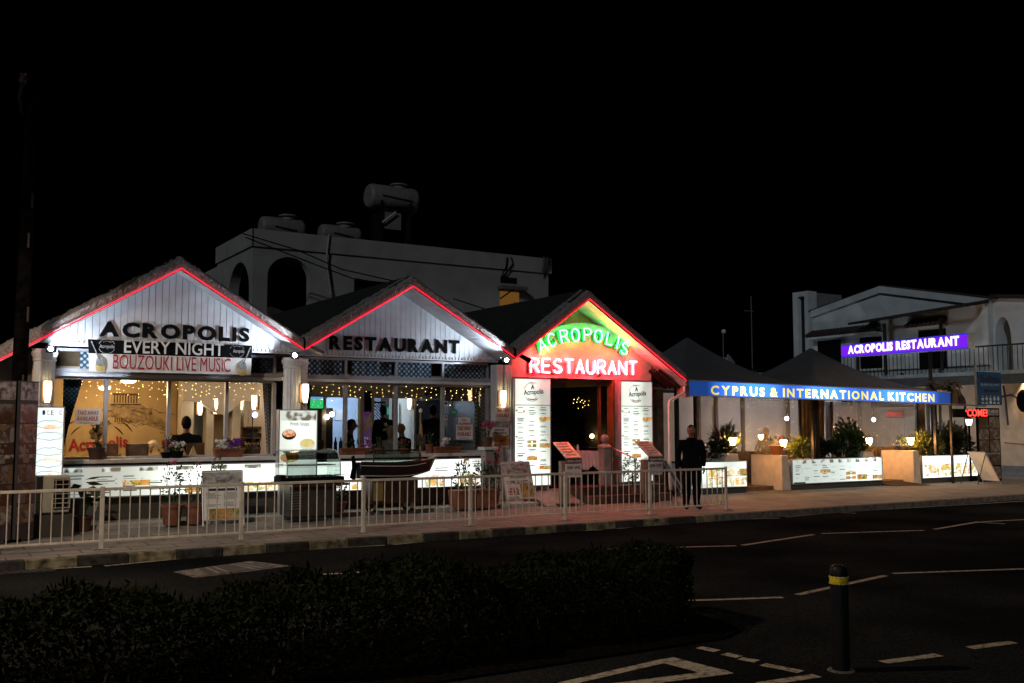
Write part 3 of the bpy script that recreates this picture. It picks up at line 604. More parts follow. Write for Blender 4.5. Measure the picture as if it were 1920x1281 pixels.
for cx, sg in ((.09, 1), (.915, -1)):
    q = MB(); letter(q, 'Acropolis', bq(cx+(-.028 if sg > 0 else -.04), .26, .014), bq(cx+(.058 if sg > 0 else .034), .26, .014), .06, .003, .02)
    c = bq(cx+.015*sg, .21, .014)
    for a0, a1, r in ((20, 160, .12), (200, 340, .12), (50, 130, .09)):
        q.tube([c+Vector((r*math.cos(R(t))*1.1, 0, r*math.sin(R(t)))) for t in range(a0, a1+1, 20)], .004, 4)
    q.build('round_emblem', mat('grey_paper', (.35, .35, .36), .6), bn)
    body = [bq(cx-.025*sg, .84, .012)+Vector((.1*math.cos(R(t))*.8, 0, .11*math.sin(R(t))*(1.35 if t < 180 else 1))) for t in range(0, 360, 15)]
    MB().prism([(p.x, p.z) for p in body], body[0].y-.004, body[0].y).build('bouzouki_body', gold_ink, bn)
    dk = [bq(cx-.025*sg, .76, .018)+Vector((.074*math.cos(R(t)), 0, .09*math.sin(R(t))*(1.4 if t < 180 else .4))) for t in range(0, 360, 15)]
    MB().prism([(p.x, p.z) for p in dk], dk[0].y-.003, dk[0].y).build('bouzouki_face', mat('inlay_dark', (.05, .06, .07), .5, var=.9, scale=60, col2=(.4, .42, .4)), bn)
    p, e = bq(cx-.028*sg, .66, .02), bq(cx-.072*sg, .06, .02)
    MB().tube([p, e], .011, 4).build('bouzouki_neck', mat('neck_print', (.2, .2, .2), .5, var=.9, scale=60), bn)
# ------------------------------------------------------------------ floodlights
def flood(px, py, v, label, aim, e, watts, cone=120):
    p = at(px, py, v); t = thing('floodlight', label, 'floodlight', p, 'floodlights at the gable valleys')
    d = (Vector(aim)-p).normalized(); rot = d.to_track_quat('-Y', 'Z').to_euler()
    fd = Vector((-.35, -1, .1)).normalized(); rot = fd.to_track_quat('-Y', 'Z').to_euler(); h = MB().obox(p, (.15, .07, .11), rot).build('lamp_body', black_paint, t, bevel=.01)
    MB().ball(p+fd*.035, .036, 14).build('lamp_face', emit('led_face', (.85, .92, 1), 200), h)
    MB().tube([p+Vector((-.08, .03, 0)), p+Vector((-.08, .12, .06)), p+Vector((.08, .12, .06)), p+Vector((.08, .03, 0))], .008, 5).build('bracket', dark_metal, t)
    l = bpy.data.lights.new('flood_beam', 'SPOT'); o = bpy.data.objects.new('flood_beam', l); scene.collection.objects.link(o); o.parent = t
    l.energy = watts; l.color = (.74, .86, 1); l.spot_size = R(cone); l.spot_blend = .6; l.shadow_soft_size = .05
    o.location = d*.06; o.rotation_euler = d.to_track_quat('-Z', 'Y').to_euler()
flood(553, 667, 17.25, 'small white LED floodlight between the two left gables above the fluted columns', (4.7, 17.5, 4.0), 45, 210, 140)
flood(949, 676, 17.3, 'small white LED floodlight between the middle gable and the neon entrance', (9.5, 17.7, 4.1), 45, 210, 140)
flood(96, 655, 17.3, 'small LED floodlight on the capital of the far left column', (3.2, 17.9, 3.2), 20, 140, 140)
for px, py, v, lab in ((595, 657, 17.5, 'grey spot housing pointing down beside the middle gable'), (985, 672, 17.6, 'dark unlit spot beside the white floodlight at the neon wall')):
    p = at(px, py, v); t = thing('spotlight_housing', lab, 'spotlight', p)
    MB().tube([p+Vector((-.14, 0, .06)), p+Vector((.1, -.04, -.05))], [.04, .055], 10).build('housing', steel if px < 700 else black_paint, t, True)
    MB().tube([p+Vector((-.1, .0, .05)), p+Vector((-.2, .1, .1))], .012, 6).build('arm', dark_metal, t)
# ------------------------------------------------------------------ wall lamps
def sconce(p, nrm, label, s=1., glow=None):
    p = Vector(p); n = Vector(nrm).normalized(); t = thing('wall_lamp', label, 'wall lamp', p, 'tapered glass wall lamps'); rz = math.atan2(n.y, n.x)-math.pi/2
    MB().obox(p+n*.015, (.16*s, .03, .34*s), (0, 0, rz)).build('back_plate', mat('lamp_oak', (.25, .13, .05), .5), t, bevel=.005)
    MB().lathe(p+n*.1*s+Vector((0, 0, -.17*s)), [(.035*s, 0), (.048*s, .08*s), (.062*s, .22*s), (.056*s, .34*s)], 16).build('glass_shade', glow or warm_lamp, t, True)
    MB().tube([p+n*.02+Vector((0, 0, -.1*s)), p+n*.1*s+Vector((0, 0, -.18*s))], .012, 6).build('holder', dark_metal, t)
sconce((1.99+.03, 17.55, at(84, 735, 17.55).z), (0, -1, 0), 'lit glass wall lamp on the far left fluted column')
sconce((6.33, 17.68, at(560, 738, 17.7).z), (.3, -1, 0), 'lit glass wall lamp on the fluted column between the two window bays')
sconce((10.76, 17.94, at(925, 748, 17.9).z), (0, -1, 0), 'lit glass wall lamp on the white pilaster beside the entrance menu')
in_lamp = emit('inner_lamp_glass', (1, .75, .45), 6)
sconce((at(373, 765, 21.7).x, 21.69, at(373, 765, 21.7).z), (0, -1, 0), 'first lit lamp right of the seated diner at the back of the room', .9, in_lamp)
sconce((at(402, 762, 21.69).x, 21.69, at(402, 762, 21.7).z), (0, -1, 0), 'lit lamp on the pillar in the middle of the arches', .95, in_lamp)
for px, lab in ((461, 'lit lamp on the white partition, farther from the dark curtain'), (484, 'lit lamp on the white partition, next to the dark curtain')):
    p = atu(px, 755, 6.54); sconce((6.54, p.y, p.z), (-1, 0, 0), lab, .9, in_lamp)
p = atu(773, 757, 10.89); sconce((10.89, p.y, p.z), (-1, 0, 0), 'lit lamp on the beige pier beside the black inner doorway', .8, in_lamp)
p = atu(886, 742, 10.94); sconce((10.94, p.y, p.z), (-1, 0, 0), 'dim lamp behind the patterned curtain of the middle bay', .7, emit('lamp_reflection_glow', (1, .6, .3), 1.6))  # glowing lamp shape stands in for a lamp's reflection
# ceiling lamps, visible through the windows
def ceiling_lamp(px, py, v, label, w, watts, col, z=2.58):
    d = sight(px, py); p = at(px, py, v); p.z = min(p.z, z); t = thing('ceiling_lamp', label, 'ceiling lamp', (p.x, p.y, 2.62), 'ceiling lamps in the dining rooms')
    MB().lathe((p.x, p.y, p.z+.01), [(w, 0), (w, .03)], 20).build('lamp_base', white_paint, t); MB().lathe((p.x, p.y, p.z-.05), [(w*.5, 0), (w*.85, .03), (w*.9, .06)], 20).build('diffuser', emit('diffuser_%d' % px, col, 9), t, True)
    l = bpy.data.lights.new('ceiling_glow', 'POINT'); o = bpy.data.objects.new('ceiling_glow', l); scene.collection.objects.link(o); o.parent = t
    l.energy = watts; l.color = col; l.shadow_soft_size = .12; o.location = Vector((p.x, p.y, p.z-.2))-t.location
ceiling_lamp(241, 714, 20.2, 'lit ceiling lamp of the left dining room nearest the mural centre', .16, 52, (1, .66, .33))
ceiling_lamp(196, 727, 21.3, 'smaller lit ceiling lamp at the back of the left dining room', .13, 24, (1, .66, .33))
ceiling_lamp(470, 712, 19.9, 'ceiling lamp over the wine rack in the left dining room', .12, 14, (1, .78, .6))
ceiling_lamp(650, 712, 23.4, 'cool lamp in the yard behind the second dining room', .14, 80, (.6, .78, 1))
ceiling_lamp(800, 712, 19.9, 'faint warm lamp over the diners of the second room', .1, 3.5, (1, .7, .45))
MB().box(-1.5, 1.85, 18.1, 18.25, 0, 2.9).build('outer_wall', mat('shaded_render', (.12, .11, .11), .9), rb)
# ------------------------------------------------------------------ backlit menus
def menu_lines(mb, u0, u1, w0, w1, v, cols, seed, dens=1., lh=.022):
    rnd = random.Random(seed); cw = (u1-u0)/cols
    for c in range(cols):
        z = w1-rnd.uniform(.01, .05)
        while z > w0+.02:
            x = u0+cw*(c+.12)
            if rnd.random() < .18:
                mb.box(x, x+cw*rnd.uniform(.4, .7), v-.003, v, z-lh*.75, z); z -= lh*2.2; continue
            if rnd.random() < .9*dens: mb.box(x, x+cw*rnd.uniform(.35, .6), v-.002, v, z-lh*.3, z); mb.box(x+cw*.68, x+cw*.78, v-.002, v, z-lh*.3, z)
            z -= lh*(1.1 if rnd.random() < .8 else 2.6)
def lightbox(name, label, u0, u1, w0, w1, v, face, cat='menu board', depth=.09, group=None):
    t = thing(name, label, cat, ((u0+u1)/2, v, w0), group); f = .02
    q = MB().box(u0, u1, v+.006, v+depth, w0, w1)
    q.build('case', alu, t); q = MB()
    q.box(u0, u1, v-.012, v+.006, w0, w0+f).box(u0, u1, v-.012, v+.006, w1-f, w1).box(u0, u0+f, v-.012, v+.006, w0+f, w1-f).box(u1-f, u1, v-.012, v+.006, w0+f, w1-f); q.build('frame', alu, t)
    MB().box(u0+f, u1-f, v, v+.004, w0+f, w1-f).build('lit_face', face, t); return t
def pic(t, u0, u1, w0, w1, v, m_): MB().box(u0, u1, v-.004, v-.001, w0, w1).build('food_picture', m_, t)
face_long = ramplit('backlit_long', (.92, 1, .9), [(-1.85, .3), (-1.2, .42), (-.75, .55), (-.3, 1.0), (.1, 1.7), (1.0, 1.7), (1.85, .9)])
face_long2 = backlit('backlit_long_bright', (.95, 1, .95), 1.0, 1.7, (.5, .5, .3), 1.7)
vine_lit = backlit('vine_backlit', (.5, .55, .5), .02, 1.1, (9, 9, 9), .3, .4, .6)
t = lightbox('menu_lightbox', 'long backlit menu under the left window bay, dim at its left end', 2.3, 6.0, .47, 1.0, 17.86, face_long)
for k in range(6): pic(t, 2.34+k*.6, 2.34+k*.6+.3, .9, .97, 17.86, vine_lit)
q = MB(); menu_lines(q, 2.4, 4.9, .52, .87, 17.859, 6, 4, .8); q.build('menu_print', ink_grey, t)
pic(t, 3.27, 3.72, .66, .75, 17.86, food_lit); pic(t, 4.3, 4.75, .5, .64, 17.86, food_lit); pic(t, 5.3, 5.95, .5, .66, 17.86, food_lit2)
t = lightbox('menu_lightbox', 'overexposed backlit menu under the middle window bay behind the model boat', 6.55, 10.5, .42, 1.0, 17.86, face_long2)
q = MB(); menu_lines(q, 7.0, 10.4, .7, .95, 17.859, 8, 9, .3); q.build('menu_print', ink_grey, t)
for k in range(5): pic(t, 6.62+k*.78, 7.05+k*.78, .45, .68, 17.86, food_lit2)
q = MB(); letter(q, 'Acropolis', (9.9, 17.857, .955), (10.3, 17.857, .955), .02); q.build('lettering', ink_grey, t)
face_ent = backlit('backlit_entrance', (.9, 1, .88), .5, 1.25, (1.1, 1, .75), 6.4)
def entrance_menu(u0, u1, label, sd):
    t = lightbox('menu_lightbox', label, u0, u1, .37, 2.66, 17.9, face_ent, group='tall menus beside the door'); c = (u0+u1)/2; W = u1-u0; v = 17.897
    MB().box(u0+.01, u1-.01, 17.885, 17.9, 2.08, 2.095).build('divider', alu, t)
    q = MB(); letter(q, 'Acropolis', (c-.24*W, v, 2.3), (c+.3*W, v, 2.34), .11, .004, .02); q.build('lettering', ink, t)
    q = MB()
    for a0, a1, r, th in ((75, 170, .2, .008), (215, 330, .2, .007), (230, 320, .165, .01)):
        q.tube([(c-.02+r*math.cos(R(x)), v, 2.37+r*math.sin(R(x))) for x in range(a0, a1+1, 15)], th*.8, 4)
    q.build('round_emblem', ink_grey, t)
    q = MB(); letter(q, 'Cyprus', (c-.1, v, 2.535), (c+.1, v, 2.55), .04); letter(q, 'Bar & Restaurant', (c-.13, v, 2.185), (c+.13, v, 2.2), .035); q.build('small_lettering', ink_grey, t)
    q = MB(); letter(q, 'A', (c-.05, v, 2.43), (c+.05, v, 2.43), .1, .004, .05); q.build('emblem_shape', mat('emblem_blue', (.35, .42, .45), .6), t)
    q = MB()
    for k in range(3):
        z = 2.04
        while z > .75:
            x = u0+W*(.1+.31*k); q.box(x, x+W*.14, v-.002, v+.001, z-.012, z); z -= random.Random(int(z*99)+k+sd).uniform(.1, .19)
    menu_lines(q, u0+.04, u1-.03, .7, 2.02, v+.001, 3, sd, .35); q.build('menu_print', ink, t)
    for a, b, z0, z1 in ((.68, .98, 1.76, 1.84), (.68, .98, 1.18, 1.28), (.35, .46, 1.28, 1.34), (.5, .6, 1.28, 1.34), (.35, .46, 1.19, 1.26), (.5, .6, 1.19, 1.26), (.34, .62, .92, 1.0), (.68, .98, .72, .8), (.04, .09, 1.95, 1.99), (.04, .09, 1.4, 1.44), (.24, .29, 1.93, 1.98)): pic(t, u0+W*a, u0+W*b, z0, z1, v, food_lit)
entrance_menu(11.06, 11.99, 'tall backlit menu with emblem left of the entrance door', 5)
entrance_menu(13.88, 14.81, 'tall backlit menu with emblem right of the entrance door', 5)
# standing lit soup poster
a, b = at(523, 768, 17.55), at(596, 771, 17.55)
t = lightbox('poster_lightbox', 'standing backlit soup poster between the two window bays', a.x, b.x, .75, a.z, 17.55, backlit('backlit_poster', (.9, 1, .92), .75, 1.35, (.8, .8, .6), 2.2), 'lit poster', .14)
W = b.x-a.x; c = (a.x+b.x)/2
MB().box(a.x+.03, b.x-.03, 17.546, 17.55, a.z-.2, a.z-.03).build('vine_header', vine_lit, t)
q = MB(); letter(q, 'Fresh Soups', (c-.15, 17.546, a.z-.29), (c+.2, 17.546, a.z-.29), 0.07); q.build('lettering', ink_grey, t); q = MB(); letter(q, 'Acropolis', (c-.07, 17.543, a.z-.12), (c+.07, 17.543, a.z-.11), .03); q.build('lettering', ink_grey, t)
for px, py, r in ((542, 815, .13), (576, 833, .15)):
    p = at(px, py, 17.54); MB().prism([(p.x+r*math.cos(R(x)), p.z+r*.72*math.sin(R(x))) for x in range(0, 360, 15)], 17.535, 17.546).build('soup_bowl', mat('bowl_print', (.05, .04, .03), .5) if px < 560 else emit('pale_bowl', (.8, .85, .75), .9), t)
    MB().prism([(p.x+r*.92*math.cos(R(x)), p.z+.022+r*.5*math.sin(R(x))) for x in range(0, 360, 15)], 17.529, 17.534).build('soup', food('red_soup_print', .8, [(.6, .09, .02), (.75, .2, .05), (.85, .75, .6), (.5, .07, .02)], 20) if px < 560 else food('green_soup_print', 1, [(.75, .78, .6), (.5, .5, .15), (.8, .5, .2), (.85, .85, .7)], 18), t)
p = at(543, 858, 17.54); MB().prism([(p.x+.18*math.cos(R(x)), p.z+.09*math.sin(R(x))) for x in range(0, 360, 30)], 17.535, 17.546).build('stew_plate', food('stew_print', 1, [(.7, .3, .06), (.55, .12, .03), (.3, .35, .08), (.85, .6, .2)], 16), t)
for s in (a.x+.04, b.x-.08): MB().box(s, s+.04, 17.56, 17.66, .08, .75).build('leg', alu, t)
# ice menu
a, b = at(68, 762, 17.0), at(122, 764, 17.0)
t = lightbox('poster_lightbox', 'narrow white backlit ice menu beside the far left column', a.x, b.x, .72, a.z, 17.0, backlit('backlit_ice', (.86, 1, .97), .75, 1.2, (1, 1, .6), 4.4), 'lit poster', .12)
q = MB()
for i, ch in enumerate('ICE CO'):
    if ch != ' ': letter(q, ch, (a.x+.09+i*.06, 16.996, a.z-.13), (a.x+.13+i*.06, 16.996, a.z-.13), .07, .004, .01)
q.build('lettering', mat('pastel_print', (.05, .2, .45), .5, var=.9, scale=30, col2=(.5, .12, .1)), t)
for k, z in enumerate((.2, .38, .62, .8, .98)):
    q = MB(); cx = (a.x+b.x)/2; q.tube([(cx+.19*math.cos(R(x))*(1+.08*math.sin(R(x*6))), 16.996, a.z-.08-z+.06*math.sin(R(x))*(1+.12*math.sin(R(x*7)))) for x in range(0, 361, 12)], .004, 4); q.build('cloud_outline', mat('teal_outline', (.25, .5, .5), .5), t)
for z, k in ((.2, 0), (.7, 1), (.95, 2)): pic(t, cx+.02*k-.1, cx+.12, a.z-.16-z, a.z-.08-z, 16.998, food('ice_print', 1.2, [(1, .7, .4), (.95, .9, .8), (.9, .5, .3), (1, .95, .7)], 20))
for s in (a.x+.05, b.x-.09): MB().box(s, s+.04, 17.02, 17.1, 0, .72).build('leg', dark_metal, t)
# food panels wrapped round the utility pole
up = thing('utility_pole', 'tall dark weathered timber pole at the left edge of the pavement', 'utility pole', (1.08, 16.25, 0))
pb = at(36, 960, 16.25); ux = at(36, 700, 16.25).x
MB().tube([(ux, 16.25, -.05), (ux+.01, 16.25, 3), (ux+.03, 16.25, 6.95)], [.115, .105, .085], 14).build('shaft', mat('weathered_timber', (.006, .005, .005), .98, spec=.02, var=.6, scale=(6), bump=.6, bscale=20), up, True)
MB().tube([(ux-.1, 16.2, 6.3), (ux-.16, 16.1, 6.5), (ux-.12, 16.1, 6.75)], .03, 8).build('bracket', dark_metal, up); MB().lathe((ux-.12, 16.1, 6.75), [(.05, 0), (.06, .05), (.03, .1), (.05, .14)], 10).build('insulator', mat('brown_porcelain', (.1, .05, .04), .3), up, True)
for k, z in enumerate((4.9, 4.3, 3.2, 2.2)): MB().box(ux+.06-.03*(k % 2), ux+.085-.03*(k % 2), 16.13, 16.16, z, z+.22).build('tag_plate', mat('worn_tag', (.06, .035, .03), .6), up)
for (xa, xb, va, vb, nm) in ((-12, 31, 15.9, 16.05, 'left'), (39, 73, 16.05, 16.3, 'right')):
    a, b = at(xa, 720 if nm == 'left' else 724, va), at(xb, 722, vb); d = Vector((b.x-a.x, b.y-a.y, 0)).normalized(); n = Vector((d.y, -d.x, 0))
    t = thing('poster_stand', 'tall dim panel of food photographs on the near side of the timber pole' if nm == 'left' else 'tall dim panel of food photographs between the timber pole and the ice menu', 'poster panel', ((a.x+b.x)/2, (a.y+b.y)/2, 0), 'food panels at the timber pole')
    def fpan(f0, f1, z0, z1, off, th, name, m_): 
        p = a.lerp(b, f0)+n*off; q = a.lerp(b, f1)+n*off; e = n*th
        MB().hexa([(p.x, p.y, z0), (q.x, q.y, z0), (q.x-e.x, q.y-e.y, z0), (p.x-e.x, p.y-e.y, z0), (p.x, p.y, z1), (q.x, q.y, z1), (q.x-e.x, q.y-e.y, z1), (p.x-e.x, p.y-e.y, z1)]).build(name, m_, t)
    fpan(0, 1, .05, 2.33, 0, .05, 'board', mat('panel_board', (.05, .045, .05), .6)); fpan(.02, .98, 2.05, 2.31, .006, .004, 'header', mat('pale_header', (.4, .36, .38), .6, var=.7, scale=14))
    for k in range(6):
        z = 1.72-k*.29; fpan(.03, .97, z, z+.27, .006, .004, 'food_picture', food_dim if k % 2 else food('food_photo_dim2', 0, [(.03, .014, .012), (.12, .09, .08), (.08, .03, .018), (.06, .045, .025), (.22, .2, .2), (.04, .032, .016)], 9))
    fpan(.03, .97, 1.21, 1.26, .012, .004, 'caption_strip', mat('pale_header', (.4, .36, .38), .6))
# air conditioner outside unit
p = at(100, 960, 16.75); t = thing('air_conditioner', 'grey outdoor air conditioner unit on a dark block under the ice menu', 'air conditioner', (p.x, 16.75, 0))
x0, x1 = at(68, 930, 16.6).x, at(131, 930, 16.6).x
MB().box(x0-.02, x1+.05, 16.55, 16.95, 0, .33).build('concrete_block', mat('dark_block', (.07, .065, .06), .9, bump=.3), t); MB().box(x0, x1, 16.62, 16.92, .36, .92).build('casing', mat('ac_cream', (.5, .48, .42), .5), t, bevel=.02)
MB().box(x0+.24, x1-.03, 16.6, 16.62, .42, .87).build('fan_opening', black_paint, t); q = MB()
for k in range(7): q.box(x0+.23, x1-.02, 16.585, 16.6, .43+k*.07, .44+k*.07)
for k in range(3): q.box(x0+.26+k*.1, x0+.27+k*.1, 16.58, 16.6, .42, .87)
q.build('fan_grille', mat('ac_cream', (.5, .48, .42), .5), t)
for s in (x0+.05, x1-.1): MB().box(s, s+.06, 16.64, 16.9, .33, .36).build('foot', dark_metal, t)
# ------------------------------------------------------------------ A boards
def aboard(base, w, h, rz, label, fill, lean=.28, board=paper):
    t = thing('a_board', label, 'sandwich board', base, None, rz)
    th = math.atan2(lean, h)
    def P(x, z, off): return (x, -lean*.5+z*math.sin(th)-off*math.cos(th), z*math.cos(th)+off*math.sin(th)*-1)
    def pl(x0, x1, z0, z1, o0, o1, name, m_):
        MB().hexa([P(x0, z0, o1), P(x1, z0, o1), P(x1, z0, o0), P(x0, z0, o0), P(x0, z1, o1), P(x1, z1, o1), P(x1, z1, o0), P(x0, z1, o0)]).build(name, m_, t, local=True)
    def tx(s, x0, x1, z, hh, m_, bold=.0):
        q = MB(); vs, fs = glyphs(s, bold); a = min(v[0] for v in vs); b = max(v[0] for v in vs); y1 = max(v[1] for v in vs)
        q.add([P(x0+(v[0]-a)/(b-a)*(x1-x0), z+v[1]/y1*hh, .006+(v[2]+.5)*.003) for v in vs], fs); q.build('lettering', m_, t, local=True)
    pl(-w/2, w/2, .1, h, -.02, 0, 'board', board)
    for s in (-1, 1):
        MB().tube([P(s*w/2, 0, -.01), P(s*w/2, h, -.01)], .014, 8).build('leg', alu, t, local=True)
        MB().tube([(s*w/2, lean*.9, 0), P(s*w/2, h-.05, -.03)], .012, 8).build('rear_leg', dark_metal, t, local=True)
    MB().tube([P(-w/2, h, -.01), P(w/2, h, -.01)], .014, 8).build('top_rail', alu, t, local=True); MB().tube([P(-w/2, .1, -.01), P(w/2, .1, -.01)], .012, 8).build('bottom_rail', alu, t, local=True)
    fill(pl, tx, w, h, P, t); return t
def lines(pl, P, t, x0, x1, z0, z1, cols, sd):
    q = MB(); rnd = random.Random(sd); z = z1
    while z > z0:
        for c in range(cols):
            a = x0+(x1-x0)*c/cols; e = a+(x1-x0)/cols*rnd.uniform(.5, .85)
            if rnd.random() < .85: q.hexa([P(a, z, .005), P(e, z, .005), P(e, z, .002), P(a, z, .002), P(a, z+.008, .005), P(e, z+.008, .005), P(e, z+.008, .002), P(a, z+.008, .002)])
        z -= .022 if rnd.random() < .8 else .05
    q.build('menu_print', ink_grey, t, local=True)
vine_pr = mat('vine_header_print', (.08, .09, .09), .6, var=.9, scale=13, col2=(.5, .5, .5))
def fill1(pl, tx, w, h, P, t):
    pl(-w*.48, w*.48, h-.26, h-.02, .001, .004, 'vine_header', vine_pr); tx('Acropolis', -.1, .12, h-.18, .05, ink); pl(-w*.35, w*.35, h-.34, h-.3, .001, .004, 'title_bar', ink)
    lines(pl, P, t, -w*.42, w*.44, .32, h-.38, 2, 3); q = MB(); q.prism([(0, 0)], 0, 1) if False else None
    pl(-w*.36, w*.4, .12, .3, .001, .006, 'food_picture', food_board)
b0 = at(415, 980, 17.0); b0.z = 0
aboard((b0.x+.02, 17.0, 0), .66, .95, R(-8), 'white menu sandwich board with vine header and taco photo, by the rose pots', fill1, .34)
def fill2(pl, tx, w, h, P, t):
    pl(-w*.48, w*.48, h-.24, h-.02, .001, .004, 'vine_header', vine_pr); tx('Acropolis', -.08, .12, h-.16, .04, ink); tx('GYROS IN', -w*.27, w*.28, h-.33, .07, ink, .01); tx('CYPRUS PITTA', -w*.42, w*.42, h-.45, .07, ink, .01)
    tx('CHICKEN', -w*.4, -.04, h-.56, .04, ink_red); tx('OR PORK', -w*.4, -.04, h-.63, .04, ink_red); tx('\u20ac12', -w*.42, -.02, .2, .13, ink_red, .015); tx('RODIES', -w*.4, -.04, .12, .04, ink); pl(.02, w*.47, .13, .42, .001, .006, 'food_picture', food_board)
b0 = at(972, 938, 17.35); aboard((b0.x, 17.35, 0.08), .68, .87, R(0), 'white gyros offer sandwich board with red price 12 euro, left of the door', fill2, .3)
def fill3(pl, tx, w, h, P, t): pl(-w*.45, w*.45, .15, h-.05, .001, .005, 'menu_sheet', mat('pale_sheet', (.55, .6, .52), .5))
b0 = at(1848, 912, 16.9); aboard((b0.x+.1, 17.0, 0), .7, 1.0, R(72), 'pale sandwich board seen edge on at the end of the last lit planter', fill3, .55)
b0 = at(1278, 935, 16.3); aboard((b0.x, 16.5, 0), .5, 1.05, R(60), 'dark sandwich board with white legs leaning behind the standing man', lambda *a: None, .6, mat('dark_board_back', (.03, .03, .03), .7))
# gyros posters on the pilaster wall and take away notices
def notice(px0, py0, px1, py1, v, label, words, cols=None, extra=None):
    a, b = at(px0, py0, v), at(px1, py1, v); t = thing('notice', label, 'notice', (a.x, v, b.z)); W = b.x-a.x; H = a.z-b.z
    MB().box(a.x, b.x, v-.004, v, b.z, a.z).build('sheet', paper, t)
    for (s, f0, f1, g, h, m_) in words:
        q = MB(); letter(q, s, (a.x+W*f0, v-.005, b.z+H*g), (a.x+W*f1, v-.005, b.z+H*g), H*h, .003, .012); q.build('lettering', m_, t)
    if extra: extra(t, a, b, W, H)
    return t
TA = [('TAKE AWAY', .08, .93, .6, .27, ink_red), ('AVAILABLE', .07, .9, .24, .27, ink_red), ('BY ACROPOLIS', .2, .75, .06, .07, ink_grey)]
notice(141, 766, 188, 796, 18.25, 'white TAKE AWAY AVAILABLE notice stuck inside the mural window', TA)
notice(855, 796, 886, 824, 18.25, 'white TAKE AWAY AVAILABLE notice under the air condition notice', TA)
notice(859, 783, 882, 799, 18.24, 'white FULL AIR CONDITION notice on the window of the middle bay', [('FULL', .3, .65, .58, .24, ink_red), ('AIR CONDITION', .06, .95, .16, .26, ink_red)])
notice(929, 762, 957, 789, 17.88, 'white TAKE AWAY AVAILABLE notice on the white pilaster under the lamp', TA)
notice(918, 789, 954, 839, 17.89, 'gyros poster with photo on the white pilaster behind the red geranium', [('GYROS IN', .22, .75, .62, .08, ink), ('CYPRUS PITTA', .1, .9, .5, .08, ink)],
       extra=lambda t, a, b, W, H: (pic(t, a.x+W*.03, b.x-W*.03, a.z-H*.25, a.z-H*.02, 17.886, vine_pr), pic(t, a.x+W*.25, b.x-W*.03, b.z+H*.06, b.z+H*.45, 17.886, food_board)))
for px, py, s_, lab, m_ in ((836, 757, .09, 'small square blue and white sticker on the window door, upper', 'sq'), (836, 783, .07, 'small square blue and white sticker on the window door, lower', 'sq'), (851, 773, .075, 'round green sticker on the window of the middle bay', 'rd')):
    p = at(px, py, 18.25); t = thing('sticker', lab, 'sticker', p)
    if m_ == 'sq': MB().box(p.x-s_*.5, p.x+s_*.5, 18.246, 18.25, p.z-s_*.6, p.z+s_*.6).build('backing', paper, t); MB().box(p.x-s_*.35, p.x+s_*.35, 18.243, 18.246, p.z-s_*.2, p.z+s_*.35).build('emblem', mat('sticker_blue', (.03, .05, .2), .5), t)
    else: MB().prism([(p.x+s_*math.cos(R(x)), p.z+s_*math.sin(R(x))) for x in range(0, 360, 20)], 18.246, 18.25).build('disc', mat('sticker_green', (.02, .35, .2), .5), t); q = MB(); q.box(p.x-.04, p.x+.04, 18.243, 18.246, p.z+.015, p.z+.025).box(p.x-.05, p.x+.05, 18.243, 18.246, p.z-.01, p.z); q.build('print', paper, t)
# ------------------------------------------------------------------ menu stands with red lit tops
def lectern(px, py, v, label, w=.42):
    b_ = at(px, py, v); x = b_.x; t = thing('menu_stand', label, 'menu stand', (x, v, 0), 'menu stands flanking the entrance steps')
    MB().box(x-w*.25, x+w*.25, v+.1, v+.2, .05, .92).build('pedestal', mat('stand_wood', (.3, .2, .15), .6), t); MB().box(x-w*.5, x+w*.5, v-.05, v+.3, 0, .05).build('base', dark_wood, t)
    MB().hexa([(x-w*.42, v-.16, .98), (x+w*.5, v-.16, .98), (x+w*.5, v+.3, 1.28), (x-w*.42, v+.3, 1.28), (x-w*.42, v-.16, 1.01), (x+w*.5, v-.16, 1.01), (x+w*.5, v+.3, 1.31), (x-w*.42, v+.3, 1.31)]).build('sloped_top', mat('pale_menu_top', (.62, .58, .52), .4, var=.3, scale=12), t)
    q = MB()
    for k in range(5): q.hexa([(x-w*.3, v-.1+k*.08, 1.055+k*.052), (x+w*.3, v-.1+k*.08, 1.055+k*.052), (x+w*.3, v-.07+k*.08, 1.074+k*.052), (x-w*.3, v-.07+k*.08, 1.074+k*.052), (x-w*.3, v-.1+k*.08, 1.059+k*.052), (x+w*.3, v-.1+k*.08, 1.059+k*.052), (x+w*.3, v-.07+k*.08, 1.078+k*.052), (x-w*.3, v-.07+k*.08, 1.078+k*.052)])
    q.build('menu_print', ink_grey, t)
    MB().box(x-w*.42, x+w*.5, v-.17, v-.15, .88, .985).build('title_strip', mat('dark_red_strip', (.12, .02, .02), .5), t); MB().box(x-w*.42, x+w*.5, v-.17, v-.15, .6, .875).build('hours_sheet', paper, t)
    q = MB(); letter(q, 'OPENING HOURS', (x-w*.38, v-.17, .905), (x+w*.46, v-.17, .905), .05); q.build('lettering', paper, t)
    q = MB(); letter(q, 'FROM - UNTIL', (x-w*.36, v-.17, .77), (x+w*.42, v-.17, .77), .06, .003, .01); q.build('hours_lettering', ink, t); q = MB(); letter(q, '10:00 - 23:00', (x-w*.36, v-.17, .65), (x+w*.42, v-.17, .65), .06, .003, .01); q.build('hours_lettering', ink, t)
lectern(1066, 940, 17.0, 'menu stand with red lit sloping top, left of the entrance steps'); lectern(1220, 930, 16.9, 'menu stand with red lit sloping top, right of the entrance steps, before the round topiary')
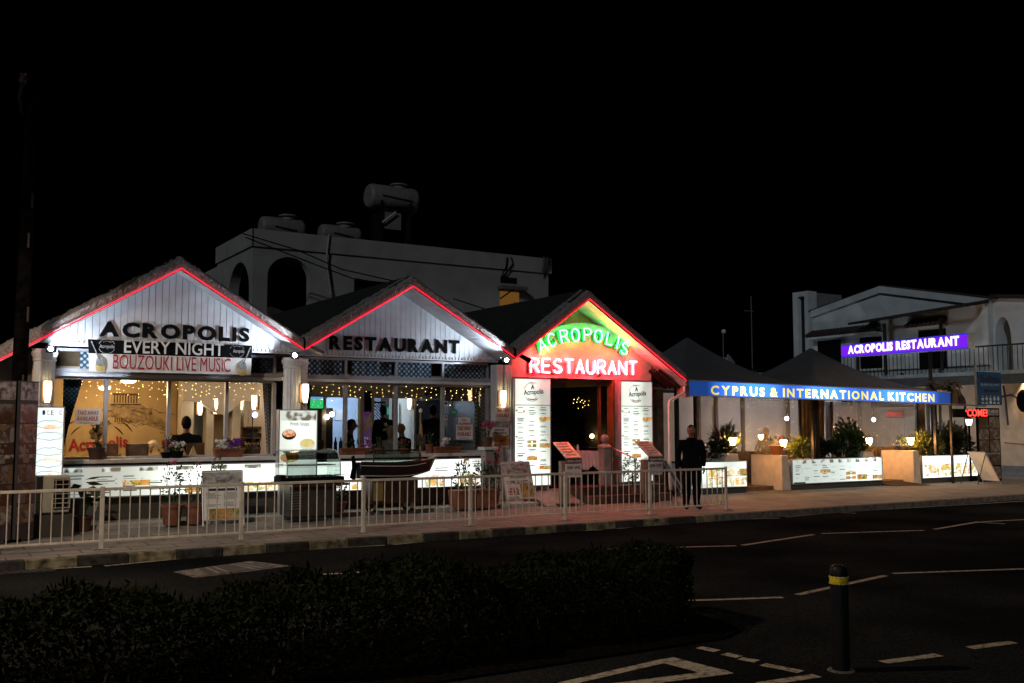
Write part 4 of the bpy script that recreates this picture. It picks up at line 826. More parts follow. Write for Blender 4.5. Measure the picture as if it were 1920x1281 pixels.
# ------------------------------------------------------------------ plants
def leaf_cloud(mb, c, r, n, l=.07, w=.03, up=.4, hollow=.5):
    c = Vector(c)
    for _ in range(n):
        d = Vector((random.gauss(0, 1), random.gauss(0, 1), random.gauss(0, 1))).normalized(); k = random.uniform(hollow, 1)*(1+.18*math.sin(d.x*5+d.z*4)+.12*math.sin(d.y*9))
        mb.leaf(c+Vector((d.x*r[0], d.y*r[1], d.z*r[2]))*k, l*random.uniform(.6, 1.3), w*random.uniform(.7, 1.3), d+Vector((0, 0, up)))
def blooms(c, r, n, s, m_, t, name='blossom'):
    q = MB(); c = Vector(c)
    for _ in range(n):
        p = c+Vector((random.uniform(-1, 1)*r[0], random.uniform(-1, 1)*r[1], random.uniform(-1, 1)*r[2]))
        for k in range(5):
            a = k*1.256+random.random(); q.leaf(p+Vector((math.cos(a)*s*.4, -abs(random.gauss(0, .004)), math.sin(a)*s*.4)), s, s*.7, (math.cos(a), random.gauss(0, .3), math.sin(a)))
    q.build(name, m_, t)
def pot(t, c, r, h, m_=None, name='pot'):
    MB().lathe(c, [(r*.72, 0), (r*.95, h*.85), (r*1.05, h*.85), (r*1.05, h), (r*.92, h), (r*.9, h*.9)], 18).build(name, m_ or terracotta, t, True)
def potted(px, py, v, label, r, h, top, n=160, lm=None, fl=None, potm=None, nm='potted_plant', cat='plant', z=None, l=.07, w=.03, group=None, wide=1., stems=5):
    b = at(px, py, v); b.z = z if z is not None else b.z; t = thing(nm, label, cat, b, group); pot(t, b, r, h, potm)
    MB().lathe(b+Vector((0, 0, h*.86)), [(r*.9, 0), (r*.5, .012)], 14).build('soil', soil, t)
    q = MB(); H = top-h
    for k in range(stems):
        a = k*2.4; tip = b+Vector((math.cos(a)*r*wide*.8, math.sin(a)*r*wide*.6, h+H*random.uniform(.6, .95))); q.tube([b+Vector((math.cos(a)*r*.3, math.sin(a)*r*.3, h*.85)), b.lerp(tip, .5)+Vector((.01, 0, h*.4)), tip], [.008, .006, .003], 5)
    q.build('stems', mat('green_stem', (.06, .08, .025), .6), t)
    q = MB(); leaf_cloud(q, b+Vector((0, 0, h+H*.52)), (r*wide*1.15, r*wide, H*.55), n, l, w); q.build('leaves', lm or leafm, t)
    if fl: blooms(b+Vector((0, -r*.3, h+H*fl[3])), (r*wide*fl[2], r*.8, H*.22), fl[0], fl[1], fl[4], t)
    return t
random.seed(21)
SZ = 1.1
potted(331, 857, 18.08, 'black bowl of white petunias on the sill of the left bay', .12, .12, .32, 110, z=SZ, fl=(34, .035, 1.1, .6, pet_white), potm=black_paint, nm='flower_pot', cat='flower pot', l=.05)
potted(311, 855, 18.12, 'bowl of dark magenta flowers on the sill, left of the white petunias', .09, .1, .36, 80, z=SZ, fl=(12, .035, 1, .6, pet_pink), potm=black_paint, nm='flower_pot', cat='flower pot', l=.05)
potted(180, 860, 18.1, 'brown pot with a single upright shoot on the sill of the left bay', .14, .2, .62, 60, lm=leaf_dk, z=SZ, potm=mat('brown_pot', (.07, .03, .02), .6), nm='flower_pot', cat='flower pot', wide=.5, l=.1)
def trough(px0, px1, py, v, label, h, fl, n=130, top=.34):
    a, b = at(px0, py, v), at(px1, py, v); t = thing('flower_trough', label, 'flower trough', ((a.x+b.x)/2, v, SZ)); c = (a.x+b.x)/2; W = (b.x-a.x)/2
    MB().hexa([(a.x+.02, v-.06, SZ), (b.x-.02, v-.06, SZ), (b.x-.02, v+.06, SZ), (a.x+.02, v+.06, SZ), (a.x, v-.08, SZ+h), (b.x, v-.08, SZ+h), (b.x, v+.08, SZ+h), (a.x, v+.08, SZ+h)]).build('trough', terracotta, t, bevel=.008)
    MB().box(a.x-.01, b.x+.01, v-.092, v-.08, SZ+h-.03, SZ+h).build('rim', terracotta, t)
    q = MB(); leaf_cloud(q, (c, v, SZ+h+.08), (W*.95, .1, .12), n, .055, .025); q.build('leaves', leafm, t)
    for (f, n_, m_, sp) in fl: blooms((a.x+(b.x-a.x)*f, v-.05, SZ+h+.1), (W*sp, .07, .07), n_, .04, m_, t)
trough(400, 455, 857, 18.05, 'terracotta trough of white and purple petunias on the left bay sill', .15, [(.22, 36, pet_white, .3), (.7, 46, pet_purple, .42)])
trough(637, 692, 853, 18.05, 'terracotta trough with magenta flowers at its right end on the middle bay sill', .13, [(.85, 26, pet_mauve, .25)], 60)
trough(814, 862, 851, 18.05, 'terracotta trough with one white flower clump on the middle bay sill', .13, [(.4, 26, pet_white, .25)], 40)
potted(709, 851, 18.1, 'small clay pot of cactus stems on the middle bay sill', .085, .12, .36, 40, z=SZ, nm='flower_pot', cat='flower pot', wide=.6)
potted(757, 851, 18.1, 'small clay pot with pale pink flowers behind the boat mast', .09, .11, .3, 50, z=SZ, fl=(9, .03, 1.2, .7, pet_pink), nm='flower_pot', cat='flower pot')
potted(805, 851, 18.15, 'plain clay pot with dark leaves on the middle bay sill right of the mast', .09, .18, .42, 40, lm=leaf_dk, z=SZ, nm='flower_pot', cat='flower pot', wide=.7)
# red geranium on a stone pedestal
p = at(914, 838, 17.5); t = thing('stone_pedestal', 'pale stone pedestal under the red geranium', 'pedestal', (p.x, 17.5, .08))
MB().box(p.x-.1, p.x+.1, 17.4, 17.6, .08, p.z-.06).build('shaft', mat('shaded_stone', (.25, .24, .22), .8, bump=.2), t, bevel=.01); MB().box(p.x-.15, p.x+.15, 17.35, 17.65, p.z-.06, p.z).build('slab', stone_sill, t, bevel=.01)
potted(914, 838, 17.5, 'dark clay pot of red geraniums on the stone pedestal', .12, .2, .52, 90, fl=(12, .06, .9, .75, pet_pink), nm='flower_pot', cat='flower pot', potm=mat('dark_clay', (.1, .04, .025), .7))
# pots on the pavement
potted(322, 976, 17.15, 'terracotta pot of tall roses by the fence, left one of the pair', .18, .34, 1.0, 150, z=.03, fl=(3, .05, .5, .95, pet_pink), nm='rose_pot', cat='rose pot', l=.055, w=.035, wide=1.1)
potted(364, 972, 17.2, 'terracotta pot of thin roses behind the white menu sandwich board', .16, .34, 1.02, 70, z=.03, fl=(2, .05, .4, .95, pet_pink), nm='rose_pot', cat='rose pot', l=.05, w=.03)
potted(407, 965, 17.5, 'bushy potted shrub behind the white menu sandwich board', .16, .3, 1.05, 170, z=.08, nm='potted_shrub', cat='potted plant', l=.07)
potted(632, 965, 17.5, 'low green bush in a pot between the food case and the boat cart', .17, .18, .55, 260, z=.08, fl=(5, .03, .8, .8, mat('yellow_petal', (.6, .45, .03), .6)), nm='potted_shrub', cat='potted plant', l=.06, wide=1.2)
b = at(155, 975, 17.2); b.z = 0
t = thing('calla_plant', 'arum plant with big arrow leaves and one white flower beside the air conditioner', 'plant', b); q = MB(); pot(t, b, .15, .25, mat('dark_clay', (.1, .04, .025), .7))
for k in range(16):
    a = random.uniform(-2.6, .6); tip = b+Vector((math.cos(a)*random.uniform(.05, .38), math.sin(a)*.2, random.uniform(.35, .85))); q.leaf(tip, .28, .14, (math.cos(a), -.4, random.uniform(-.2, .5)))
q.build('leaves', leaf_dk, t); q = MB()
for k in range(6): a = -.4*k; q.tube([b+Vector((0, 0, .2)), b+Vector((math.cos(a)*.12, math.sin(a)*.1, .6))], .008, 5)
q.build('stems', leafm, t); fp = b+Vector((.16, -.18, .42)); MB().lathe(fp, [(.005, -.1), (.02, -.04), (.05, .03), (.055, .05)], 10).build('flower', pet_white, t, True)
for i, (px, lab, w_) in enumerate(((867, 'terracotta tub of pale green plants before the middle bay, left of two', 1.), (905, 'terracotta tub of dark leafy plants before the white pilaster, right of two', 1.1))):
    b = at(px, 950, 17.3); b.z = .03; t = thing('plant_tub', lab, 'plant tub', b); MB().hexa([(b.x-.2, 17.14, .03), (b.x+.2, 17.14, .03), (b.x+.2, 17.46, .03), (b.x-.2, 17.46, .03), (b.x-.23, 17.11, .4), (b.x+.23, 17.11, .4), (b.x+.23, 17.49, .4), (b.x-.23, 17.49, .4)]).build('tub', terracotta, t, bevel=.015)
    MB().box(b.x-.245, b.x+.245, 17.09, 17.11, .36, .405).build('rim', terracotta, t); q = MB(); leaf_cloud(q, b+Vector((0, 0, .62)), (.24, .2, .34), 190, .075, .035); q.build('leaves', leafm if i == 0 else leaf_dk, t)
    q = MB()
    for k in range(7): a = k*.9; q.tube([b+Vector((0, 0, .38)), b+Vector((math.cos(a)*.15, math.sin(a)*.12, .95))], [.008, .004], 5)
    q.build('stems', leafm, t); blooms(b+Vector((.02, -.1, .98)), (.18, .1, .1), 4, .05, pet_red if i else mat('orange_petal', (.6, .3, .1), .6), t)
potted(925, 935, 17.6, 'tall leafy plant with red blooms squeezed between the tub and the door menu', .15, .3, 1.12, 170, lm=leaf_dk, z=.08, fl=(6, .05, .7, .85, pet_red), nm='potted_shrub', cat='potted plant')
b = at(1186, 925, 17.45); b.z = .0; t = thing('topiary', 'small clipped ball tree in a pot against the right door menu', 'topiary', b); pot(t, b, .17, .3)
MB().tube([b+Vector((0, 0, .25)), b+Vector((.01, 0, .62))], .018, 7).build('trunk', bark, t); q = MB(); leaf_cloud(q, b+Vector((0, 0, .72)), (.27, .24, .27), 520, .05, .026, 0, .55); leaf_cloud(q, b+Vector((.1, 0, .42)), (.24, .2, .16), 90, .05, .026); q.build('crown', leaf_dk, t)
# ------------------------------------------------------------------ boat on its cart
bt = thing('model_boat', 'black display boat with two white lines and a short mast', 'boat', (8.0, 17.05, .68)); BVY = 17.05
def hull(x0, x1, zk, zt, beam, name, m_, inset=0):
    n = 22; vs = []; fs = []; prof = 7
    for i in range(n+1):
        f = i/n; x = x0+(x1-x0)*f; sheer = zt(f); keel = zk(f); b_ = beam*(1-max(0, (f-.55)/.45)**2.2)*(.72+.28*min(1, f/.25))+.004
        for j in range(prof):
            a = math.pi*j/(prof-1); yy = math.cos(a); zz = abs(math.sin(a))**.8; vs.append((x+(.12*(1-zz) if f > .9 else 0), BVY+b_*yy, sheer+(keel-sheer)*zz))
    for i in range(n):
        for j in range(prof-1): fs.append((i*prof+j, i*prof+j+1, (i+1)*prof+j+1, (i+1)*prof+j))
    fs += [tuple(range(prof)), tuple(range(n*prof+prof-1, n*prof-1, -1))]
    return MB().add(vs, fs).build(name, m_, bt, True)
bx0, bx1 = at(668, 880, BVY).x, at(806, 880, BVY).x
zt = lambda f: .965+.03*(1-f)**2+.11*max(0, f-.55)**1.4*2; zk = lambda f: .70+.16*max(0, f-.72)**1.2*3
hull(bx0, bx1, zk, zt, .3, 'hull', mat('black_gloss_paint', (.006, .006, .007), .25))
q = MB()
for off, nm in ((-.05, 'a'), (-.235, 'b')):
    pts = []
    for i in range(20):
        f = i/19*.96; x = bx0+(bx1-bx0)*f; b_ = .3*(1-max(0, (f-.55)/.45)**2.2)*(.72+.28*min(1, f/.25))+.012; dz = abs(off)/(zt(f)-zk(f)); pts.append((x, BVY-b_*math.cos(math.asin(min(1, dz**1.25)))*1.01-.004, zt(f)+off))
    q2 = MB(); q2.tube(pts, .006, 5); q2.build('white_line', white_paint, bt)
q = MB(); pts = [(bx0+(bx1-bx0)*i/24+(.12 if i > 22 else 0), BVY-(.3*(1-max(0, (i/24-.55)/.45)**2.2)*(.72+.28*min(1, i/24/.25))+.008), zt(i/24)+.01) for i in range(25)]
q.tube(pts, .018, 6); q.build('gunwale', dark_wood, bt, True)
MB().tube([(bx1-.04, BVY, zt(1)-.02), (bx1+.17, BVY, zt(1)+.07)], [.03, .015], 8).build('bowsprit', white_paint, bt)
MB().box(bx0+.05, bx1-.35, BVY-.22, BVY+.22, .93, .955).build('deck', mat('deck_white', (.6, .6, .6), .5), bt)
mx = at(788, 860, BVY).x; MB().tube([(mx, BVY, .8), (mx, BVY, at(788, 775, BVY).z)], [.022, .016], 8).build('mast', mat('mast_wood', (.3, .18, .08), .5), bt, True)
MB().lathe((mx, BVY, at(788, 774, BVY).z), [(.02, 0), (.035, .03), (.03, .06), (.01, .08)], 10).build('masthead_lamp', white_paint, bt, True); MB().tube([(mx, BVY-.02, 1.62), (mx-.03, BVY-.03, 1.52), (mx+.02, BVY-.03, 1.45), (mx, BVY-.02, 1.7)], .016, 6).build('rope_coil', mat('rope', (.35, .22, .1), .9), bt)
MB().box(mx-.09, mx+.09, BVY-.035, BVY-.022, 1.3, 1.5).build('small_sign', mat('dim_sign', (.1, .09, .08), .6, var=.8, scale=40), bt)
MB().prism([(bx0-.12, .72), (bx0-.02, .66), (bx0+.0, .95), (bx0-.05, 1.12), (bx0-.09, 1.1), (bx0-.08, .9)], BVY-.02, BVY+.02).build('rudder', black_paint, bt); MB().lathe((bx0+.02, BVY-.26, .74), [(.02, -.03), (.05, 0), (.02, .03)], 12).build('fender', white_paint, bt, True)
q = MB(); gx0, gx1 = bx0+.25, mx-.12; q.box(gx0, gx1, BVY-.2, BVY-.195, .955, 1.2).box(gx0, gx1, BVY+.195, BVY+.2, .955, 1.2).box(gx0, gx1, BVY-.2, BVY+.2, 1.2, 1.206); q.build('glass_cover', case_glass, bt)
q = MB()
for x in (gx0, gx1): q.tube([(x, BVY-.2, .95), (x, BVY-.2, 1.215)], .012, 6)
q.tube([(gx0, BVY-.2, 1.215), (gx1, BVY-.2, 1.215)], .01, 6); q.build('cover_frame', dark_wood, bt)
ct = thing('wooden_cart', 'dark wooden cart on small castors carrying the black boat', 'cart', (7.95, 17.05, .08)); cx0, cx1 = at(690, 930, BVY).x, at(775, 930, BVY).x
MB().box(cx0, cx1, 16.85, 17.25, .24, .69).build('cabinet', dark_wood, ct, bevel=.01); MB().box(cx0-.03, cx1+.03, 16.83, 17.27, .66, .7).build('top', wood, ct); MB().box(cx0+.02, cx0+.2, 16.835, 16.85, .3, .63).build('ochre_panel', mat('ochre_board', (.28, .2, .07), .6), ct)
for x in (cx0+.08, cx1-.1):
    for y in (16.9, 17.2):
        q = MB(); q.tube([(x, y-.015, .12), (x, y+.015, .12)], .04, 12); q.build('castor', black_paint, ct, True); MB().box(x-.02, x+.02, y-.02, y+.02, .13, .24).build('castor_fork', steel, ct)
# ------------------------------------------------------------------ food display case
dc = thing('food_display_case', 'refrigerated counter with curved glass on a dark steel cabinet before the soup poster', 'display case', (6.3, 16.9, .08)); dx0, dx1 = at(527, 900, 16.9).x, at(626, 900, 16.9).x
MB().box(dx0+.1, dx1-.02, 16.7, 17.25, .1, .62).build('cabinet', mat('dark_steel', (.1, .1, .1), .4, .6), dc, bevel=.01); MB().box(dx0, dx1+.08, 16.6, 17.3, .66, .78).build('counter', black_paint, dc, bevel=.01)
MB().box(dx0+.1, dx1+.18, 16.62, 17.3, .62, .66).build('counter_edge', mat('granite_edge', (.12, .06, .05), .3, var=.6, scale=40), dc)
q = MB()
for k in range(7): q.obox((dx0+.2, 16.69, .24+k*.045), (.22, .012, .022), (.5, 0, 0))
q.build('vent_slats', steel, dc); prof = [(16.6, .78), (16.59, .95), (16.63, 1.08), (16.72, 1.18), (16.85, 1.23), (17.25, 1.24)]
q = MB()
for i in range(len(prof)-1): (y0, z0), (y1, z1) = prof[i], prof[i+1]; q.hexa([(dx0, y0, z0), (dx1, y0, z0), (dx1, y1, z1), (dx0, y1, z1), (dx0, y0+.006, z0+.006), (dx1, y0+.006, z0+.006), (dx1, y1+.006, z1+.006), (dx0, y1+.006, z1+.006)])
q.build('curved_glass', case_glass, dc, True)
for x in (dx0, dx1):
    MB().tube([(x, y, z) for y, z in prof], .011, 6).build('glass_edge', mat('glass_edge', (.5, .6, .55), .2), dc); MB().prism([(0, 0), (1, 0), (1, 1)], 0, 0) if False else None
    MB().add([(x, y, z) for y, z in prof]+[(x, 17.25, .78)], [tuple(range(7))]).build('side_glass', case_glass, dc)
MB().box(dx0+.05, dx1-.05, 16.68, 17.2, .97, .985).build('shelf', mat('grey_shelf', (.15, .15, .15), .4), dc); MB().box(dx0-.1, dx0+.02, 16.62, 16.9, .68, .82).build('control_box', black_paint, dc)
for x in (dx0+.15, dx1-.08): MB().box(x-.03, x+.03, 16.75, 17.2, .08, .1).build('foot', dark_metal, dc)
# ------------------------------------------------------------------ curtains
def curtain(name, label, tl, tr, br, bl, v, m_, folds=9, group=None):
    t = [at(*q, v) for q in (tl, tr, br, bl)]; vs = []; fs = []; n = folds*8
    for i in range(n+1):
        f = i/n
        for j in range(9):
            g = j/8; p = t[0].lerp(t[1], f).lerp(t[3].lerp(t[2], f), g); vs.append((p.x, v+.035*math.sin(f*folds*6.283+g*.8), p.z))
    for i in range(n):
        for j in range(8): fs.append((i*9+j, (i+1)*9+j, (i+1)*9+j+1, i*9+j+1))
    return tag(MB().add(vs, fs).build(name, m_, None, True), label, 'curtain', group)
cdot = lattice('curtain_teal', (.015, .03, .035), (.2, .3, .33), .055); cdot2 = lattice('curtain_dark', (.01, .011, .014), (.09, .1, .11), .06); cfl = lattice('curtain_edge', (.25, .25, .28), (.06, .06, .07), .05); cgold = lattice('curtain_gold', (.06, .05, .03), (.35, .28, .14), .06)
curtain('gathered_curtain', 'dark teal dotted curtain gathered at the left end of the left bay', (119, 708), (157, 708), (128, 800), (116, 855), 18.55, cdot)
curtain('gathered_curtain', 'dark dotted curtain at the right end of the left bay', (497, 713), (532, 714), (532, 856), (507, 856), 18.5, cdot2)
curtain('gathered_curtain', 'pale flowered curtain edge beside the wine rack', (492, 712), (500, 713), (509, 856), (501, 856), 18.46, cfl, 2)
curtain('gathered_curtain', 'pale spotted curtain edge at the left end of the middle bay', (574, 722), (584, 722), (581, 770), (573, 770), 18.5, cfl, 2)
curtain('gathered_curtain', 'gold patterned curtain at the right end of the middle bay', (890, 724), (913, 724), (910, 845), (892, 845), 18.5, cgold, 5)
# ------------------------------------------------------------------ fairy lights
def fairy(px0, px1, v, z0, z1, n, label, seed, r=.0068, amp=.18):
    a, b = at(px0, 710, v), at(px1, 710, v); rnd = random.Random(seed); t = thing('fairy_lights', label, 'fairy lights', ((a.x+b.x)/2, v, z1), 'curtains of warm fairy lights')
    MB().tube([(a.x, v, z1), (b.x, v, z1)], .004, 4).build('cable', dark_metal, t); k = 0
    for i in range(n):
        x = a.x+(b.x-a.x)*(i+.5)/n+rnd.uniform(-.02, .02); L_ = (z1-z0)*(.45+.55*abs(math.sin(i*1.7)))*rnd.uniform(.8, 1); q = MB(); nb = max(2, int(L_/.085))
        for j in range(nb): q.ball((x+rnd.uniform(-.025, .025), v+rnd.uniform(-.02, .02), z1-L_*(j+rnd.random())/nb), r*rnd.uniform(.7, 1.15), 6)
        q.build('bulb_strand', fairy_em, t)
fairy(150, 318, 18.5, 2.1, 2.47, 19, 'warm fairy lights hanging before the mural', 1); fairy(326, 490, 18.5, 2.08, 2.47, 18, 'warm fairy lights hanging before the scalloped arches', 2)
fairy(585, 742, 18.5, 2.1, 2.47, 15, 'warm fairy lights hanging left of the middle mullion in the middle bay', 3); fairy(748, 905, 18.5, 2.05, 2.47, 17, 'warm fairy lights hanging over the dark doorway of the middle bay', 4)
fairy(1073, 1128, 20.5, 1.98, 2.35, 10, 'small fairy lights deep inside the entrance hall', 5, .0075); fairy(1330, 1500, 19.75, 2.02, 2.32, 16, 'faint fairy lights under the tent behind the clear sheet', 6, .006)
# ------------------------------------------------------------------ mural
MV = 22.27; a, b = at(128, 700, MV), at(328, 880, MV)
mu = thing('wall_mural', 'tan painted mural of a ruined hilltop temple with red word Acropolis', 'mural', ((a.x+b.x)/2, MV, .8)); pencil = mat('mural_pencil', (.14, .085, .045), .9, var=.5, scale=10); shade_ = mat('mural_wash', (.42, .3, .16), .9, var=.3, scale=8)
MB().box(a.x, b.x, MV, MV+.02, .6, 2.6).build('panel', mat('mural_tan', (.55, .4, .2), .9, var=.12, scale=3), mu)
def mq(pts, nm, m_, d=.006):
    P_ = [at(x, y, MV) for x, y in pts]; MB().prism([(p.x, p.z) for p in P_], MV-d, MV-.001).build(nm, m_, mu)
mq([(198, 757), (262, 757), (285, 772), (312, 792), (322, 812), (300, 806), (270, 796), (230, 790), (190, 770)], 'hill_wash', shade_, .003)
q = MB()
for k in range(9): x = 215+k*5.2; p, e = at(x, 741, MV), at(x, 756, MV); q.box(p.x-.012, p.x+.012, MV-.007, MV-.001, e.z, p.z)
p, e = at(211, 741, MV), at(262, 738, MV); q.box(p.x, e.x, MV-.007, MV-.001, p.z, p.z+.04); q.box(p.x-.03, e.x+.03, MV-.007, MV-.001, at(211, 757, MV).z-.03, at(211, 757, MV).z); q.build('temple_drawing', pencil, mu)
q = MB(); rnd = random.Random(5)
for k in range(26):
    x = rnd.uniform(190, 300); y = 757+(x-190)*.2*rnd.random()+rnd.uniform(0, 36); pts = [at(x+6*j, y+j*rnd.uniform(-.5, 2.6), MV)+Vector((0, -.004, 0)) for j in range(rnd.randint(3, 6))]; q.tube(pts, .006, 4)
q.build('hill_lines', pencil, mu)
for x in (281, 284): mq([(x-1.4, 778), (x, 764), (x+1.4, 778)], 'cypress', pencil)
q = MB()
for k in range(4): p, e = at(216+k*4, 784, MV), at(216+k*4, 792, MV); q.box(p.x-.01, p.x+.01, MV-.007, MV-.001, e.z, p.z)
q.build('lower_temple', pencil, mu)
q = MB(); A_, B_ = at(128, 846, MV-.01), at(240, 838, MV-.01); letter(q, 'Acropolis', A_, B_, .24, .006, .03); q.build('lettering', ink_red, mu)
q = MB(); A_, B_ = at(170, 800, MV-.01), at(207, 796, MV-.01); letter(q, 'Cyprus', A_, B_, .12, .006, .01); q.build('small_lettering', ink, mu)
for r in (.55, .75):
    for s in (1, -1):
        c = at(182, 830, MV-.01); q = MB(); q.tube([c+Vector((s*r*math.cos(R(x)), 0, r*.75*math.sin(R(x)))) for x in range(22, 62, 8)], [.004, .012, .014, .012, .004], 4); q.build('brush_stroke', ink, mu)
c = at(184, 811, MV-.008); MB().prism([(c.x+.16*math.cos(R(x))*1.1, c.z+.12*math.sin(R(x))) for x in range(0, 360, 20)], MV-.01, MV-.002).build('barrel_drawing', mat('barrel_print', (.3, .18, .08), .9, var=.5), mu)
q = MB()
for dx in (-.09, 0., .09): q.box(c.x+dx-.006, c.x+dx+.006, MV-.014, MV-.01, c.z-.11, c.z+.11)
q.build('barrel_hoop', ink, mu)
for k in range(3): p, e = at(213+k*4, 862, MV-.01), at(217+k*4.5, 853-k, MV-.01); MB().tube([p, e], .012, 4).build('brush_stroke', ink, mu)
# ------------------------------------------------------------------ people
def person(base, label, pose='stand', yaw=0., s=1., top=black_cloth, legs=navy_cloth, hair=hair_dark, bald=False, bulk=1., group=None, long_hair=False, print_=None, lean=0.):
    """yaw 0 faces the road (-y); one skinned body, hair as its child"""
    t = thing('person', label, 'person', base, group, yaw); J = {}; E_ = []; Rr = {}
    def j(n, p, r, par=None):
        J[n] = Vector(p); Rr[n] = r
        if par: E_.append((par, n))
    sit = pose == 'sit'; hz = .5 if sit else .95
    j('pelvis', (0, 0, hz), .135*bulk); j('waist', (0, .0, hz+.17), .14*bulk, 'pelvis'); j('chest', (0, -.01-lean*.5, hz+.36), .158*bulk, 'waist'); j('neckbase', (0, .005-lean, hz+.51), .075, 'chest'); j('neck', (0, -.01-lean, hz+.575), .055, 'neckbase')
    j('skull', (0, -.025-lean, hz+.65), .07, 'neck')
    for sd, nm in ((-1, 'l'), (1, 'r')):
        j('sh'+nm, (sd*.185*bulk, .005-lean*.8, hz+.45), .072*bulk, 'chest')
        if sit: j('el'+nm, (sd*.25, -.06-lean, hz+.2), .052, 'sh'+nm); j('wr'+nm, (sd*.17, -.29, hz+.2), .036, 'el'+nm)
        else: j('el'+nm, (sd*.232*bulk, .035, hz+.18), .06*bulk, 'sh'+nm); j('wr'+nm, (sd*.215*bulk, -.05, hz-.05), .045, 'el'+nm)
        if sit: j('hip'+nm, (sd*.1, -.04, hz-.02), .1, 'pelvis'); j('kn'+nm, (sd*.12, -.42, hz), .068, 'hip'+nm); j('an'+nm, (sd*.12, -.42, .09), .05, 'kn'+nm); j('to'+nm, (sd*.13, -.58, .045), .042, 'an'+nm)
        else: j('hip'+nm, (sd*.1, 0, hz-.1), .108*bulk, 'pelvis'); j('kn'+nm, (sd*.108, -.02, .5), .086*bulk, 'hip'+nm); j('an'+nm, (sd*.115, .02, .1), .07, 'kn'+nm); j('to'+nm, (sd*.15, -.16, .05), .05, 'an'+nm)
    names = list(J); me = bpy.data.meshes.new('tmp'); me.from_pydata([J[n] for n in names], [(names.index(a), names.index(b)) for a, b in E_], []); o = bpy.data.objects.new('tmp', me); scene.collection.objects.link(o)
    o.modifiers.new('skin', 'SKIN'); sv = me.skin_vertices[0].data
    for i, n in enumerate(names): sv[i].radius = (Rr[n], Rr[n]*(.82 if n in ('pelvis', 'waist', 'chest') else 1)); sv[i].use_root = n == 'pelvis'
    sb = o.modifiers.new('sub', 'SUBSURF'); sb.levels = 2; sb.render_levels = 2
    dg = bpy.context.evaluated_depsgraph_get(); dg.update(); bm_ = bpy.data.meshes.new_from_object(o.evaluated_get(dg)); vs = [v.co.copy() for v in bm_.vertices]; fs = [tuple(p.vertices) for p in bm_.polygons]
    bpy.data.objects.remove(o); bpy.data.meshes.remove(me)
    B = MB().add(vs, fs); hc = J['skull']+Vector((0, -.012, .055)); n0 = len(B.f)
    hd_ = MB().ball((0, 0, 0), 1, 18); out = []
    for v in hd_.v:
        x, y, z = v; jaw = 1-.28*max(0, -z)**1.5; fr = .012*math.exp(-((z+.05)**2)/.05)*max(0, -y)**3*math.exp(-(x*x)/.02)*2.2
        eye = -.008*(math.exp(-((abs(x)-.36)**2+(z-.05)**2)/.015) if y < 0 else 0)
        out.append(hc+Vector((x*.076*jaw, y*.098*(jaw if y < 0 else 1)-fr-eye, z*.122)))
    B.add(out, hd_.f)
    for sd in (-1, 1): B.ball(hc+Vector((sd*.078, .008, -.005)), .022, 8, (.4, .8, 1.3))
    B.tube([hc+Vector((0, -.09, .02)), hc+Vector((0, -.118, -.028)), hc+Vector((0, -.1, -.035))], [.008, .015, .009], 6); n1 = len(B.f)
    for nm, sd in (('l', -1), ('r', 1)):   # hands: palm, four fingers, thumb
        w_ = J['wr'+nm]; d = (w_-J['el'+nm]).normalized(); c = w_+d*.055; side = Vector((sd*.0, -1, 0)) if not sit else Vector((-sd, 0, 0)); B.ball(c, .045, 8, (.55, .95, 1.05) if not sit else (.95, 1.1, .5))
        for k in range(4):
            o_ = c+side*(-.03+.02*k)+d*.035; L_ = (.06, .072, .075, .066)[k]; B.tube([o_, o_+d*L_*.5+Vector((-sd*.006, 0, 0)), o_+d*L_*.9+Vector((-sd*.02, 0, 0))], [.0095, .009, .006], 6)
        B.tube([c+side*.035, c+side*.055+d*.03, c+side*.055+d*.055], [.011, .01, .007], 6)
    body = B.build('body', [top, legs, skin, shoe], t, True, local=True); me = body.data
    for i, p in enumerate(me.polygons):
        c = p.center
        if i >= n1 or (n0 <= i < n1): p.material_index = 2
        elif c.z > hz+.545: p.material_index = 2
        elif sit: p.material_index = 3 if c.z < .1 else (1 if (c.z < hz+.07 and (c.y < -.1 or c.z < hz+.03) and abs(c.x) < .2) else 0)
        else:
            near = min(('anl', 'anr', 'tol', 'tor', 'knl', 'knr', 'wrl', 'wrr', 'hipl', 'hipr', 'pelvis', 'waist', 'chest'), key=lambda n: (c-J[n]).length); p.material_index = 3 if (near[:2] in ('to',) or c.z < .085) else (1 if near[:2] in ('an', 'kn', 'hi') and c.z < hz-.1 else 0)
    if not bald or hair is hair_grey:
        H = MB().ball((0, 0, 0), 1, 18); keep = []; ov = []
        for v in H.v: x, y, z = v; ov.append(hc+Vector((x*.084, y*.105+.006, z*.13+.004)))
        for f in H.f:
            cz = sum(H.v[i][2] for i in f)/len(f); cy = sum(H.v[i][1] for i in f)/len(f)
            lim = -.72 if cy > .3 else (-.3 if cy > -.15 else .5+(.0 if cy > -.6 else .15))
            if bald: lim = -.2 if cy > .05 else 9
            if cz > lim and not (bald and cz > .55): keep.append(f)
        MB().add(ov, keep).build('hair', hair, t, True, local=True)
    for sd in (-1, 1):
        MB().ball(hc+Vector((sd*.03, -.082, .012)), .011, 8).build('eye', mat('eye_dark', (.02, .012, .01), .2), t, True, local=True)
    MB().obox(hc+Vector((0, -.084, -.062)), (.045, .012, .009)).build('mouth', mat('lip', (.25, .08, .07), .5), t, local=True)
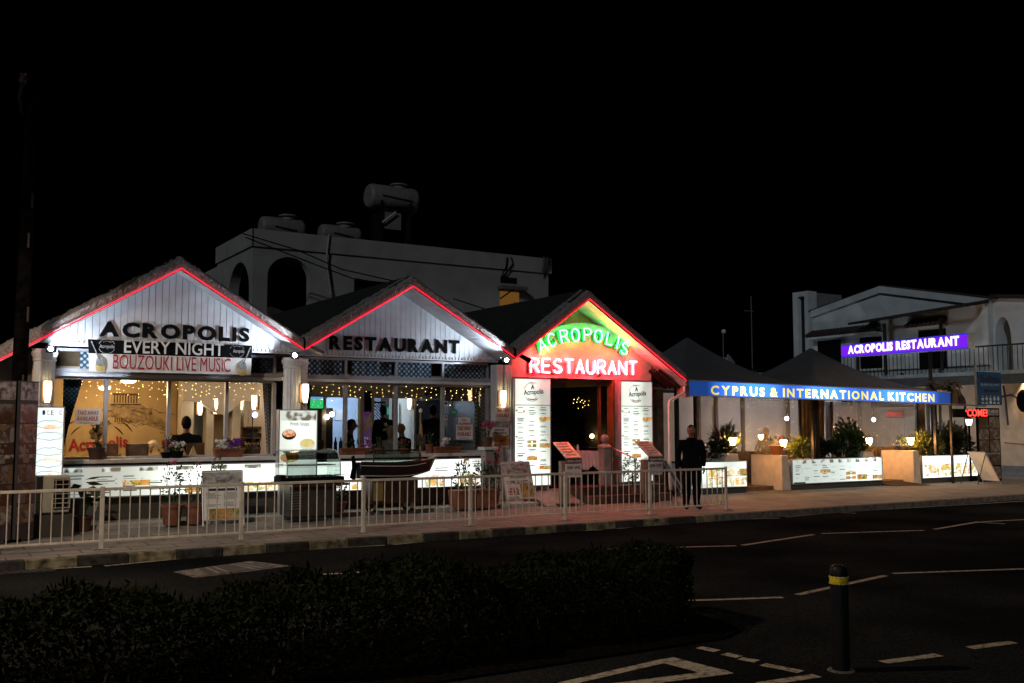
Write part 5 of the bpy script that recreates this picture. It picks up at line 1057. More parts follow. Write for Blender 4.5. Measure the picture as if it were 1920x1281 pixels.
    if not sit and top is black_cloth and pose == 'stand' and bulk > 1:   # jacket hem and collar
        MB().lathe((0, 0, hz-.13), [(.2*bulk, 0), (.195*bulk, .1), (.16*bulk, .25)], 20).build('jacket_hem', top, t, True, local=True).scale = (1, .78, 1)
        MB().lathe((0, -.002, hz+.5), [(.1, 0), (.085, .045), (.075, .06)], 16).build('collar', top, t, True, local=True)
    if print_:
        q = MB(); q.ball((.02, .155, hz+.4), .045, 8, (1, .3, 1)).obox((0, .158, hz+.31), (.17, .02, .025), (0, .3, 0)).obox((.03, .158, hz+.27), (.1, .02, .018), (0, .2, 0)); q.build('shirt_print', paper, t, local=True)
    t.scale = (s, s, s); return t
pm = atw(1307, 957, 0); person((pm.x, FV+.42, 0), 'man in black jacket and dark trousers standing behind the end of the guardrail', yaw=R(-25), s=.94, hair=hair_dark, bulk=1.2)
FL = .35
p = at(350, 800, 19.6); person((p.x, 19.6, FL), 'seated diner in black seen from behind at the left dining room table', 'sit', math.pi, 1.12, bulk=1.1)
p = at(656, 815, 20.0); person((p.x, 20.0, FL), 'seated person in dark top facing right at the middle bay table', 'sit', R(70), 1.08, long_hair=False)
p = at(719, 800, 20.2); person((p.x, 20.2, FL), 'standing person with a white print on the back of a black shirt', yaw=math.pi, s=.98, print_=True)
p = at(732, 820, 19.75); person((p.x, 19.75, FL), 'seated grey haired person in pale top seen from behind, right of the standing one', 'sit', math.pi, .98, hair=hair_grey, top=mat('grey_jumper', (.2, .19, .18), .9))
p = at(754, 820, 19.7); person((p.x, 19.7, FL), 'seated balding man in black facing left, behind the middle mullion', 'sit', R(-70), 1.02, bald=True, hair=hair_grey)
p = at(812, 800, 19.4); person((p.x, 19.4, FL), 'dim standing figure in front of the black inner doorway', yaw=R(160), s=.98)
# ------------------------------------------------------------------ furniture indoors
def chair(p, yaw, label, m_=wood, group='wooden dining chairs'):
    t = thing('dining_chair', label, 'chair', p, group, yaw)
    MB().box(-.2, .2, -.2, .2, .42, .46).build('seat', m_, t, local=True, bevel=.01); MB().box(-.2, .2, .18, .21, .62, .98).build('backrest', m_, t, local=True, bevel=.01)
    for x, y, h in ((-.18, -.18, .42), (.18, -.18, .42), (-.18, .19, .98), (.18, .19, .98)): MB().box(x-.018, x+.018, y-.018, y+.018, 0, h).build('leg', m_, t, local=True)
    return t
def table(px, v, label, m_, w=.45, h=.74, items=True, lab2=None):
    p = at(px, 850, v); t = thing('dining_table', label, 'table', (p.x, v, FL)); MB().lathe((p.x, v, FL), [(.05, 0), (.04, .1), (.035, h-.03)], 10).build('leg', dark_metal, t); MB().box(p.x-w, p.x+w, v-w*.8, v+w*.8, FL+h-.03, FL+h).build('top', wood, t)
    n = 40; vs = []; fs = []
    for i in range(n):
        a = 2*math.pi*i/n; cx = max(-1, min(1, 1.35*math.cos(a))); cy = max(-1, min(1, 1.35*math.sin(a)))
        for (k, z) in ((1.02, h+.006), (1.04, h-.02), (1.06+.05*math.sin(i*2.4), h-.16), (1.08+.08*math.sin(i*2.4), h-.3)): vs.append((p.x+cx*w*k, v+cy*w*.8*k, FL+z))
    for i in range(n):
        for j in range(3): fs.append((i*4+j, ((i+1) % n)*4+j, ((i+1) % n)*4+j+1, i*4+j+1))
    fs.append(tuple(i*4 for i in range(n))); tag(MB().add(vs, fs).build('tablecloth', m_, None, True), lab2 or 'cloth draped over the '+label.split(' at ')[0].split(' near ')[0].split(' before ')[0], 'tablecloth'); return p
for px, v, lab, m_, l2 in ((286, 20.3, 'table under a cream cloth near the mural', cloth_cream, 'cream cloth on the table in front of the mural'), (350, 19.05, 'low table before the diner in black', cloth_cream, 'cream cloth on the table nearest the diner in black'), (165, 19.4, 'table at the far left behind the upright shoot', cloth_cream, 'dim cloth on the table behind the upright shoot pot'),
                           (612, 19.9, 'table at the left of the middle bay', cloth_cream, 'cream cloth hanging over the table at the left of the middle bay'), (695, 19.5, 'table between the seated guests of the middle bay', cloth_white, 'pale cloth on the table between the seated guests')): table(px, v, lab, m_, lab2=l2)
for px, v, yw, lab in ((258, 19.6, 2.9, 'wooden chair at the front of the mural table'), (308, 20.6, 1.2, 'wooden chair between the mural table and the diner'), (378, 19.3, .4, 'wooden chair right of the diner in black'), (200, 20.2, 3., 'wooden chair under the red mural word'), (600, 20.6, .2, 'wooden chair at the left end of the middle bay')):
    p = at(px, 850, v); chair((p.x, v, FL), yw, lab)
def napkins(px, v, label, m_=cloth_cream):
    p = at(px, 850, v); t = thing('folded_napkin', label, 'napkin', (p.x, v, FL+.746), 'folded napkins on the tables'); q = MB()
    q.add([(p.x-.07, v-.05, FL+.747), (p.x+.07, v-.05, FL+.747), (p.x+.07, v+.05, FL+.747), (p.x-.07, v+.05, FL+.747), (p.x, v, FL+.95)], [(0, 1, 4), (1, 2, 4), (2, 3, 4), (3, 0, 4), (3, 2, 1, 0)]); q.build('fold', m_, t)
napkins(275, 20.1, 'cream folded napkin standing on the left of the mural table'); napkins(291, 20.2, 'cream folded napkin standing on the right of the mural table'); napkins(342, 19.0, 'cream folded napkin in front of the diner in black'); napkins(362, 19.0, 'cream folded napkin right of the diner in black'); napkins(178, 19.3, 'white folded napkin by the upright shoot pot', cloth_white)
for px, v, lab in ((286, 20.35, 'woven bread basket on the mural table'),):
    p = at(px, 850, v); t = thing('bread_basket', lab, 'basket', (p.x, v, FL+.746)); MB().lathe((p.x, v, FL+.746), [(.1, 0), (.15, .1), (.14, .11), (.1, .02)], 16).build('basket', mat('wicker', (.35, .2, .07), .8, var=.5, scale=40), t); MB().ball((p.x, v, FL+.92), .11, 14, (1, 1, 1)).build('glass_dome', mat('pale_dome', (.6, .5, .35), .3), t, True)
# wine rack
p0 = at(458, 840, 20.8); t = thing('wine_rack', 'wooden wine rack of dark bottles against the white partition', 'wine rack', (p0.x, 20.8, FL)); W0, W1 = at(459, 840, 20.8).x, at(499, 840, 20.8).x
zt_, zm, zl = at(480, 800, 20.8).z, at(480, 822, 20.8).z, at(480, 842, 20.8).z
MB().box(W0, W1, 20.8, 21.1, FL, zl).build('base_cabinet', dark_wood, t); MB().box(W0, W1, 21.05, 21.1, zl, zt_).build('back_board', wood, t)
for z in (zl, zm, zt_-.03): MB().box(W0, W1, 20.75, 21.1, z, z+.03).build('shelf', wood, t)
bottle_g = mat('bottle_glass', (.01, .012, .008), .12)
for k in range(6):
    x = W0+.06+k*(W1-W0-.1)/5.5; bo = thing('wine_bottle', ['dark wine bottle leaning at the left end of the rack', 'dark wine bottle second from the left end of the rack', 'dark wine bottle left of the rack centre', 'dark wine bottle right of the rack centre', 'dark wine bottle second from the right end of the rack', 'dark wine bottle leaning at the right end of the rack'][k], 'bottle', (x, 20.85, zl+.03), 'bottles in the wine rack')
    c = Vector((x, 20.82, zl+.03)); MB().tube([c, c+Vector((0, .1, .17)), c+Vector((0, .115, .2)), c+Vector((0, .16, .27))], [.036, .036, .016, .014], 10).build('bottle', bottle_g, bo, True); MB().tube([c+Vector((0, .03, .05)), c+Vector((0, .075, .125))], .0368, 10, False).build('wine_label', mat('pink_label', (.45, .2, .14), .6) if k in (1, 2, 3) else gold_ink, bo, True)
for k in range(7): x = W0+.05+k*(W1-W0-.1)/6; q = MB(); q.tube([(x, 20.74, zm+.08), (x, 21.0, zm+.08)], .036, 10); q.build('bottle_end', bottle_g, t, True)
for px, lab in ((629, 'dark bottle standing on the middle bay table, left of two'), (639, 'dark bottle standing on the middle bay table, right of two')):
    p = at(px, 825, 19.9); bo = thing('wine_bottle', lab, 'bottle', (p.x, 19.9, FL+.745)); MB().lathe((p.x, 19.9, FL+.745), [(.038, 0), (.038, .2), (.015, .25), (.014, .31)], 12).build('bottle', bottle_g, bo, True)
# blue violet stage lamp
p = at(478, 778, 20.4); t = thing('stage_lamp', 'round blue violet lamp shining in front of the white partition', 'lamp', p); MB().tube([p+Vector((0, .03, 0)), p+Vector((0, .12, 0))], [.07, .05], 14).build('housing', black_paint, t, True); MB().ball(p, .06, 12, (1, .4, 1)).build('lens', emit('violet_lens', (.42, .36, 1), 14), t, True); MB().tube([p+Vector((-.02, .1, -.05)), (p.x-.03, 20.5, FL)], .012, 6).build('stand', dark_metal, t)
# television
a, b = at(582, 744, 21.9), at(606, 766, 21.9); t = thing('television', 'wall television showing a green football pitch at the left of the middle bay', 'television', ((a.x+b.x)/2, 21.9, b.z)); MB().box(a.x-.02, b.x+.02, 21.9, 21.95, b.z-.02, a.z+.02).build('bezel', black_paint, t)
MB().box(a.x, b.x, 21.894, 21.9, b.z, b.z+(a.z-b.z)*.72).build('pitch_picture', emit('pitch_green', (.03, .55, .14), 1.1), t); MB().box(a.x, b.x, 21.894, 21.9, b.z+(a.z-b.z)*.72, a.z).build('crowd_picture', emit('crowd_blue', (.15, .4, .6), 1), t)
for k in range(7): x = a.x+(b.x-a.x)*random.Random(k).uniform(.08, .92); z = b.z+(a.z-b.z)*random.Random(k+50).uniform(.1, .75); MB().box(x-.008, x+.008, 21.89, 21.894, z, z+.03).build('player_dot', emit('player_white', (.7, .8, .7), 1), t)
# lit wall lantern cluster, notice sheets, mosaic poster, trellis, green door beyond the middle bay
p = at(615, 780, 22.04); t = thing('wall_lantern', 'glowing twin wall lantern on the dark panel right of the television', 'wall lamp', p)
for dx in (-.05, .07): MB().ball(p+Vector((dx, -.06, dx*.5)), .06, 12).build('globe', emit('globe_glow', (1, .75, .45), 9), t, True)
MB().tube([p+Vector((-.08, -.04, -.02)), p+Vector((.1, -.04, .02))], .012, 6).build('arm', dark_metal, t)
a, b = at(683, 733, 21.99), at(696, 820, 21.99); t = thing('food_poster', 'narrow poster of food photographs between white pillars of the second room', 'poster', ((a.x+b.x)/2, 21.99, b.z)); MB().box(a.x, b.x, 21.99, 22.0, b.z, a.z).build('sheet', food('violet_food', .12, [(.2, .05, .1), (.35, .18, .1), (.3, .05, .5), (.4, .28, .2), (.12, .06, .03)], 5), t); MB().box(a.x, b.x, 21.985, 21.99, a.z-.5, a.z).build('dark_top', black_paint, t)
for px0, py0, px1, py1, lab in ((630, 768, 643, 788, 'white sheet on the blue wall beyond the middle bay, left one'), (668, 768, 675, 787, 'white lit sheet on the blue wall beyond the middle bay, right one')):
    a, b = at(px0, py0, 24.55), at(px1, py1, 24.55); t = thing('notice', lab, 'notice', (a.x, 24.55, b.z)); MB().box(a.x, b.x, 24.56, 24.58, b.z, a.z).build('sheet', paper, t)
a, b = at(698, 756, 22.9), at(722, 812, 22.9); t = thing('trellis_screen', 'black diamond trellis screen beyond the standing black shirted person', 'screen', ((a.x+b.x)/2, 22.9, FL)); q = MB(); H_ = a.z-FL; W_ = b.x-a.x
for k in range(-14, 22):
    x = a.x+k*.075
    for sg in (1, -1):
        x0, z0, x1, z1 = (x, FL, x+H_, a.z) if sg > 0 else (x+H_*.0+.0, a.z, x+H_, FL)
        f0 = max(0, (a.x-x0)/(x1-x0)); f1 = min(1, (b.x-x0)/(x1-x0))
        if f1 > f0: q.tube([(x0+(x1-x0)*f0, 22.9, z0+(z1-z0)*f0), (x0+(x1-x0)*f1, 22.9, z0+(z1-z0)*f1)], .011, 4)
q.build('lattice', black_paint, t); MB().box(a.x, b.x, 22.89, 22.91, a.z, a.z+.04).build('rail', black_paint, t)
a, b = at(721, 755, 23.2), at(739, 812, 23.2); t = thing('green_door', 'dark green inner door with a small lit exit sign beyond the middle bay', 'door', ((a.x+b.x)/2, 23.2, FL)); MB().box(a.x, b.x, 23.2, 23.25, FL, a.z).build('leaf', mat('door_green', (.02, .09, .06), .5), t); c = at(731, 770, 23.19); MB().box(c.x-.08, c.x+.08, 23.18, 23.2, c.z-.1, c.z+.08).build('small_sign', emit('exit_green', (.05, .5, .35), .5), t)
# hall things
p = at(1102, 715, 18.9); t = thing('violet_lamp', 'small violet lamp strip under the lintel of the entrance', 'lamp', p); MB().box(p.x-.15, p.x+.15, 18.88, 18.95, p.z, p.z+.05).build('housing', black_paint, t)
for k in range(3): MB().ball((p.x-.09+k*.09, 18.88, p.z), .028, 8).build('bulb', emit('violet_bulb', (.35, .12, 1), 9), t, True)
p = at(1122, 772, 20.6); t = thing('patio_heater', 'tall patio heater with a pale dish hood inside the entrance hall', 'heater', (p.x, 20.6, FL)); MB().tube([(p.x, 20.6, FL), (p.x, 20.6, p.z)], .03, 8).build('pole', dark_metal, t); MB().lathe((p.x, 20.6, p.z-.02), [(.2, 0), (.16, .04), (.04, .07)], 18).build('hood', mat('pale_hood', (.6, .62, .65), .3, .5), t, True); q = MB(); q.tube([(p.x+.06, 20.6, FL+.7), (p.x+.05, 20.6, FL+1.15)], [.035, .02], 10); q.build('flame_tube', emit('flame_glow', (1, .5, .15), 10), t, True)
p = at(1110, 818, 20.2); t = thing('table_lamp', 'small round glowing table lamp in the entrance hall', 'lamp', (p.x, 20.2, p.z)); MB().ball(p, .055, 12).build('globe', emit('table_globe', (1, .7, .25), 14), t, True); MB().lathe((p.x, 20.2, p.z-.12), [(.04, 0), (.015, .03), (.015, .09)], 10).build('base', dark_metal, t)
table(1118, 20.2, 'table in the entrance hall near the flame heater', mat('dark_cloth', (.04, .035, .03), .9), .5, lab2='dark cloth on the table carrying the round glowing lamp')
potted(1083, 835, 19.6, 'big dark indoor plant at the left of the entrance hall', .16, .3, 1.55, 330, lm=leaf_dk, z=FL, nm='indoor_plant', l=.14, w=.06, wide=1.5); potted(1106, 835, 21.2, 'slim dark conifer in the entrance hall behind the round lamp', .14, .3, 1.6, 260, lm=leaf_dk, z=FL, nm='indoor_plant', l=.1, w=.03, wide=.9)
p = at(1092, 850, 18.05); t = thing('service_table', 'small table with a white cloth just inside the entrance door', 'table', (p.x, 18.4, FL)); x0, x1 = at(1073, 850, 18.4).x, at(1112, 850, 18.4).x
MB().box(x0, x1, 18.2, 18.62, FL+.68, FL+.72).build('top', wood, t)
for x in (x0+.05, x1-.05):
    for y in (18.25, 18.57): MB().box(x-.02, x+.02, y-.02, y+.02, FL, FL+.68).build('leg', dark_wood, t)
q = MB(); vs = []; n = 24
for i in range(n+1):
    f = i/n; x = x0-.02+(x1-x0+.04)*f; dz = .3+.12*abs(math.sin(f*5))
    for (y, z) in ((18.63, .727), (18.17, .727), (18.15+.012*math.sin(f*40), .55), (18.13+.02*math.sin(f*40), .72-dz)): vs.append((x, y, FL+z))
q.add(vs, [(i*4+k, (i+1)*4+k, (i+1)*4+k+1, i*4+k+1) for i in range(n) for k in range(3)]); tag(q.build('tablecloth', cloth_white, None, True), 'white cloth swagged over the small table at the entrance door', 'tablecloth')
t = thing('salt_cellar', 'small white shaker standing on the white entrance cloth', 'shaker', (x0+.08, 18.3, FL+.73)); MB().lathe((x0+.08, 18.3, FL+.73), [(.025, 0), (.03, .08), (.018, .13), (.005, .15)], 12).build('shaker', white_paint, t, True)
# baluster pier with ball, handrails
p = at(1134, 860, 17.75); t = thing('gate_pier', 'white pier with a ball finial at the entrance steps', 'pier', (p.x, 17.75, .35)); x = p.x
pier_m = mat('pier_render', (.4, .33, .3), .8); MB().box(x-.1, x+.1, 17.65, 17.85, .345, 1.15).build('shaft', pier_m, t, bevel=.01); MB().lathe((x, 17.75, 1.15), [(.15, 0), (.16, .04), (.11, .08), (.05, .1), (.05, .12)], 20).build('cap', pier_m, t, True); MB().ball((x, 17.75, 1.36), .095, 18).build('ball', pier_m, t, True)
t = thing('handrail', 'bent steel handrail on the right of the entrance steps', 'handrail', (14.2, 17.3, 0)); a, b, c = at(1147, 840, 17.7), at(1191, 860, 17.1), at(1191, 905, 17.1)
MB().tube([a, a.lerp(b, .5), b, Vector((b.x, 17.1, .05))], .02, 8).build('rail', steel, t, True); MB().tube([a, Vector((a.x, 17.7, .35))], .02, 8).build('post', steel, t)
t = thing('handrail', 'short steel handrail post on the left of the entrance steps', 'handrail', (12.3, 17.2, 0)); a = at(1089, 862, 17.0); MB().tube([Vector((a.x, 17.0, 0)), a, a+Vector((-.1, .4, .05))], .018, 8).build('rail', steel, t, True)
p = at(1079, 900, 17.9); t = thing('uplight', 'small violet floor light at the entrance ramp', 'lamp', (p.x, 17.6, .3)); MB().lathe((p.x, 17.6, .22), [(.05, 0), (.05, .06)], 12).build('housing', black_paint, t); MB().lathe((p.x, 17.6, .285), [(.045, 0), (.03, .01)], 12).build('lens', emit('violet_up', (.18, .06, 1), 12), t, True)
# ================================================================== the tented terrace on the right
terrace_floor = mat('terrace_tile', (.3, .17, .08), .6, var=.25, scale=5); brown_slat = mat('brown_slatting', (.17, .11, .06), .7, var=.35, scale=9); white_block = mat('white_planter_render', (.78, .66, .56), .85, var=.1, bump=.15)
st(MB().box(15.4, 27.6, 18.32, 23.6, -.02, .1).build('terrace_floor', terrace_floor)); st(MB().hexa([(22.95, 17.6, 0), (24.1, 17.4, 0), (24.1, 18.6, 0), (22.95, 18.6, 0), (22.95, 17.6, .01), (24.1, 17.4, .01), (24.1, 18.6, .1), (22.95, 18.6, .1)]).build('terrace_ramp', mat('dark_ramp', (.05, .035, .03), .9)))
def planter(u0, u1, v, label, pics, seed, blk0=None, blk1=None, stripes=True, top=.76):
    t = thing('planter_wall', label, 'planter wall', ((u0+u1)/2, v, 0)); MB().box(u0, u1, v+.1, v+1.0, 0, top-.02).build('wall', white_block, t); MB().box(u0, u1, v+.03, v+.1, 0, .13).build('plinth', granite, t)
    MB().box(u0, u1, v+.2, v+.95, top-.02, top+.0).build('soil', soil, t)
    if blk0: MB().prism([(0, 0)]*3, 0, 0) if False else MB().hexa([(u0-.32, v+.02, .0), (u0-.004, v+.02, .0), (u0-.004, v+1.1, .0), (u0-.32, v+1.1, .0), (u0-.32, v+.02, blk0), (u0-.1, v+.02, blk0), (u0-.1, v+1.1, blk0), (u0-.32, v+1.1, blk0)]).build('end_block', white_block, t, bevel=.01)
    if blk1: MB().hexa([(u1-.5, v+.25, top), (u1, v+.25, top), (u1, v+.95, top), (u1-.5, v+.95, top), (u1-.36, v+.3, blk1), (u1, v+.3, blk1), (u1, v+.9, blk1), (u1-.36, v+.9, blk1)]).build('end_block', white_block, t, bevel=.01)
    lb = lightbox('menu_lightbox', pics[0], u0+.01, u1, .14, top+.02, v, pics[1], depth=.06)
    for (f0, f1, g0, g1, m_) in pics[2]: pic(lb, u0+(u1-u0)*f0, u0+(u1-u0)*f1, .14+(top-.12)*g0, .14+(top-.12)*g1, v, m_)
    if stripes:
        for k in range(int((u1-u0)/.34)): pic(lb, u0+.05+k*.34, u0+.2+k*.34, top-.1, top-.01, v, vine_lit)
    q = MB(); menu_lines(q, u0+.1, u1-.1, .2, top-.12, v-.001, max(2, int((u1-u0)/.32)), seed, .32); q.build('menu_print', ink_grey, lb); return t
pf1 = backlit('backlit_planter', (.9, 1, .9), .7, 1.8, (.7, .5, .5), 8.2); pf2 = ramplit('backlit_planter_long', (.86, 1, .94), [(-1.75, .55), (-1, .6), (0, .75), (.8, 1.1), (1.2, 1.7), (1.75, .8)])
planter(15.9, 17.86, 18.0, 'white planter wall with lit food menu behind the standing man', ('short backlit menu with food pictures behind the standing man', pf1, [(.35, .52, .42, .7, food_lit2), (.55, .7, .42, .7, food_lit2), (.72, .86, .42, .7, food_lit2), (.87, .99, .42, .7, food_lit), (.35, .55, .08, .38, food_lit2), (.58, .78, .08, .38, food_lit2), (.8, .99, .08, .38, food_lit2)]), 2, None, .94, False)
planter(19.42, 22.93, 18.0, 'long white planter wall with a lit menu in the middle of the tented terrace', ('long backlit menu of many dishes on the middle terrace planter', pf2, [(.3, .41, .42, .55, food_lit), (.58, .625, .3, .42, food_lit), (.65, .69, .3, .42, food_lit), (.58, .625, .12, .24, food_lit), (.65, .69, .12, .24, food_lit), (.71, .82, .08, .3, food_lit), (.88, .99, .08, .24, food_lit), (.02, .14, .02, .08, ink)]), 7, .88, .92)
planter(24.55, 27.15, 17.95, 'white planter wall with lit food pictures at the far end of the terrace', ('bright backlit food pictures on the last terrace planter', backlit('backlit_planter_bright', (.93, 1, .93), 1.1, 2.2, (.8, .5, .5), 1.2), [(.02, .3, .1, .62, food_lit2), (.32, .5, .3, .62, food_lit2), (.54, .7, .3, .62, food_lit2), (.72, .98, .12, .6, food_lit2), (.33, .7, .06, .28, food_lit2)]), 3, .92, None, False)
# lanterns on the planters
lantern_glow = emit('lantern_glass', (1, .47, .14), 280)
def lantern(px, py, v, label, s=1.):
    p = at(px, py, v); t = thing('planter_lantern', label, 'lantern', p, 'lanterns on the planter walls'); MB().lathe(p, [(.07*s, 0), (.06*s, .02), (.02*s, .03), (.02*s, .05)], 8).build('base', dark_metal, t); MB().lathe(p+Vector((0, 0, .05*s)), [(.05*s, 0), (.085*s, .17*s)], 6).build('glass', lantern_glow, t); MB().lathe(p+Vector((0, 0, .22*s)), [(.1*s, 0), (.05*s, .07*s), (.015*s, .1*s), (.01*s, .14*s)], 6).build('roof', mat('lantern_roof', (.3, .25, .2), .6), t)
lantern(1374, 838, 18.5, 'lit lantern on the planter end nearest the standing man'); lantern(1469, 841, 18.4, 'lit lantern beside the orange flower pot on the white block'); lantern(1630, 837, 18.5, 'lit lantern on the right end of the long planter wall'); lantern(1708, 836, 18.4, 'lit lantern on the left block of the last planter wall')
lantern(1427, 826, 20.0, 'small lit lamp deep behind the clear sheet', .7)
# clear sheets, slatted parapets and posts
def pvc_bay(px0, px1, z0, z1, v, label, par=True):
    a, b = at(px0, 800, v), at(px1, 800, v); t = thing('clear_screen', label, 'clear screen', ((a.x+b.x)/2, v, z0)); n = 40; vs = []; fs = []; rnd = random.Random(int(px0))
    for i in range(n+1):
        x = a.x+(b.x-a.x)*i/n
        for j in range(13): vs.append((x, v+.012*math.sin(i*.7+j*.9)+rnd.uniform(-.004, .004), z0+(z1-z0)*j/12))
    for i in range(n):
        for j in range(12): fs.append((i*13+j, (i+1)*13+j, (i+1)*13+j+1, i*13+j+1))
    MB().add(vs, fs).build('sheet', pvc, t, True); q = MB().box(a.x-.03, a.x+.03, v-.03, v+.03, .1, z1); q.build('post', dark_metal, t); MB().box(b.x-.03, b.x+.03, v-.03, v+.03, .1, z1).build('post', dark_metal, t)
    if par:
        q = MB(); x = a.x+.03
        while x < b.x-.1: q.box(x, x+.085, v-.02, v+.03, .1, z0); x += .1
        q.build('slat_parapet', brown_slat, t)
pvc_bay(1304, 1500, .95, 2.45, 19.45, 'creased clear plastic screen behind the standing man and the orange pot'); pvc_bay(1560, 1720, 1.0, 2.3, 19.45, 'clear plastic screen at the right half of the tented terrace')
for px0, px1, lab in ((1501, 1522, 'drawn grey curtain panel between the clear screens, left one'), (1526, 1546, 'drawn brown curtain panel between the clear screens, right one')):
    curtain('terrace_curtain', lab, (px0, 740), (px1, 742), (px1, 868), (px0, 868), 19.4, mat('grey_brown_cloth', (.2, .16, .12), .9), 3)
tw = thing('terrace_back_wall', 'pale grey rear wall seen through the clear screens of the terrace', 'wall', (20, 23.2, .1)); MB().box(15.5, 27.5, 23.2, 23.3, .1, 2.6).build('wall', mat('pale_grey_board', (.55, .55, .57), .7, var=.15, scale=1.5), tw)
for px in (1345, 1395, 1480, 1585, 1600): a = at(px, 800, 23.1); MB().box(a.x-.05, a.x+.05, 23.1, 23.2, .1, 2.6).build('mullion', dark_metal, tw)
a, b = at(1560, 765, 22.9), at(1605, 820, 22.9); MB().box(a.x, b.x, 22.95, 23.05, 1.0, 2.3).build('dark_panel', mat('reddish_dark_panel', (.1, .05, .05), .6), tw)
MB().box(15.5, 15.6, 19.5, 23.2, .1, 2.6).build('side_wall', mat('dark_side', (.06, .05, .045), .8), tw)
for px, py, lab in ((1475, 785, 'bare white bulb lamp under the first tent'), (1638, 787, 'bare white bulb lamp under the second tent')):
    p = at(px, py, 21.2); t = thing('hanging_bulb', lab, 'lamp', p); MB().ball(p, .06, 12).build('bulb', emit('bulb_white', (.9, .95, 1), 40), t, True); MB().tube([p+Vector((0, 0, .05)), (p.x, p.y, 2.7)], .008, 5).build('cord', black_paint, t)
    l = bpy.data.lights.new('bulb_glow', 'POINT'); o = bpy.data.objects.new('bulb_glow', l); scene.collection.objects.link(o); o.parent = t; l.energy = 75; l.color = (.92, .96, 1); l.shadow_soft_size = .08; o.location = (0, 0, -.1)
# tents
tent_cloth = mat('tent_canvas', (.12, .115, .12), .8, var=.12, scale=2)
def tent(px, py, u0, u1, v0, v1, label, zb=2.66):
    p = at(px, py, (v0+v1)/2); t = thing('marquee_tent', label, 'tent', (p.x, p.y, 0), 'peaked tents over the terrace'); n = 48; m = 12; vs = []; fs = []
    for i in range(n):
        s = i/n*4; k = int(s); f = s-k; cs = [(u0, v0), (u1, v0), (u1, v1), (u0, v1), (u0, v0)]; e = (cs[k][0]+(cs[k+1][0]-cs[k][0])*f, cs[k][1]+(cs[k+1][1]-cs[k][1])*f)
        for j in range(m+1): r = .012+.988*j/m; vs.append((p.x+(e[0]-p.x)*r, p.y+(e[1]-p.y)*r, zb+(p.z-zb)*(1-r)**1.65))
    for i in range(n):
        for j in range(m): fs.append((i*(m+1)+j, ((i+1) % n)*(m+1)+j, ((i+1) % n)*(m+1)+j+1, i*(m+1)+j+1))
    fs.append(tuple(i*(m+1) for i in range(n))); o = MB().add(vs, fs).build('canopy', tent_cloth, t, True)
    MB().box(u0, u1, v0-.01, v0+.01, zb-.32, zb).build('valance', mat('grey_valance', (.25, .23, .22), .8), t)
    for x, y in ((u0+.05, v0+.05), (u1-.05, v0+.05), (u1-.05, v1-.05), (u0+.05, v1-.05)): MB().box(x-.04, x+.04, y-.04, y+.04, .1, zb).build('pole', dark_metal, t)
tent(1288, 632, 15.62, 20.35, 18.0, 22.6, 'dark peaked tent behind the end of the red lit eave'); tent(1520, 652, 20.4, 25.4, 18.0, 22.6, 'peaked tent with its right slope palely lit, under the violet sign')
# long blue sign
A0, B0 = at(1290, 728, 17.6), at(1782, 747, 17.6); bs = thing('lightbox_sign', 'long blue backlit sign CYPRUS & INTERNATIONAL KITCHEN in yellow letters', 'sign', ((A0.x+B0.x)/2, 17.6, 2.4)); zt0, zt1, zb0, zb1 = 2.7, 2.565, 2.345, 2.235
def slab(mb, x0, x1, y0, y1, d=0):
    f = lambda x, a, b: a+(b-a)*(x-A0.x)/(B0.x-A0.x)
    return mb.hexa([(x0, y0, f(x0, zb0, zb1)+d), (x1, y0, f(x1, zb0, zb1)+d), (x1, y1, f(x1, zb0, zb1)+d), (x0, y1, f(x0, zb0, zb1)+d), (x0, y0, f(x0, zt0, zt1)-d), (x1, y0, f(x1, zt0, zt1)-d), (x1, y1, f(x1, zt0, zt1)-d), (x0, y1, f(x0, zt0, zt1)-d)])
slab(MB(), A0.x, B0.x, 17.61, 17.85).build('case', mat('sign_case', (.25, .25, .27), .5), bs)
half = (B0.x-A0.x)/2; prof = [(0, .12), (.06, .12), (.1, .5), (.15, 1.0), (.21, 1.5), (.27, 1.2), (.33, .45), (.38, .55), (.43, 1.3), (.5, 1.4), (.56, .7), (.62, .45), (.68, .9), (.73, 1.5), (.79, 1.5), (.85, .9), (.91, .6), (.95, .16), (1, .1)]
slab(MB(), A0.x, B0.x, 17.6, 17.608, .012).build('lit_face', ramplit('blue_sign_face', (.03, .13, .62), [(-half+2*half*f, max(.28, s*2.7)) for f, s in prof], base=(.01, .05, .3)), bs)
q = MB(); n = 'CYPRUS & INTERNATIONAL KITCHEN'; spaced(q, n, at(1333, 739.6, 17.592), at(1752, 753.2, 17.592), .22, .004, .025, (0, -1, 0), gap=.42); q.build('lettering', ramplit('yellow_sign_letters', (1, .78, .12), [(-half+2*half*f, .5+s*s*2.2) for f, s in prof], base=(.6, .5, .05)), bs)
q = MB(); q.tube([(A0.x, 17.598, zt0), (B0.x, 17.598, zt1)], .016, 6); q.build('trim', alu, bs); q = MB(); q.tube([(A0.x, 17.598, zb0), (B0.x, 17.598, zb1)], .016, 6); q.build('trim', alu, bs)
for x in (B0.x, ): MB().box(x, x+.05, 17.6, 17.66, .0, 2.75).build('post', dark_metal, bs)
MB().box(A0.x-.12, A0.x-.005, 17.55, 17.85, 2.3, 2.72).build('end_cap', mat('red_lit_cap', (.4, .25, .25), .5), bs)
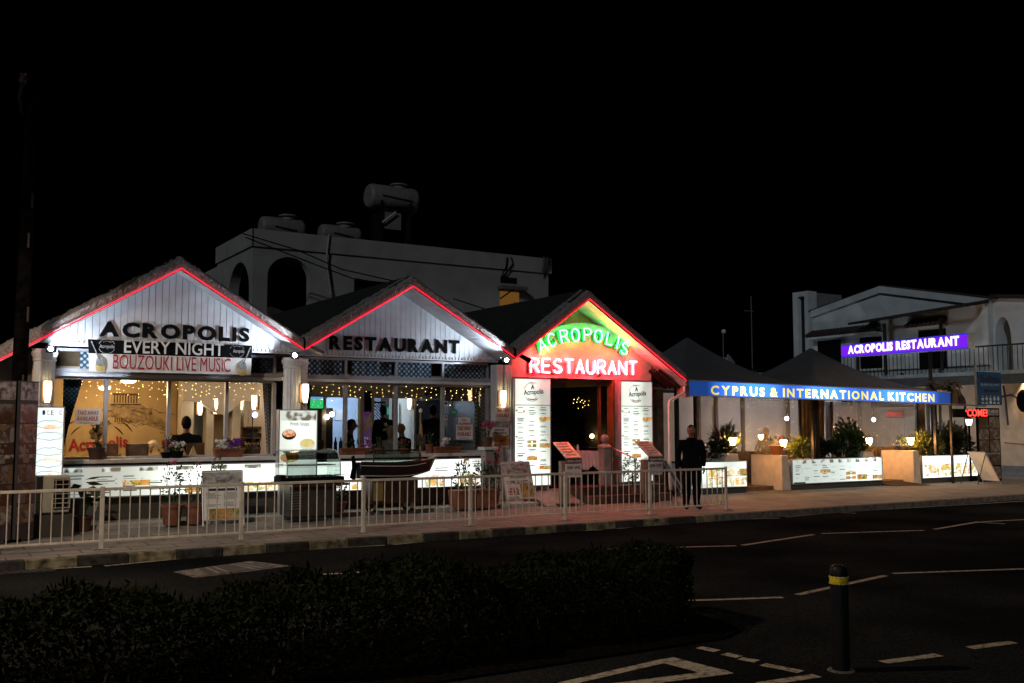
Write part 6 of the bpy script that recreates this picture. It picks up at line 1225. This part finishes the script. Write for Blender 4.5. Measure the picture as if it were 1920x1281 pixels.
# terrace plants
def bush(px, py, v, label, r, n, m_, l=.1, w=.04, up=.4, z=None, group=None):
    p = at(px, py, v); t = thing('terrace_bush', label, 'bush', (p.x, v, .76 if z is None else z)); q = MB(); leaf_cloud(q, p, r, int(n*1.9), l*1.05, w*1.35, up, .3); q.build('foliage', m_, t); q = MB()
    for k in range(5): q.tube([(p.x+random.uniform(-.05, .05), v, .74 if z is None else z), (p.x+random.uniform(-r[0], r[0])*.6, v+random.uniform(-.1, .1), p.z+r[2]*random.uniform(.0, .6))], [.02, .008], 5)
    q.build('stems', bark, t); return t
bush(1352, 838, 18.6, 'dense dark shrub beside the standing man behind the first planter', (.5, .3, .32), 420, leaf_dk); bush(1366, 820, 18.7, 'yellow green fern fronds lit by the first lantern', (.3, .25, .32), 240, leaf_lt, .2, .025, .8)
p = at(1345, 850, 18.7); t = thing('cordyline', 'red leaved spiky plant above the first planter', 'plant', (p.x, 18.7, .76)); q = MB(); redl = mat('red_leaf', (.16, .02, .02), .5, var=.4)
for k in range(26):
    a = random.uniform(0, 6.28); e = random.uniform(.4, 1.3); c0 = Vector((p.x+.1, 18.7, 1.2)); d = Vector((math.cos(a)*math.cos(e), math.sin(a)*math.cos(e)*.6, math.sin(e))); q.leaf(c0+d*.28, .5, .045, d)
q.leaf((p.x+.35, 18.65, 1.62), .62, .06, (.6, 0, .8)); q.build('leaves', redl, t); MB().tube([(p.x+.1, 18.7, .7), (p.x+.1, 18.7, 1.2)], .02, 6).build('trunk', bark, t)
potted(1456, 840, 18.5, 'orange flower pot with small red flowers on the white block', .19, .24, .5, 90, z=.88, fl=(7, .04, 1, .7, pet_red), potm=mat('orange_pot', (.5, .16, .05), .5), nm='flower_pot', cat='flower pot')
bush(1502, 838, 18.45, 'yellow green bush lit by the lantern next to the orange pot', (.42, .3, .34), 420, leaf_lt, .11, .04); bush(1545, 838, 18.7, 'low dark foliage in the middle of the long planter', (.7, .3, .26), 420, leaf_dk, .12, .05); bush(1590, 825, 18.6, 'tall leafy bush left of the lantern on the long planter', (.55, .4, .58), 800, leafm, .1, .05); bush(1612, 838, 18.5, 'sunlit looking green bush beside the lantern at the right end of the long planter', (.28, .25, .5), 320, leaf_lt, .1, .045) if False else bush(1612, 838, 18.5, 'lamp lit green bush beside the lantern at the right end of the long planter', (.28, .25, .5), 320, leaf_lt, .1, .045)
potted(1692, 836, 18.6, 'shallow dark bowl with a small bush left of the last block lantern', .2, .14, .42, 150, z=.9, potm=mat('dark_bowl', (.06, .045, .04), .6), nm='flower_pot', cat='flower pot')
bush(1730, 832, 18.5, 'yellow lit bush right of the lantern on the last block', (.4, .3, .42), 420, leaf_lt, .13, .035, .7); bush(1785, 828, 18.6, 'large dark bush behind the last lit planter', (.85, .45, .62), 1000, mat('olive_leaf', (.07, .07, .025), .6, var=.6, scale=4), .12, .05); bush(1755, 835, 18.3, 'spiky pale leaves in front of the large dark bush', (.3, .2, .3), 130, leaf_lt, .25, .025, .8)
p = at(1747, 800, 19.6); t = thing('palm_trunk', 'thick brown tree trunk under the right end of the blue sign', 'tree', (p.x, 19.6, .1)); MB().tube([(p.x, 19.6, .1), (p.x+.03, 19.6, 1.4), (p.x-.02, 19.6, 2.9)], [.2, .16, .14], 14).build('trunk', bark, t, True)
MB().box(at(1720, 800, 19.5).x, at(1733, 800, 19.5).x, 19.46, 19.58, .1, 2.5).build('post', brown_slat, tw)
# lamp post, LED sign, food poster, tourist sign
p = at(1817, 797, 17.9); t = thing('lamp_post', 'thin black lamp post with a white lit lantern below the red LED sign', 'lamp post', (p.x, 17.9, 0)); MB().tube([(p.x, 17.9, 0), (p.x, 17.9, p.z)], .03, 8).build('pole', black_paint, t); MB().lathe(p, [(.06, 0), (.09, .16)], 6).build('glass', emit('white_lantern', (1, .88, .68), 14), t); MB().lathe(p+Vector((0, 0, .16)), [(.11, 0), (.03, .07), (.01, .12)], 6).build('roof', black_paint, t)
a, b = at(1790, 767, 17.3), at(1852, 783, 17.3); t = thing('led_sign', 'black LED strip sign with glowing red letters at the right', 'sign', ((a.x+b.x)/2, 17.3, b.z)); MB().box(a.x, b.x, 17.3, 17.38, b.z, a.z).build('case', black_paint, t)
q = MB(); letter(q, '\u2018COME!', at(1811, 780.5, 17.295), at(1851, 780.5, 17.295), .2, .004, .01, (0, -1, 0)); q.build('lettering', emit('red_led', (1, .03, .02), 5), t); MB().tube([(a.x-.9, 17.4, a.z+.13), (b.x+.1, 17.4, a.z+.1)], .025, 6).build('hanging_rail', mat('rail_grey', (.2, .18, .17), .6), t)
a, b = at(1660, 770, 19.9), at(1694, 784, 19.9); t = thing('led_sign', 'blurred red LED sign glimpsed through the right clear screen', 'sign', ((a.x+b.x)/2, 19.9, b.z)); MB().box(a.x, b.x, 19.9, 19.96, b.z, a.z).build('case', mat('pale_grey_board', (.5, .5, .5), .7), t); q = MB(); letter(q, '!EMOC', (a.x+.03, 19.893, b.z+.05), (b.x-.03, 19.893, b.z+.05), a.z-b.z-.08, .004, .01, (0, -1, 0)); q.build('lettering', emit('red_led_reflection', (1, .05, .06), .9), t)  # stands in for the LED sign's reflection in the sheet, no second sign
a, b = at(1832, 765, 17.6), at(1879, 911, 17.6); t = thing('poster_stand', 'tall stand of dim food photographs at the far right', 'poster panel', ((a.x+b.x)/2, 17.6, 0)); MB().box(a.x, b.x, 17.6, 17.66, 0, a.z).build('board', black_paint, t); H_ = a.z; W_ = b.x-a.x
MB().box(a.x+.05, b.x-.05, 17.592, 17.6, H_*.9, H_*.98).build('header', mat('pale_header', (.4, .36, .38), .6), t)
for k, (z0, z1) in enumerate(((.73, .88), (.57, .72), (.4, .56), (.22, .36), (.03, .2))):
    for c in range(2): MB().box(a.x+.04+c*W_*.48, a.x+W_*(.47+.49*c), 17.592, 17.598, H_*z0, H_*z1).build('food_picture', food_dim if (k+c) % 2 else MATS['food_photo_dim2'], t)
MB().box(a.x+.05, b.x-.05, 17.59, 17.596, H_*.365, H_*.39).build('caption_strip', mat('pale_header', (.4, .36, .38), .6), t)
pl_ = at(1829, 700, 17.7); t = thing('direction_sign', 'blue bungalow direction sign with a left arrow on a grey post', 'sign', (pl_.x, 17.7, 0)); MB().tube([(pl_.x, 17.7, 0), (pl_.x, 17.7, at(1829, 683, 17.7).z)], .04, 8).build('post', mat('galvanised_steel', (.35, .35, .36), .5, .6), t, True)
a, b = at(1834, 697, 17.6), at(1879, 760, 17.6); MB().box(a.x, b.x, 17.6, 17.64, b.z, a.z).build('plate', mat('sign_blue', (.008, .06, .17), .5, var=.1), t); W_ = b.x-a.x; H_ = a.z-b.z
q = MB(); letter(q, 'Selina', (a.x+W_*.08, 17.594, b.z+H_*.7), (a.x+W_*.92, 17.594, b.z+H_*.7), H_*.22, .004, .02); q.build('lettering', ink, t); q = MB(); letter(q, 'BUNGALOWS', (a.x+W_*.1, 17.594, b.z+H_*.58), (a.x+W_*.9, 17.594, b.z+H_*.58), H_*.07, .004); q.build('small_lettering', mat('sign_grey', (.3, .4, .5), .5), t)
z = b.z+H_*.43; MB().prism([(a.x+W_*.2, z), (a.x+W_*.32, z+.07), (a.x+W_*.32, z+.035), (a.x+W_*.85, z+.035), (a.x+W_*.85, z-.035), (a.x+W_*.32, z-.035), (a.x+W_*.32, z-.07)], 17.593, 17.599).build('arrow', ink, t)
q = MB(); rnd = random.Random(3)
for r_ in range(2):
    for k in range(5): x = a.x+W_*(.1+.17*k); zz = b.z+H_*(.16-.12*r_); q.box(x, x+W_*.1, 17.594, 17.598, zz, zz+H_*rnd.uniform(.04, .09)); q.ball((x+W_*.05, 17.595, zz+H_*.1), .02, 6)
q.build('symbol_row', mat('sign_white', (.5, .6, .65), .5), t)
# ragged canopy piece and brown arch board at the end of the blue sign
p0, p1 = at(1745, 727, 17.9), at(1790, 727, 17.9); t = thing('ragged_canopy', 'weathered ragged strip of thatch over the right end of the blue sign', 'canopy', ((p0.x+p1.x)/2, 17.9, p0.z)); q = MB(); rnd = random.Random(8)
for k in range(240): f = rnd.random(); q.leaf(p0.lerp(p1, f)+Vector((0, rnd.uniform(-.2, .2), rnd.uniform(-.02, .14)+.05*math.sin(f*9))), .3, .05, (1, rnd.uniform(-.3, .3), rnd.uniform(-.35, .3)))
for k in range(40): q.leaf(p1+Vector((rnd.uniform(-.05, .16), rnd.uniform(-.15, .15), rnd.uniform(-.2, .12))), .2, .05, (1, 0, -1))
q.build('thatch', mat('grey_thatch', (.16, .14, .11), .95, var=.5, scale=12), t)
for x in (p0.x+.1, p1.x-.15): MB().tube([(x, 17.9, 2.2), (x, 17.9, p0.z+.03)], .02, 6).build('strut', dark_metal, t)
p0, p1 = at(1763, 758, 18.3), at(1812, 758, 18.3); t = thing('arched_board', 'brown arched board behind the post at the right end of the blue sign', 'board', ((p0.x+p1.x)/2, 18.3, p0.z)); MB().prism([(p0.x+(p1.x-p0.x)*(.5-.5*math.cos(R(x))), p0.z+.42*math.sin(R(x))) for x in range(0, 181, 12)], 18.3, 18.36).build('panel', mat('brown_board', (.16, .08, .06), .7), t); MB().box(p0.x, p0.x+.05, 18.3, 18.36, 0, p0.z).build('post', dark_metal, t); MB().box(p1.x-.05, p1.x, 18.3, 18.36, 0, p0.z).build('post', dark_metal, t)
# ------------------------------------------------------------------ violet sign on posts
SA, SB = Vector((28.2, 23.7, 0)), Vector((26.5, 17.7, 0)); ex = (SB-SA).normalized(); nn = Vector((ex.y, -ex.x, 0)); zt0, zb0, zt1, zb1 = 4.62, 4.17, 4.47, 3.98
def zfit(px, py, P): d = sight(px, py); f = math.hypot(P.x, P.y)/math.hypot(d.x, d.y); return d.z*f+CAM_H
zt0, zb0, zt1, zb1 = zfit(1578, 647.5, SA), zfit(1578, 671, SA), zfit(1805, 624.5, SB), zfit(1805, 654, SB)
vs_ = thing('lightbox_sign', 'violet backlit sign ACROPOLIS RESTAURANT high on two posts before the villa', 'sign', (27.3, 20.7, 4))
def sslab(o0, o1, d): 
    P = []
    for o in (o0, o1): P.append(o)
    def c(S, z, o): v = S+nn*o; return (v.x, v.y, z)
    return MB().hexa([c(SA, zb0+d, o1), c(SB, zb1+d, o1), c(SB, zb1+d, o0), c(SA, zb0+d, o0), c(SA, zt0-d, o1), c(SB, zt1-d, o1), c(SB, zt1-d, o0), c(SA, zt0-d, o0)])
sslab(-.25, 0, 0).build('case', mat('sign_case_white', (.55, .57, .55), .5), vs_); sslab(.002, .01, .015).build('border', emit('blue_border', (.05, .03, .9), .9), vs_); sslab(.012, .016, .05).build('lit_face', emit('violet_face', (.2, .012, .85), 1.0), vs_)
p = SA.lerp(SB, .065); e = SA.lerp(SB, .945); p.z = zb0+(zb1-zb0)*.065+.13; e.z = zb0+(zb1-zb0)*.945+.13; q = MB(); spaced(q, 'ACROPOLIS RESTAURANT', p+nn*.018, e+nn*.018, .28, .006, .045, nn, gap=.12); q.build('lettering', emit('white_sign_letters', (.95, .93, 1), 1.8), vs_)
for f in (.12, .71): p = SA.lerp(SB, f)-nn*.12; MB().tube([(p.x, p.y, 0), (p.x, p.y, zb0+(zb1-zb0)*f)], .06, 8).build('post', dark_metal, vs_)
# ------------------------------------------------------------------ villa across the side lane
VU = 30.0; villa_wall = mat('villa_white', (.78, .84, .88), .85, var=.1, scale=2, bump=.1); tile_m = mat('villa_tile', (.06, .04, .035), .8, var=.4, scale=12)
vl = thing('villa', 'white gabled villa with tile hoods and arches at the far right', 'house', (VU, 22, 0))
def uprism(mb, pts, u0, u1):   # polygon given in (v, w), thickness along u
    n = len(pts); vs = [(u0, y, z) for y, z in pts]+[(u1, y, z) for y, z in pts]; return mb.add(vs, [tuple(range(n)), tuple(range(2*n-1, n-1, -1))]+[(i, i+n, (i+1) % n+n, (i+1) % n) for i in range(n)])
def vw(px, py, u=VU): p = atu(px, py, u); return (p.y, p.z)
L0, AP, R0 = vw(1523, 584), vw(1653, 537), vw(1851, 560)
uprism(MB(), [(L0[0], 3.2), L0, AP, R0, (R0[0], 3.2)], VU, VU+6).build('upper_wall', villa_wall, vl)
q = MB(); uprism(q, [L0, AP, R0, (R0[0], R0[1]-.24), (AP[0], AP[1]-.24), (L0[0], L0[1]-.24)], VU-.12, VU-.002); q.build('gable_band', villa_wall, vl)
q = MB(); uprism(q, [(L0[0]+.2, L0[1]-.02), (AP[0], AP[1]-.01), (R0[0]-.2, R0[1]-.02), (R0[0]-.2, R0[1]+.05), (AP[0], AP[1]+.06), (L0[0]+.2, L0[1]+.05)], VU+.01, VU+6); q.build('roof', tile_m, vl)
def hood(pa, pb, label_):
    a, b = atu(*pa, VU), atu(*pb, VU); q = MB(); n = max(3, int(abs(a.y-b.y)/.16))
    for k in range(n): f = (k+.5)/n; c = a.lerp(b, f); q.tube([c+Vector((0, 0, .18)), c+Vector((-.4, 0, 0))], .085, 6)
    q.build('tile_hood', tile_m, vl); MB().hexa([(VU-.38, a.y, a.z-.14), (VU-.38, b.y, b.z-.14), (VU, b.y, b.z-.14), (VU, a.y, a.z-.14), (VU-.38, a.y, a.z-.06), (VU-.38, b.y, b.z-.06), (VU, b.y, b.z-.06), (VU, a.y, a.z-.06)]).build('hood_beam', villa_wall, vl)
hood((1523, 632), (1652, 619), ''); hood((1709, 614), (1777, 606), '')
for (px0, py0, px1, py1) in ((1533, 640, 1578, 692), (1612, 634, 1655, 690), (1722, 620, 1776, 690)):
    a, b = vw(px0, py0), vw(px1, py1); W = MB().box(VU-.01, VU-.004, b[0], a[0], max(3.4, b[1]), a[1]).build('window', mat('dark_glass', (.01, .011, .012), .15), vl)
a, b = atu(1635, 609, VU), atu(1855, 571, VU); MB().hexa([(VU-1.3, a.y, a.z-.08), (VU-1.3, b.y, b.z-.15), (VU, b.y, b.z+.05), (VU, a.y, a.z+.1), (VU-1.3, a.y, a.z), (VU-1.3, b.y, b.z-.05), (VU, b.y, b.z+.17), (VU, a.y, a.z+.2)]).build('awning', mat('dark_awning', (.035, .033, .03), .8), vl)
for px in (1659, 1765): p = atu(px, 640, VU-1.2); MB().tube([(VU-1.2, p.y, 3.4), (VU-1.2, p.y, 5.1)], .06, 8).build('awning_post', dark_metal, vl)
# arches to the right of the gable
a = vw(1853, 690)[0]; c1, c2 = vw(1856, 640)[0], vw(1886, 640)[0]; zs = 5.35; q = MB(); yl, yr = c1, c2
arc = [(yl+(yr-yl)*(.5-.5*math.cos(R(x))), 4.4+.72*math.sin(R(x))) for x in range(0, 181, 12)]
uprism(q, [(R0[0], 3.2), (R0[0], zs+.4), (16.2, zs+.05), (16.2, 4.4), (16.5, 5.1), (17.2, 5.1), (17.6, 4.4), (17.6, 3.2), (yr, 3.2)]+arc[::-1]+[(yl, 3.2)], VU+.3, VU+.7); q.build('arcade', villa_wall, vl)
MB().box(VU+2.2, VU+2.3, 15.5, R0[0], 3.2, 5.3).build('loggia_wall', mat('dim_loggia', (.04, .04, .04), .9), vl)
q = MB(); uprism(q, [(R0[0], zs+.42), (15.8, zs+.02), (15.8, zs+.12), (R0[0], zs+.52)], VU+.1, VU+4); q.build('lower_roof', tile_m, vl)
# balcony floor, rail and the ground floor
MB().box(VU-1.0, VU, 15, 27, 3.2, 3.32).build('balcony_slab', mat('slab_blue_grey', (.28, .33, .36), .8), vl); MB().box(VU-.96, VU-.9, 15, 27, 2.9, 3.2).build('balcony_fascia', mat('dark_fascia', (.05, .055, .06), .7), vl)
rail = MB(); rail.tube([(VU-.95, 15, 4.1), (VU-.95, 27, 4.1)], .03, 6); rail.build('balcony_rail', dark_metal, vl)
for k in range(60): y = 16+k*.16; MB().tube([(VU-.95, y, 3.32), (VU-.95, y, 4.1)], .012, 5).build('baluster', black_paint, vl)
MB().box(VU-.02, VU+6, 14, 27.5, 0, 3.2).build('ground_wall', cream_wall, vl); MB().box(VU-.06, VU-.02, 14, 27.5, .0, .35).build('plinth', mat('grey_plinth', (.2, .22, .25), .8), vl)
for px in (1694, 1724, 1762): p = atu(px, 740, VU-.02); MB().box(VU-.026, VU-.02, p.y-.008, p.y+.008, .4, 2.9).build('wall_joint', mat('joint', (.2, .15, .11), .9), vl)
a = atu(1672, 745, VU-.03); MB().box(VU-.03, VU-.02, a.y-.9, a.y+.9, 2.25, 2.5).build('dark_sign_board', mat('dark_board', (.04, .035, .03), .8), vl)
MB().tube([atu(1883, 830, VU-.05), atu(1925, 834, VU-.05)], .015, 5).build('red_cable', mat('red_cable', (.2, .03, .02), .6), vl)
for px, py, lab in ((1691, 706, 'small down light on the cream villa wall above the blue sign'), (1806, 703, 'small down light on the cream villa wall left of the direction sign'), (1921, 700, 'small down light on the cream villa wall at the right edge')):
    p = atu(px, py, VU-.15); t = thing('down_light', lab, 'wall light', p, 'down lights on the villa wall'); MB().lathe(p, [(.07, -.02), (.07, .1), (.02, .12)], 12).build('housing', black_paint, t, True); MB().lathe(p+Vector((0, 0, -.026)), [(.055, 0), (.055, .004)], 12).build('lens', emit('downlight_lens', (1, .75, .5), 18), t)
    l = bpy.data.lights.new('down_beam', 'SPOT'); o = bpy.data.objects.new('down_beam', l); scene.collection.objects.link(o); o.parent = t; l.energy = 170; l.color = (1, .68, .42); l.spot_size = R(75); l.spot_blend = .8; l.shadow_soft_size = .04; o.location = (0, 0, -.05); o.rotation_euler = (0, R(-8), 0)
p = atu(1914, 752, VU-.3); t = thing('iron_ornament', 'black wrought iron wall ornament at the right edge of the cream wall', 'wall ornament', p); MB().tube([p+Vector((0, .55, .5)), p+Vector((0, .5, .1)), p+Vector((0, .45, -.75))], .03, 6).build('upright', mat('blue_black_iron', (.03, .035, .05), .5), t); MB().ball(p+Vector((0, -.1, 0)), .3, 14, (.4, .8, 1.2)).build('dark_body', black_paint, t, True); MB().tube([p+Vector((0, .8, .12)), p+Vector((0, .3, .2)), p+Vector((0, -.05, .0))], .035, 6).build('arm', mat('blue_black_iron', (.03, .035, .05), .5), t)
# tall chimney beside the villa
tw_ = thing('chimney_tower', 'tall pale chimney stack with a dark vertical slot left of the villa', 'chimney', (31, 27, 0)); c0, c1, c2 = atu(1487, 690, 31), atu(1516, 545, 31), atu(1526, 560, 31); y0, y1 = atu(1487, 600, 31).y, atu(1516, 600, 31).y; zt_ = c1.z
for (ya, yb) in ((y0, y0-.26), (y1+.2, y1)): MB().box(31, 31.5, min(ya, yb), max(ya, yb), 0, zt_).build('side_pier', villa_wall, tw_)
MB().box(31, 31.5, y1+.2, y0-.26, zt_-.2, zt_).build('lintel', villa_wall, tw_); MB().box(31.2, 31.45, y1+.2, y0-.26, 0, zt_-.2).build('slot_back', mat('slot_dark', (.015, .015, .016), .9), tw_)
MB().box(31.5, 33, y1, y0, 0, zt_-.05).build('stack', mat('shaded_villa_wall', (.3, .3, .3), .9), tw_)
# ------------------------------------------------------------------ flat roofed block behind the restaurant
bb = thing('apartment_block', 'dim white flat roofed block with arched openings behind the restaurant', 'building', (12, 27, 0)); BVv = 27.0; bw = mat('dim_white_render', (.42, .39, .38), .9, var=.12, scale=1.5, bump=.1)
def bp(px, py, v=BVv): p = at(px, py, v); return (p.x, p.z)
C = bp(475, 431); E1 = bp(1028, 487); zt_ = C[1]; a0, a1 = bp(501, 550)[0], bp(581, 550)[0]; zsp = bp(540, 520)[1]; ztop = bp(540, 482)[1]
arc = [(a0+(a1-a0)*(.5-.5*math.cos(R(x))), zsp+(ztop-zsp)*math.sin(R(x))) for x in range(0, 181, 10)]
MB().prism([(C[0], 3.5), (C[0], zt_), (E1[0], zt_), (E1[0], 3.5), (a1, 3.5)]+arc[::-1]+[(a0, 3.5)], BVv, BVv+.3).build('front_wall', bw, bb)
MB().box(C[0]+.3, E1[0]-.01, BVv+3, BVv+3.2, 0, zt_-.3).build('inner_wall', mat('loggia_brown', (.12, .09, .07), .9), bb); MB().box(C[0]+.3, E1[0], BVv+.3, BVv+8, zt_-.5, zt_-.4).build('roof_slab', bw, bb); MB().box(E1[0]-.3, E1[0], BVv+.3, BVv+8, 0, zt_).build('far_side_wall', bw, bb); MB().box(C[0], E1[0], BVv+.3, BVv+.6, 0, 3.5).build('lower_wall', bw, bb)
cu = C[0]; sl_ = lambda px, py: (lambda p: (p.y, p.z))(atu(px, py, cu))
y0, y1 = sl_(467, 545)[0], sl_(428, 545)[0]; arc = [(y0+(y1-y0)*(.5-.5*math.cos(R(x))), 5.35+.95*math.sin(R(x))) for x in range(0, 181, 10)]
yb = sl_(408, 472)[0]
q = MB(); uprism(q, [(BVv+.3, 3.5), (BVv+.3, zt_), (yb, zt_), (yb, zt_-.55), (yb+2.6, zt_-.55), (yb+2.6, 3.5), (y1, 3.5)]+arc[::-1]+[(y0, 3.5)], cu, cu+.3); q.build('side_wall', bw, bb)
MB().box(C[0]-.04, E1[0]+.1, BVv-.06, BVv-.003, zt_-.46, zt_+.03).build('parapet_band', bw, bb); q = MB(); q.box(cu-.06, cu-.003, BVv-.06, yb, zt_-.46, zt_+.03); q.build('parapet_band', bw, bb)
a, b = bp(937, 546), bp(973, 578); MB().box(a[0], b[0], BVv-.012, BVv-.004, b[1], a[1]).build('lit_window', emit('dim_amber_window', (.55, .24, .04), .22), bb); MB().box(a[0]-.1, b[0]+.12, BVv-.35, BVv-.02, a[1]+.05, a[1]+.15).build('window_canopy', mat('canopy_brown', (.2, .15, .14), .8), bb); MB().tube([(a[0], BVv-.02, a[1]-.25), (a[0]+.35, BVv-.3, a[1]+.06)], .025, 5).build('canopy_stay', dark_metal, bb); MB().box(b[0]-.2, b[0]-.15, BVv-.02, BVv-.014, b[1], a[1]-.3).build('mullion', mat('pale_frame', (.4, .3, .2), .6), bb)
a, b = bp(938, 519), bp(969, 533); MB().box(a[0], b[0], BVv-.01, BVv-.003, b[1], a[1]).build('window', mat('dark_glass', (.01, .011, .012), .15), bb)
a, b = bp(664, 526), bp(720, 570); MB().box(a[0], b[0], BVv-.01, BVv-.003, b[1], a[1]).build('window', mat('dark_glass', (.01, .011, .012), .15), bb); MB().box(a[0]-.05, b[0]+.3, BVv-.2, BVv-.012, a[1], a[1]+.1).build('window_hood', bw, bb)
for pts, nm in (([(617, 440), (614, 468), (612, 490), (622, 560)], 'drain_pipe'), ([(951, 482), (949, 500), (940, 520)], 'cable_loop'), ([(958, 482), (962, 495), (942, 520)], 'cable_loop')): MB().tube([at(x, y, BVv-.1) for x, y in pts], .03 if 'pipe' in nm else .02, 6).build(nm, bw if 'pipe' in nm else black_paint, bb)
for pts, lab in (([(455, 438), (560, 470), (640, 505), (760, 532)], 'black overhead cable sagging before the flat roofed block, upper'), ([(460, 445), (580, 492), (660, 522), (770, 540)], 'black overhead cable sagging before the flat roofed block, lower'), ([(850, 560), (880, 570), (940, 590)], 'short black cable sloping to the dark roof by the amber window')): tag(MB().tube([at(x, y, 25.5) for x, y in pts], .018, 5).build('overhead_cable', black_paint), lab, 'cable')
p = bp(1020, 495); t = thing('roof_aerial', 'tangle of aerial rods at the right corner of the flat roofed block', 'aerial', (p[0], BVv-.1, p[1])); q = MB()
for k in range(7): q.tube([(p[0]-.2+k*.06, BVv-.15, p[1]-.4+.05*k), (p[0]-.1+.04*k, BVv-.15, p[1]+.25-.04*(k % 3))], .015, 5)
q.build('rods', dark_metal, t)
tank_m = mat('tank_grey', (.25, .225, .225), .6, var=.12)
def tank(px0, px1, pyc, rpx, v, label, stand):
    a, b = at(px0, pyc, v), at(px1, pyc, v); r = rpx/FPX*(a.x*math.sin(YAW)+v*math.cos(YAW)); t = thing('water_tank', label, 'water tank', ((a.x+b.x)/2, v, zt_), 'water tanks on the flat roof'); z = a.z; L_ = b.x-a.x
    MB().tube([(a.x, v, z), (a.x+.05, v, z), (a.x+.13, v, z), (b.x-.13, v, z), (b.x-.05, v, z), (b.x, v, z)], [r*.8, r*.94, r, r, r*.94, r*.8], 24).build('barrel', tank_m, t, True); MB().lathe((a.x+L_*.65, v, z+r*.96), [(.22, -.05), (.22, .05), (.3, .06), (.29, .1), (.1, .13)], 16).build('lid', tank_m, t, True)
    for x in (a.x+.35, b.x-.35):
        if stand: MB().box(x-.04, x+.04, v-r*.9, v+r*.9, zt_-.4, z).build('leg', dark_metal, t)
        else: MB().box(x-.06, x+.06, v-r*.8, v+r*.8, zt_-.4, z-r*.5).build('saddle', dark_metal, t)
    MB().tube([(a.x+.35, v-r*1.02, z-.02), (b.x-.3, v-r*1.02, z-.1)], .022, 5).build('strap', dark_metal, t)
    if stand:
        MB().box(a.x+.2, b.x-.1, v-r, v+r, z-r*1.1, z-r*1.02).build('cradle', dark_metal, t); c, d = at(716, 394, v-.3), at(752, 432, v-.3); MB().box(c.x, d.x, v-.3, v-.26, d.z, c.z).build('panel', tank_m, t); MB().tube([at(717, 417, v-.4), at(742, 398, v-.4)], .03, 6).build('pipe', white_paint, t)
tank(488, 568, 424, 20, 29.0, 'pale water tank at the left end of the flat roof', False); tank(600, 673, 436, 17, 29.0, 'low water tank in the middle of the flat roof', False); tank(689, 779, 367, 24, 29.0, 'water tank raised on a dark stand, highest of the three', True)
# ------------------------------------------------------------------ far things between the tents and the villa
for px, y0, y1, v, lab, s_ in ((1357, 622, 700, 34, 'thin pale pole beyond the first tent with a small lamp head', 1), (1411, 556, 700, 36, 'taller thin mast beyond the dip between the tents', 0)):
    a, b = at(px, y0, v), at(px, y1, v); t = thing('roof_mast', lab, 'mast', (b.x, v, 0)); MB().tube([(b.x, v, 0), (b.x, v, a.z)], .03, 6).build('pole', mat('dim_pole', (.2, .17, .18), .7), t)
    if s_: MB().ball((a.x, v, a.z), .12, 10).build('head', white_paint, t, True); MB().box(a.x-.3, a.x+.2, v-.05, v, at(px, 674, v).z, at(px, 671, v).z).build('cross_plate', white_paint, t)
    else: MB().box(a.x-.6, a.x, v-.05, v, at(px, 585, v).z, at(px, 583, v).z).build('cross_arm', mat('reddish_arm', (.3, .15, .13), .7), t)
hs = thing('distant_house', 'low dark house with pale upper panels beyond the tents', 'house', (28, 33, 0)); a, b = at(1352, 697, 33), at(1480, 720, 33); MB().box(a.x, b.x, 33, 37, 0, a.z).build('wall', mat('far_dark_wall', (.06, .07, .075), .9), hs)
c, d = at(1418, 694, 32.9), at(1456, 709, 32.9); MB().box(c.x, d.x, 32.9, 33, d.z, c.z).build('pale_panel', mat('far_pale', (.5, .58, .6), .8), hs); MB().box(c.x-.4, d.x+1.5, 32.8, 32.85, d.z+.3, d.z+.38).build('balcony_rail', dark_metal, hs)
p = at(1366, 686, 32); t = thing('satellite_dish', 'small pale satellite dish just right of the first tent peak', 'satellite dish', (p.x, 32, p.z)); MB().lathe((0, 0, 0), [(.02, 0), (.3, .06), (.45, .16), (.47, .2)], 18).build('dish', white_paint, t, True, local=True).rotation_euler = (R(65), 0, R(30)); MB().tube([(0, .1, 0), (0, .2, -1.2)], .04, 6).build('mount', dark_metal, t, local=True)

# guests and tables under the tents
p = at(1437, 826, 20.8); person((p.x, 20.8, .1), 'dim guest in dark clothes seated behind the first clear screen', 'sit', R(-60), 1.1)
for px, v, lab, l2 in ((1415, 20.6, 'table left of the dim guest behind the first clear screen', 'pale cloth on the terrace table beside the dim guest'), (1600, 20.9, 'table behind the second clear screen of the terrace', 'pale cloth on the terrace table behind the second clear screen')):
    FL = .1; table(px, v, lab, cloth_white, .45, lab2=l2)
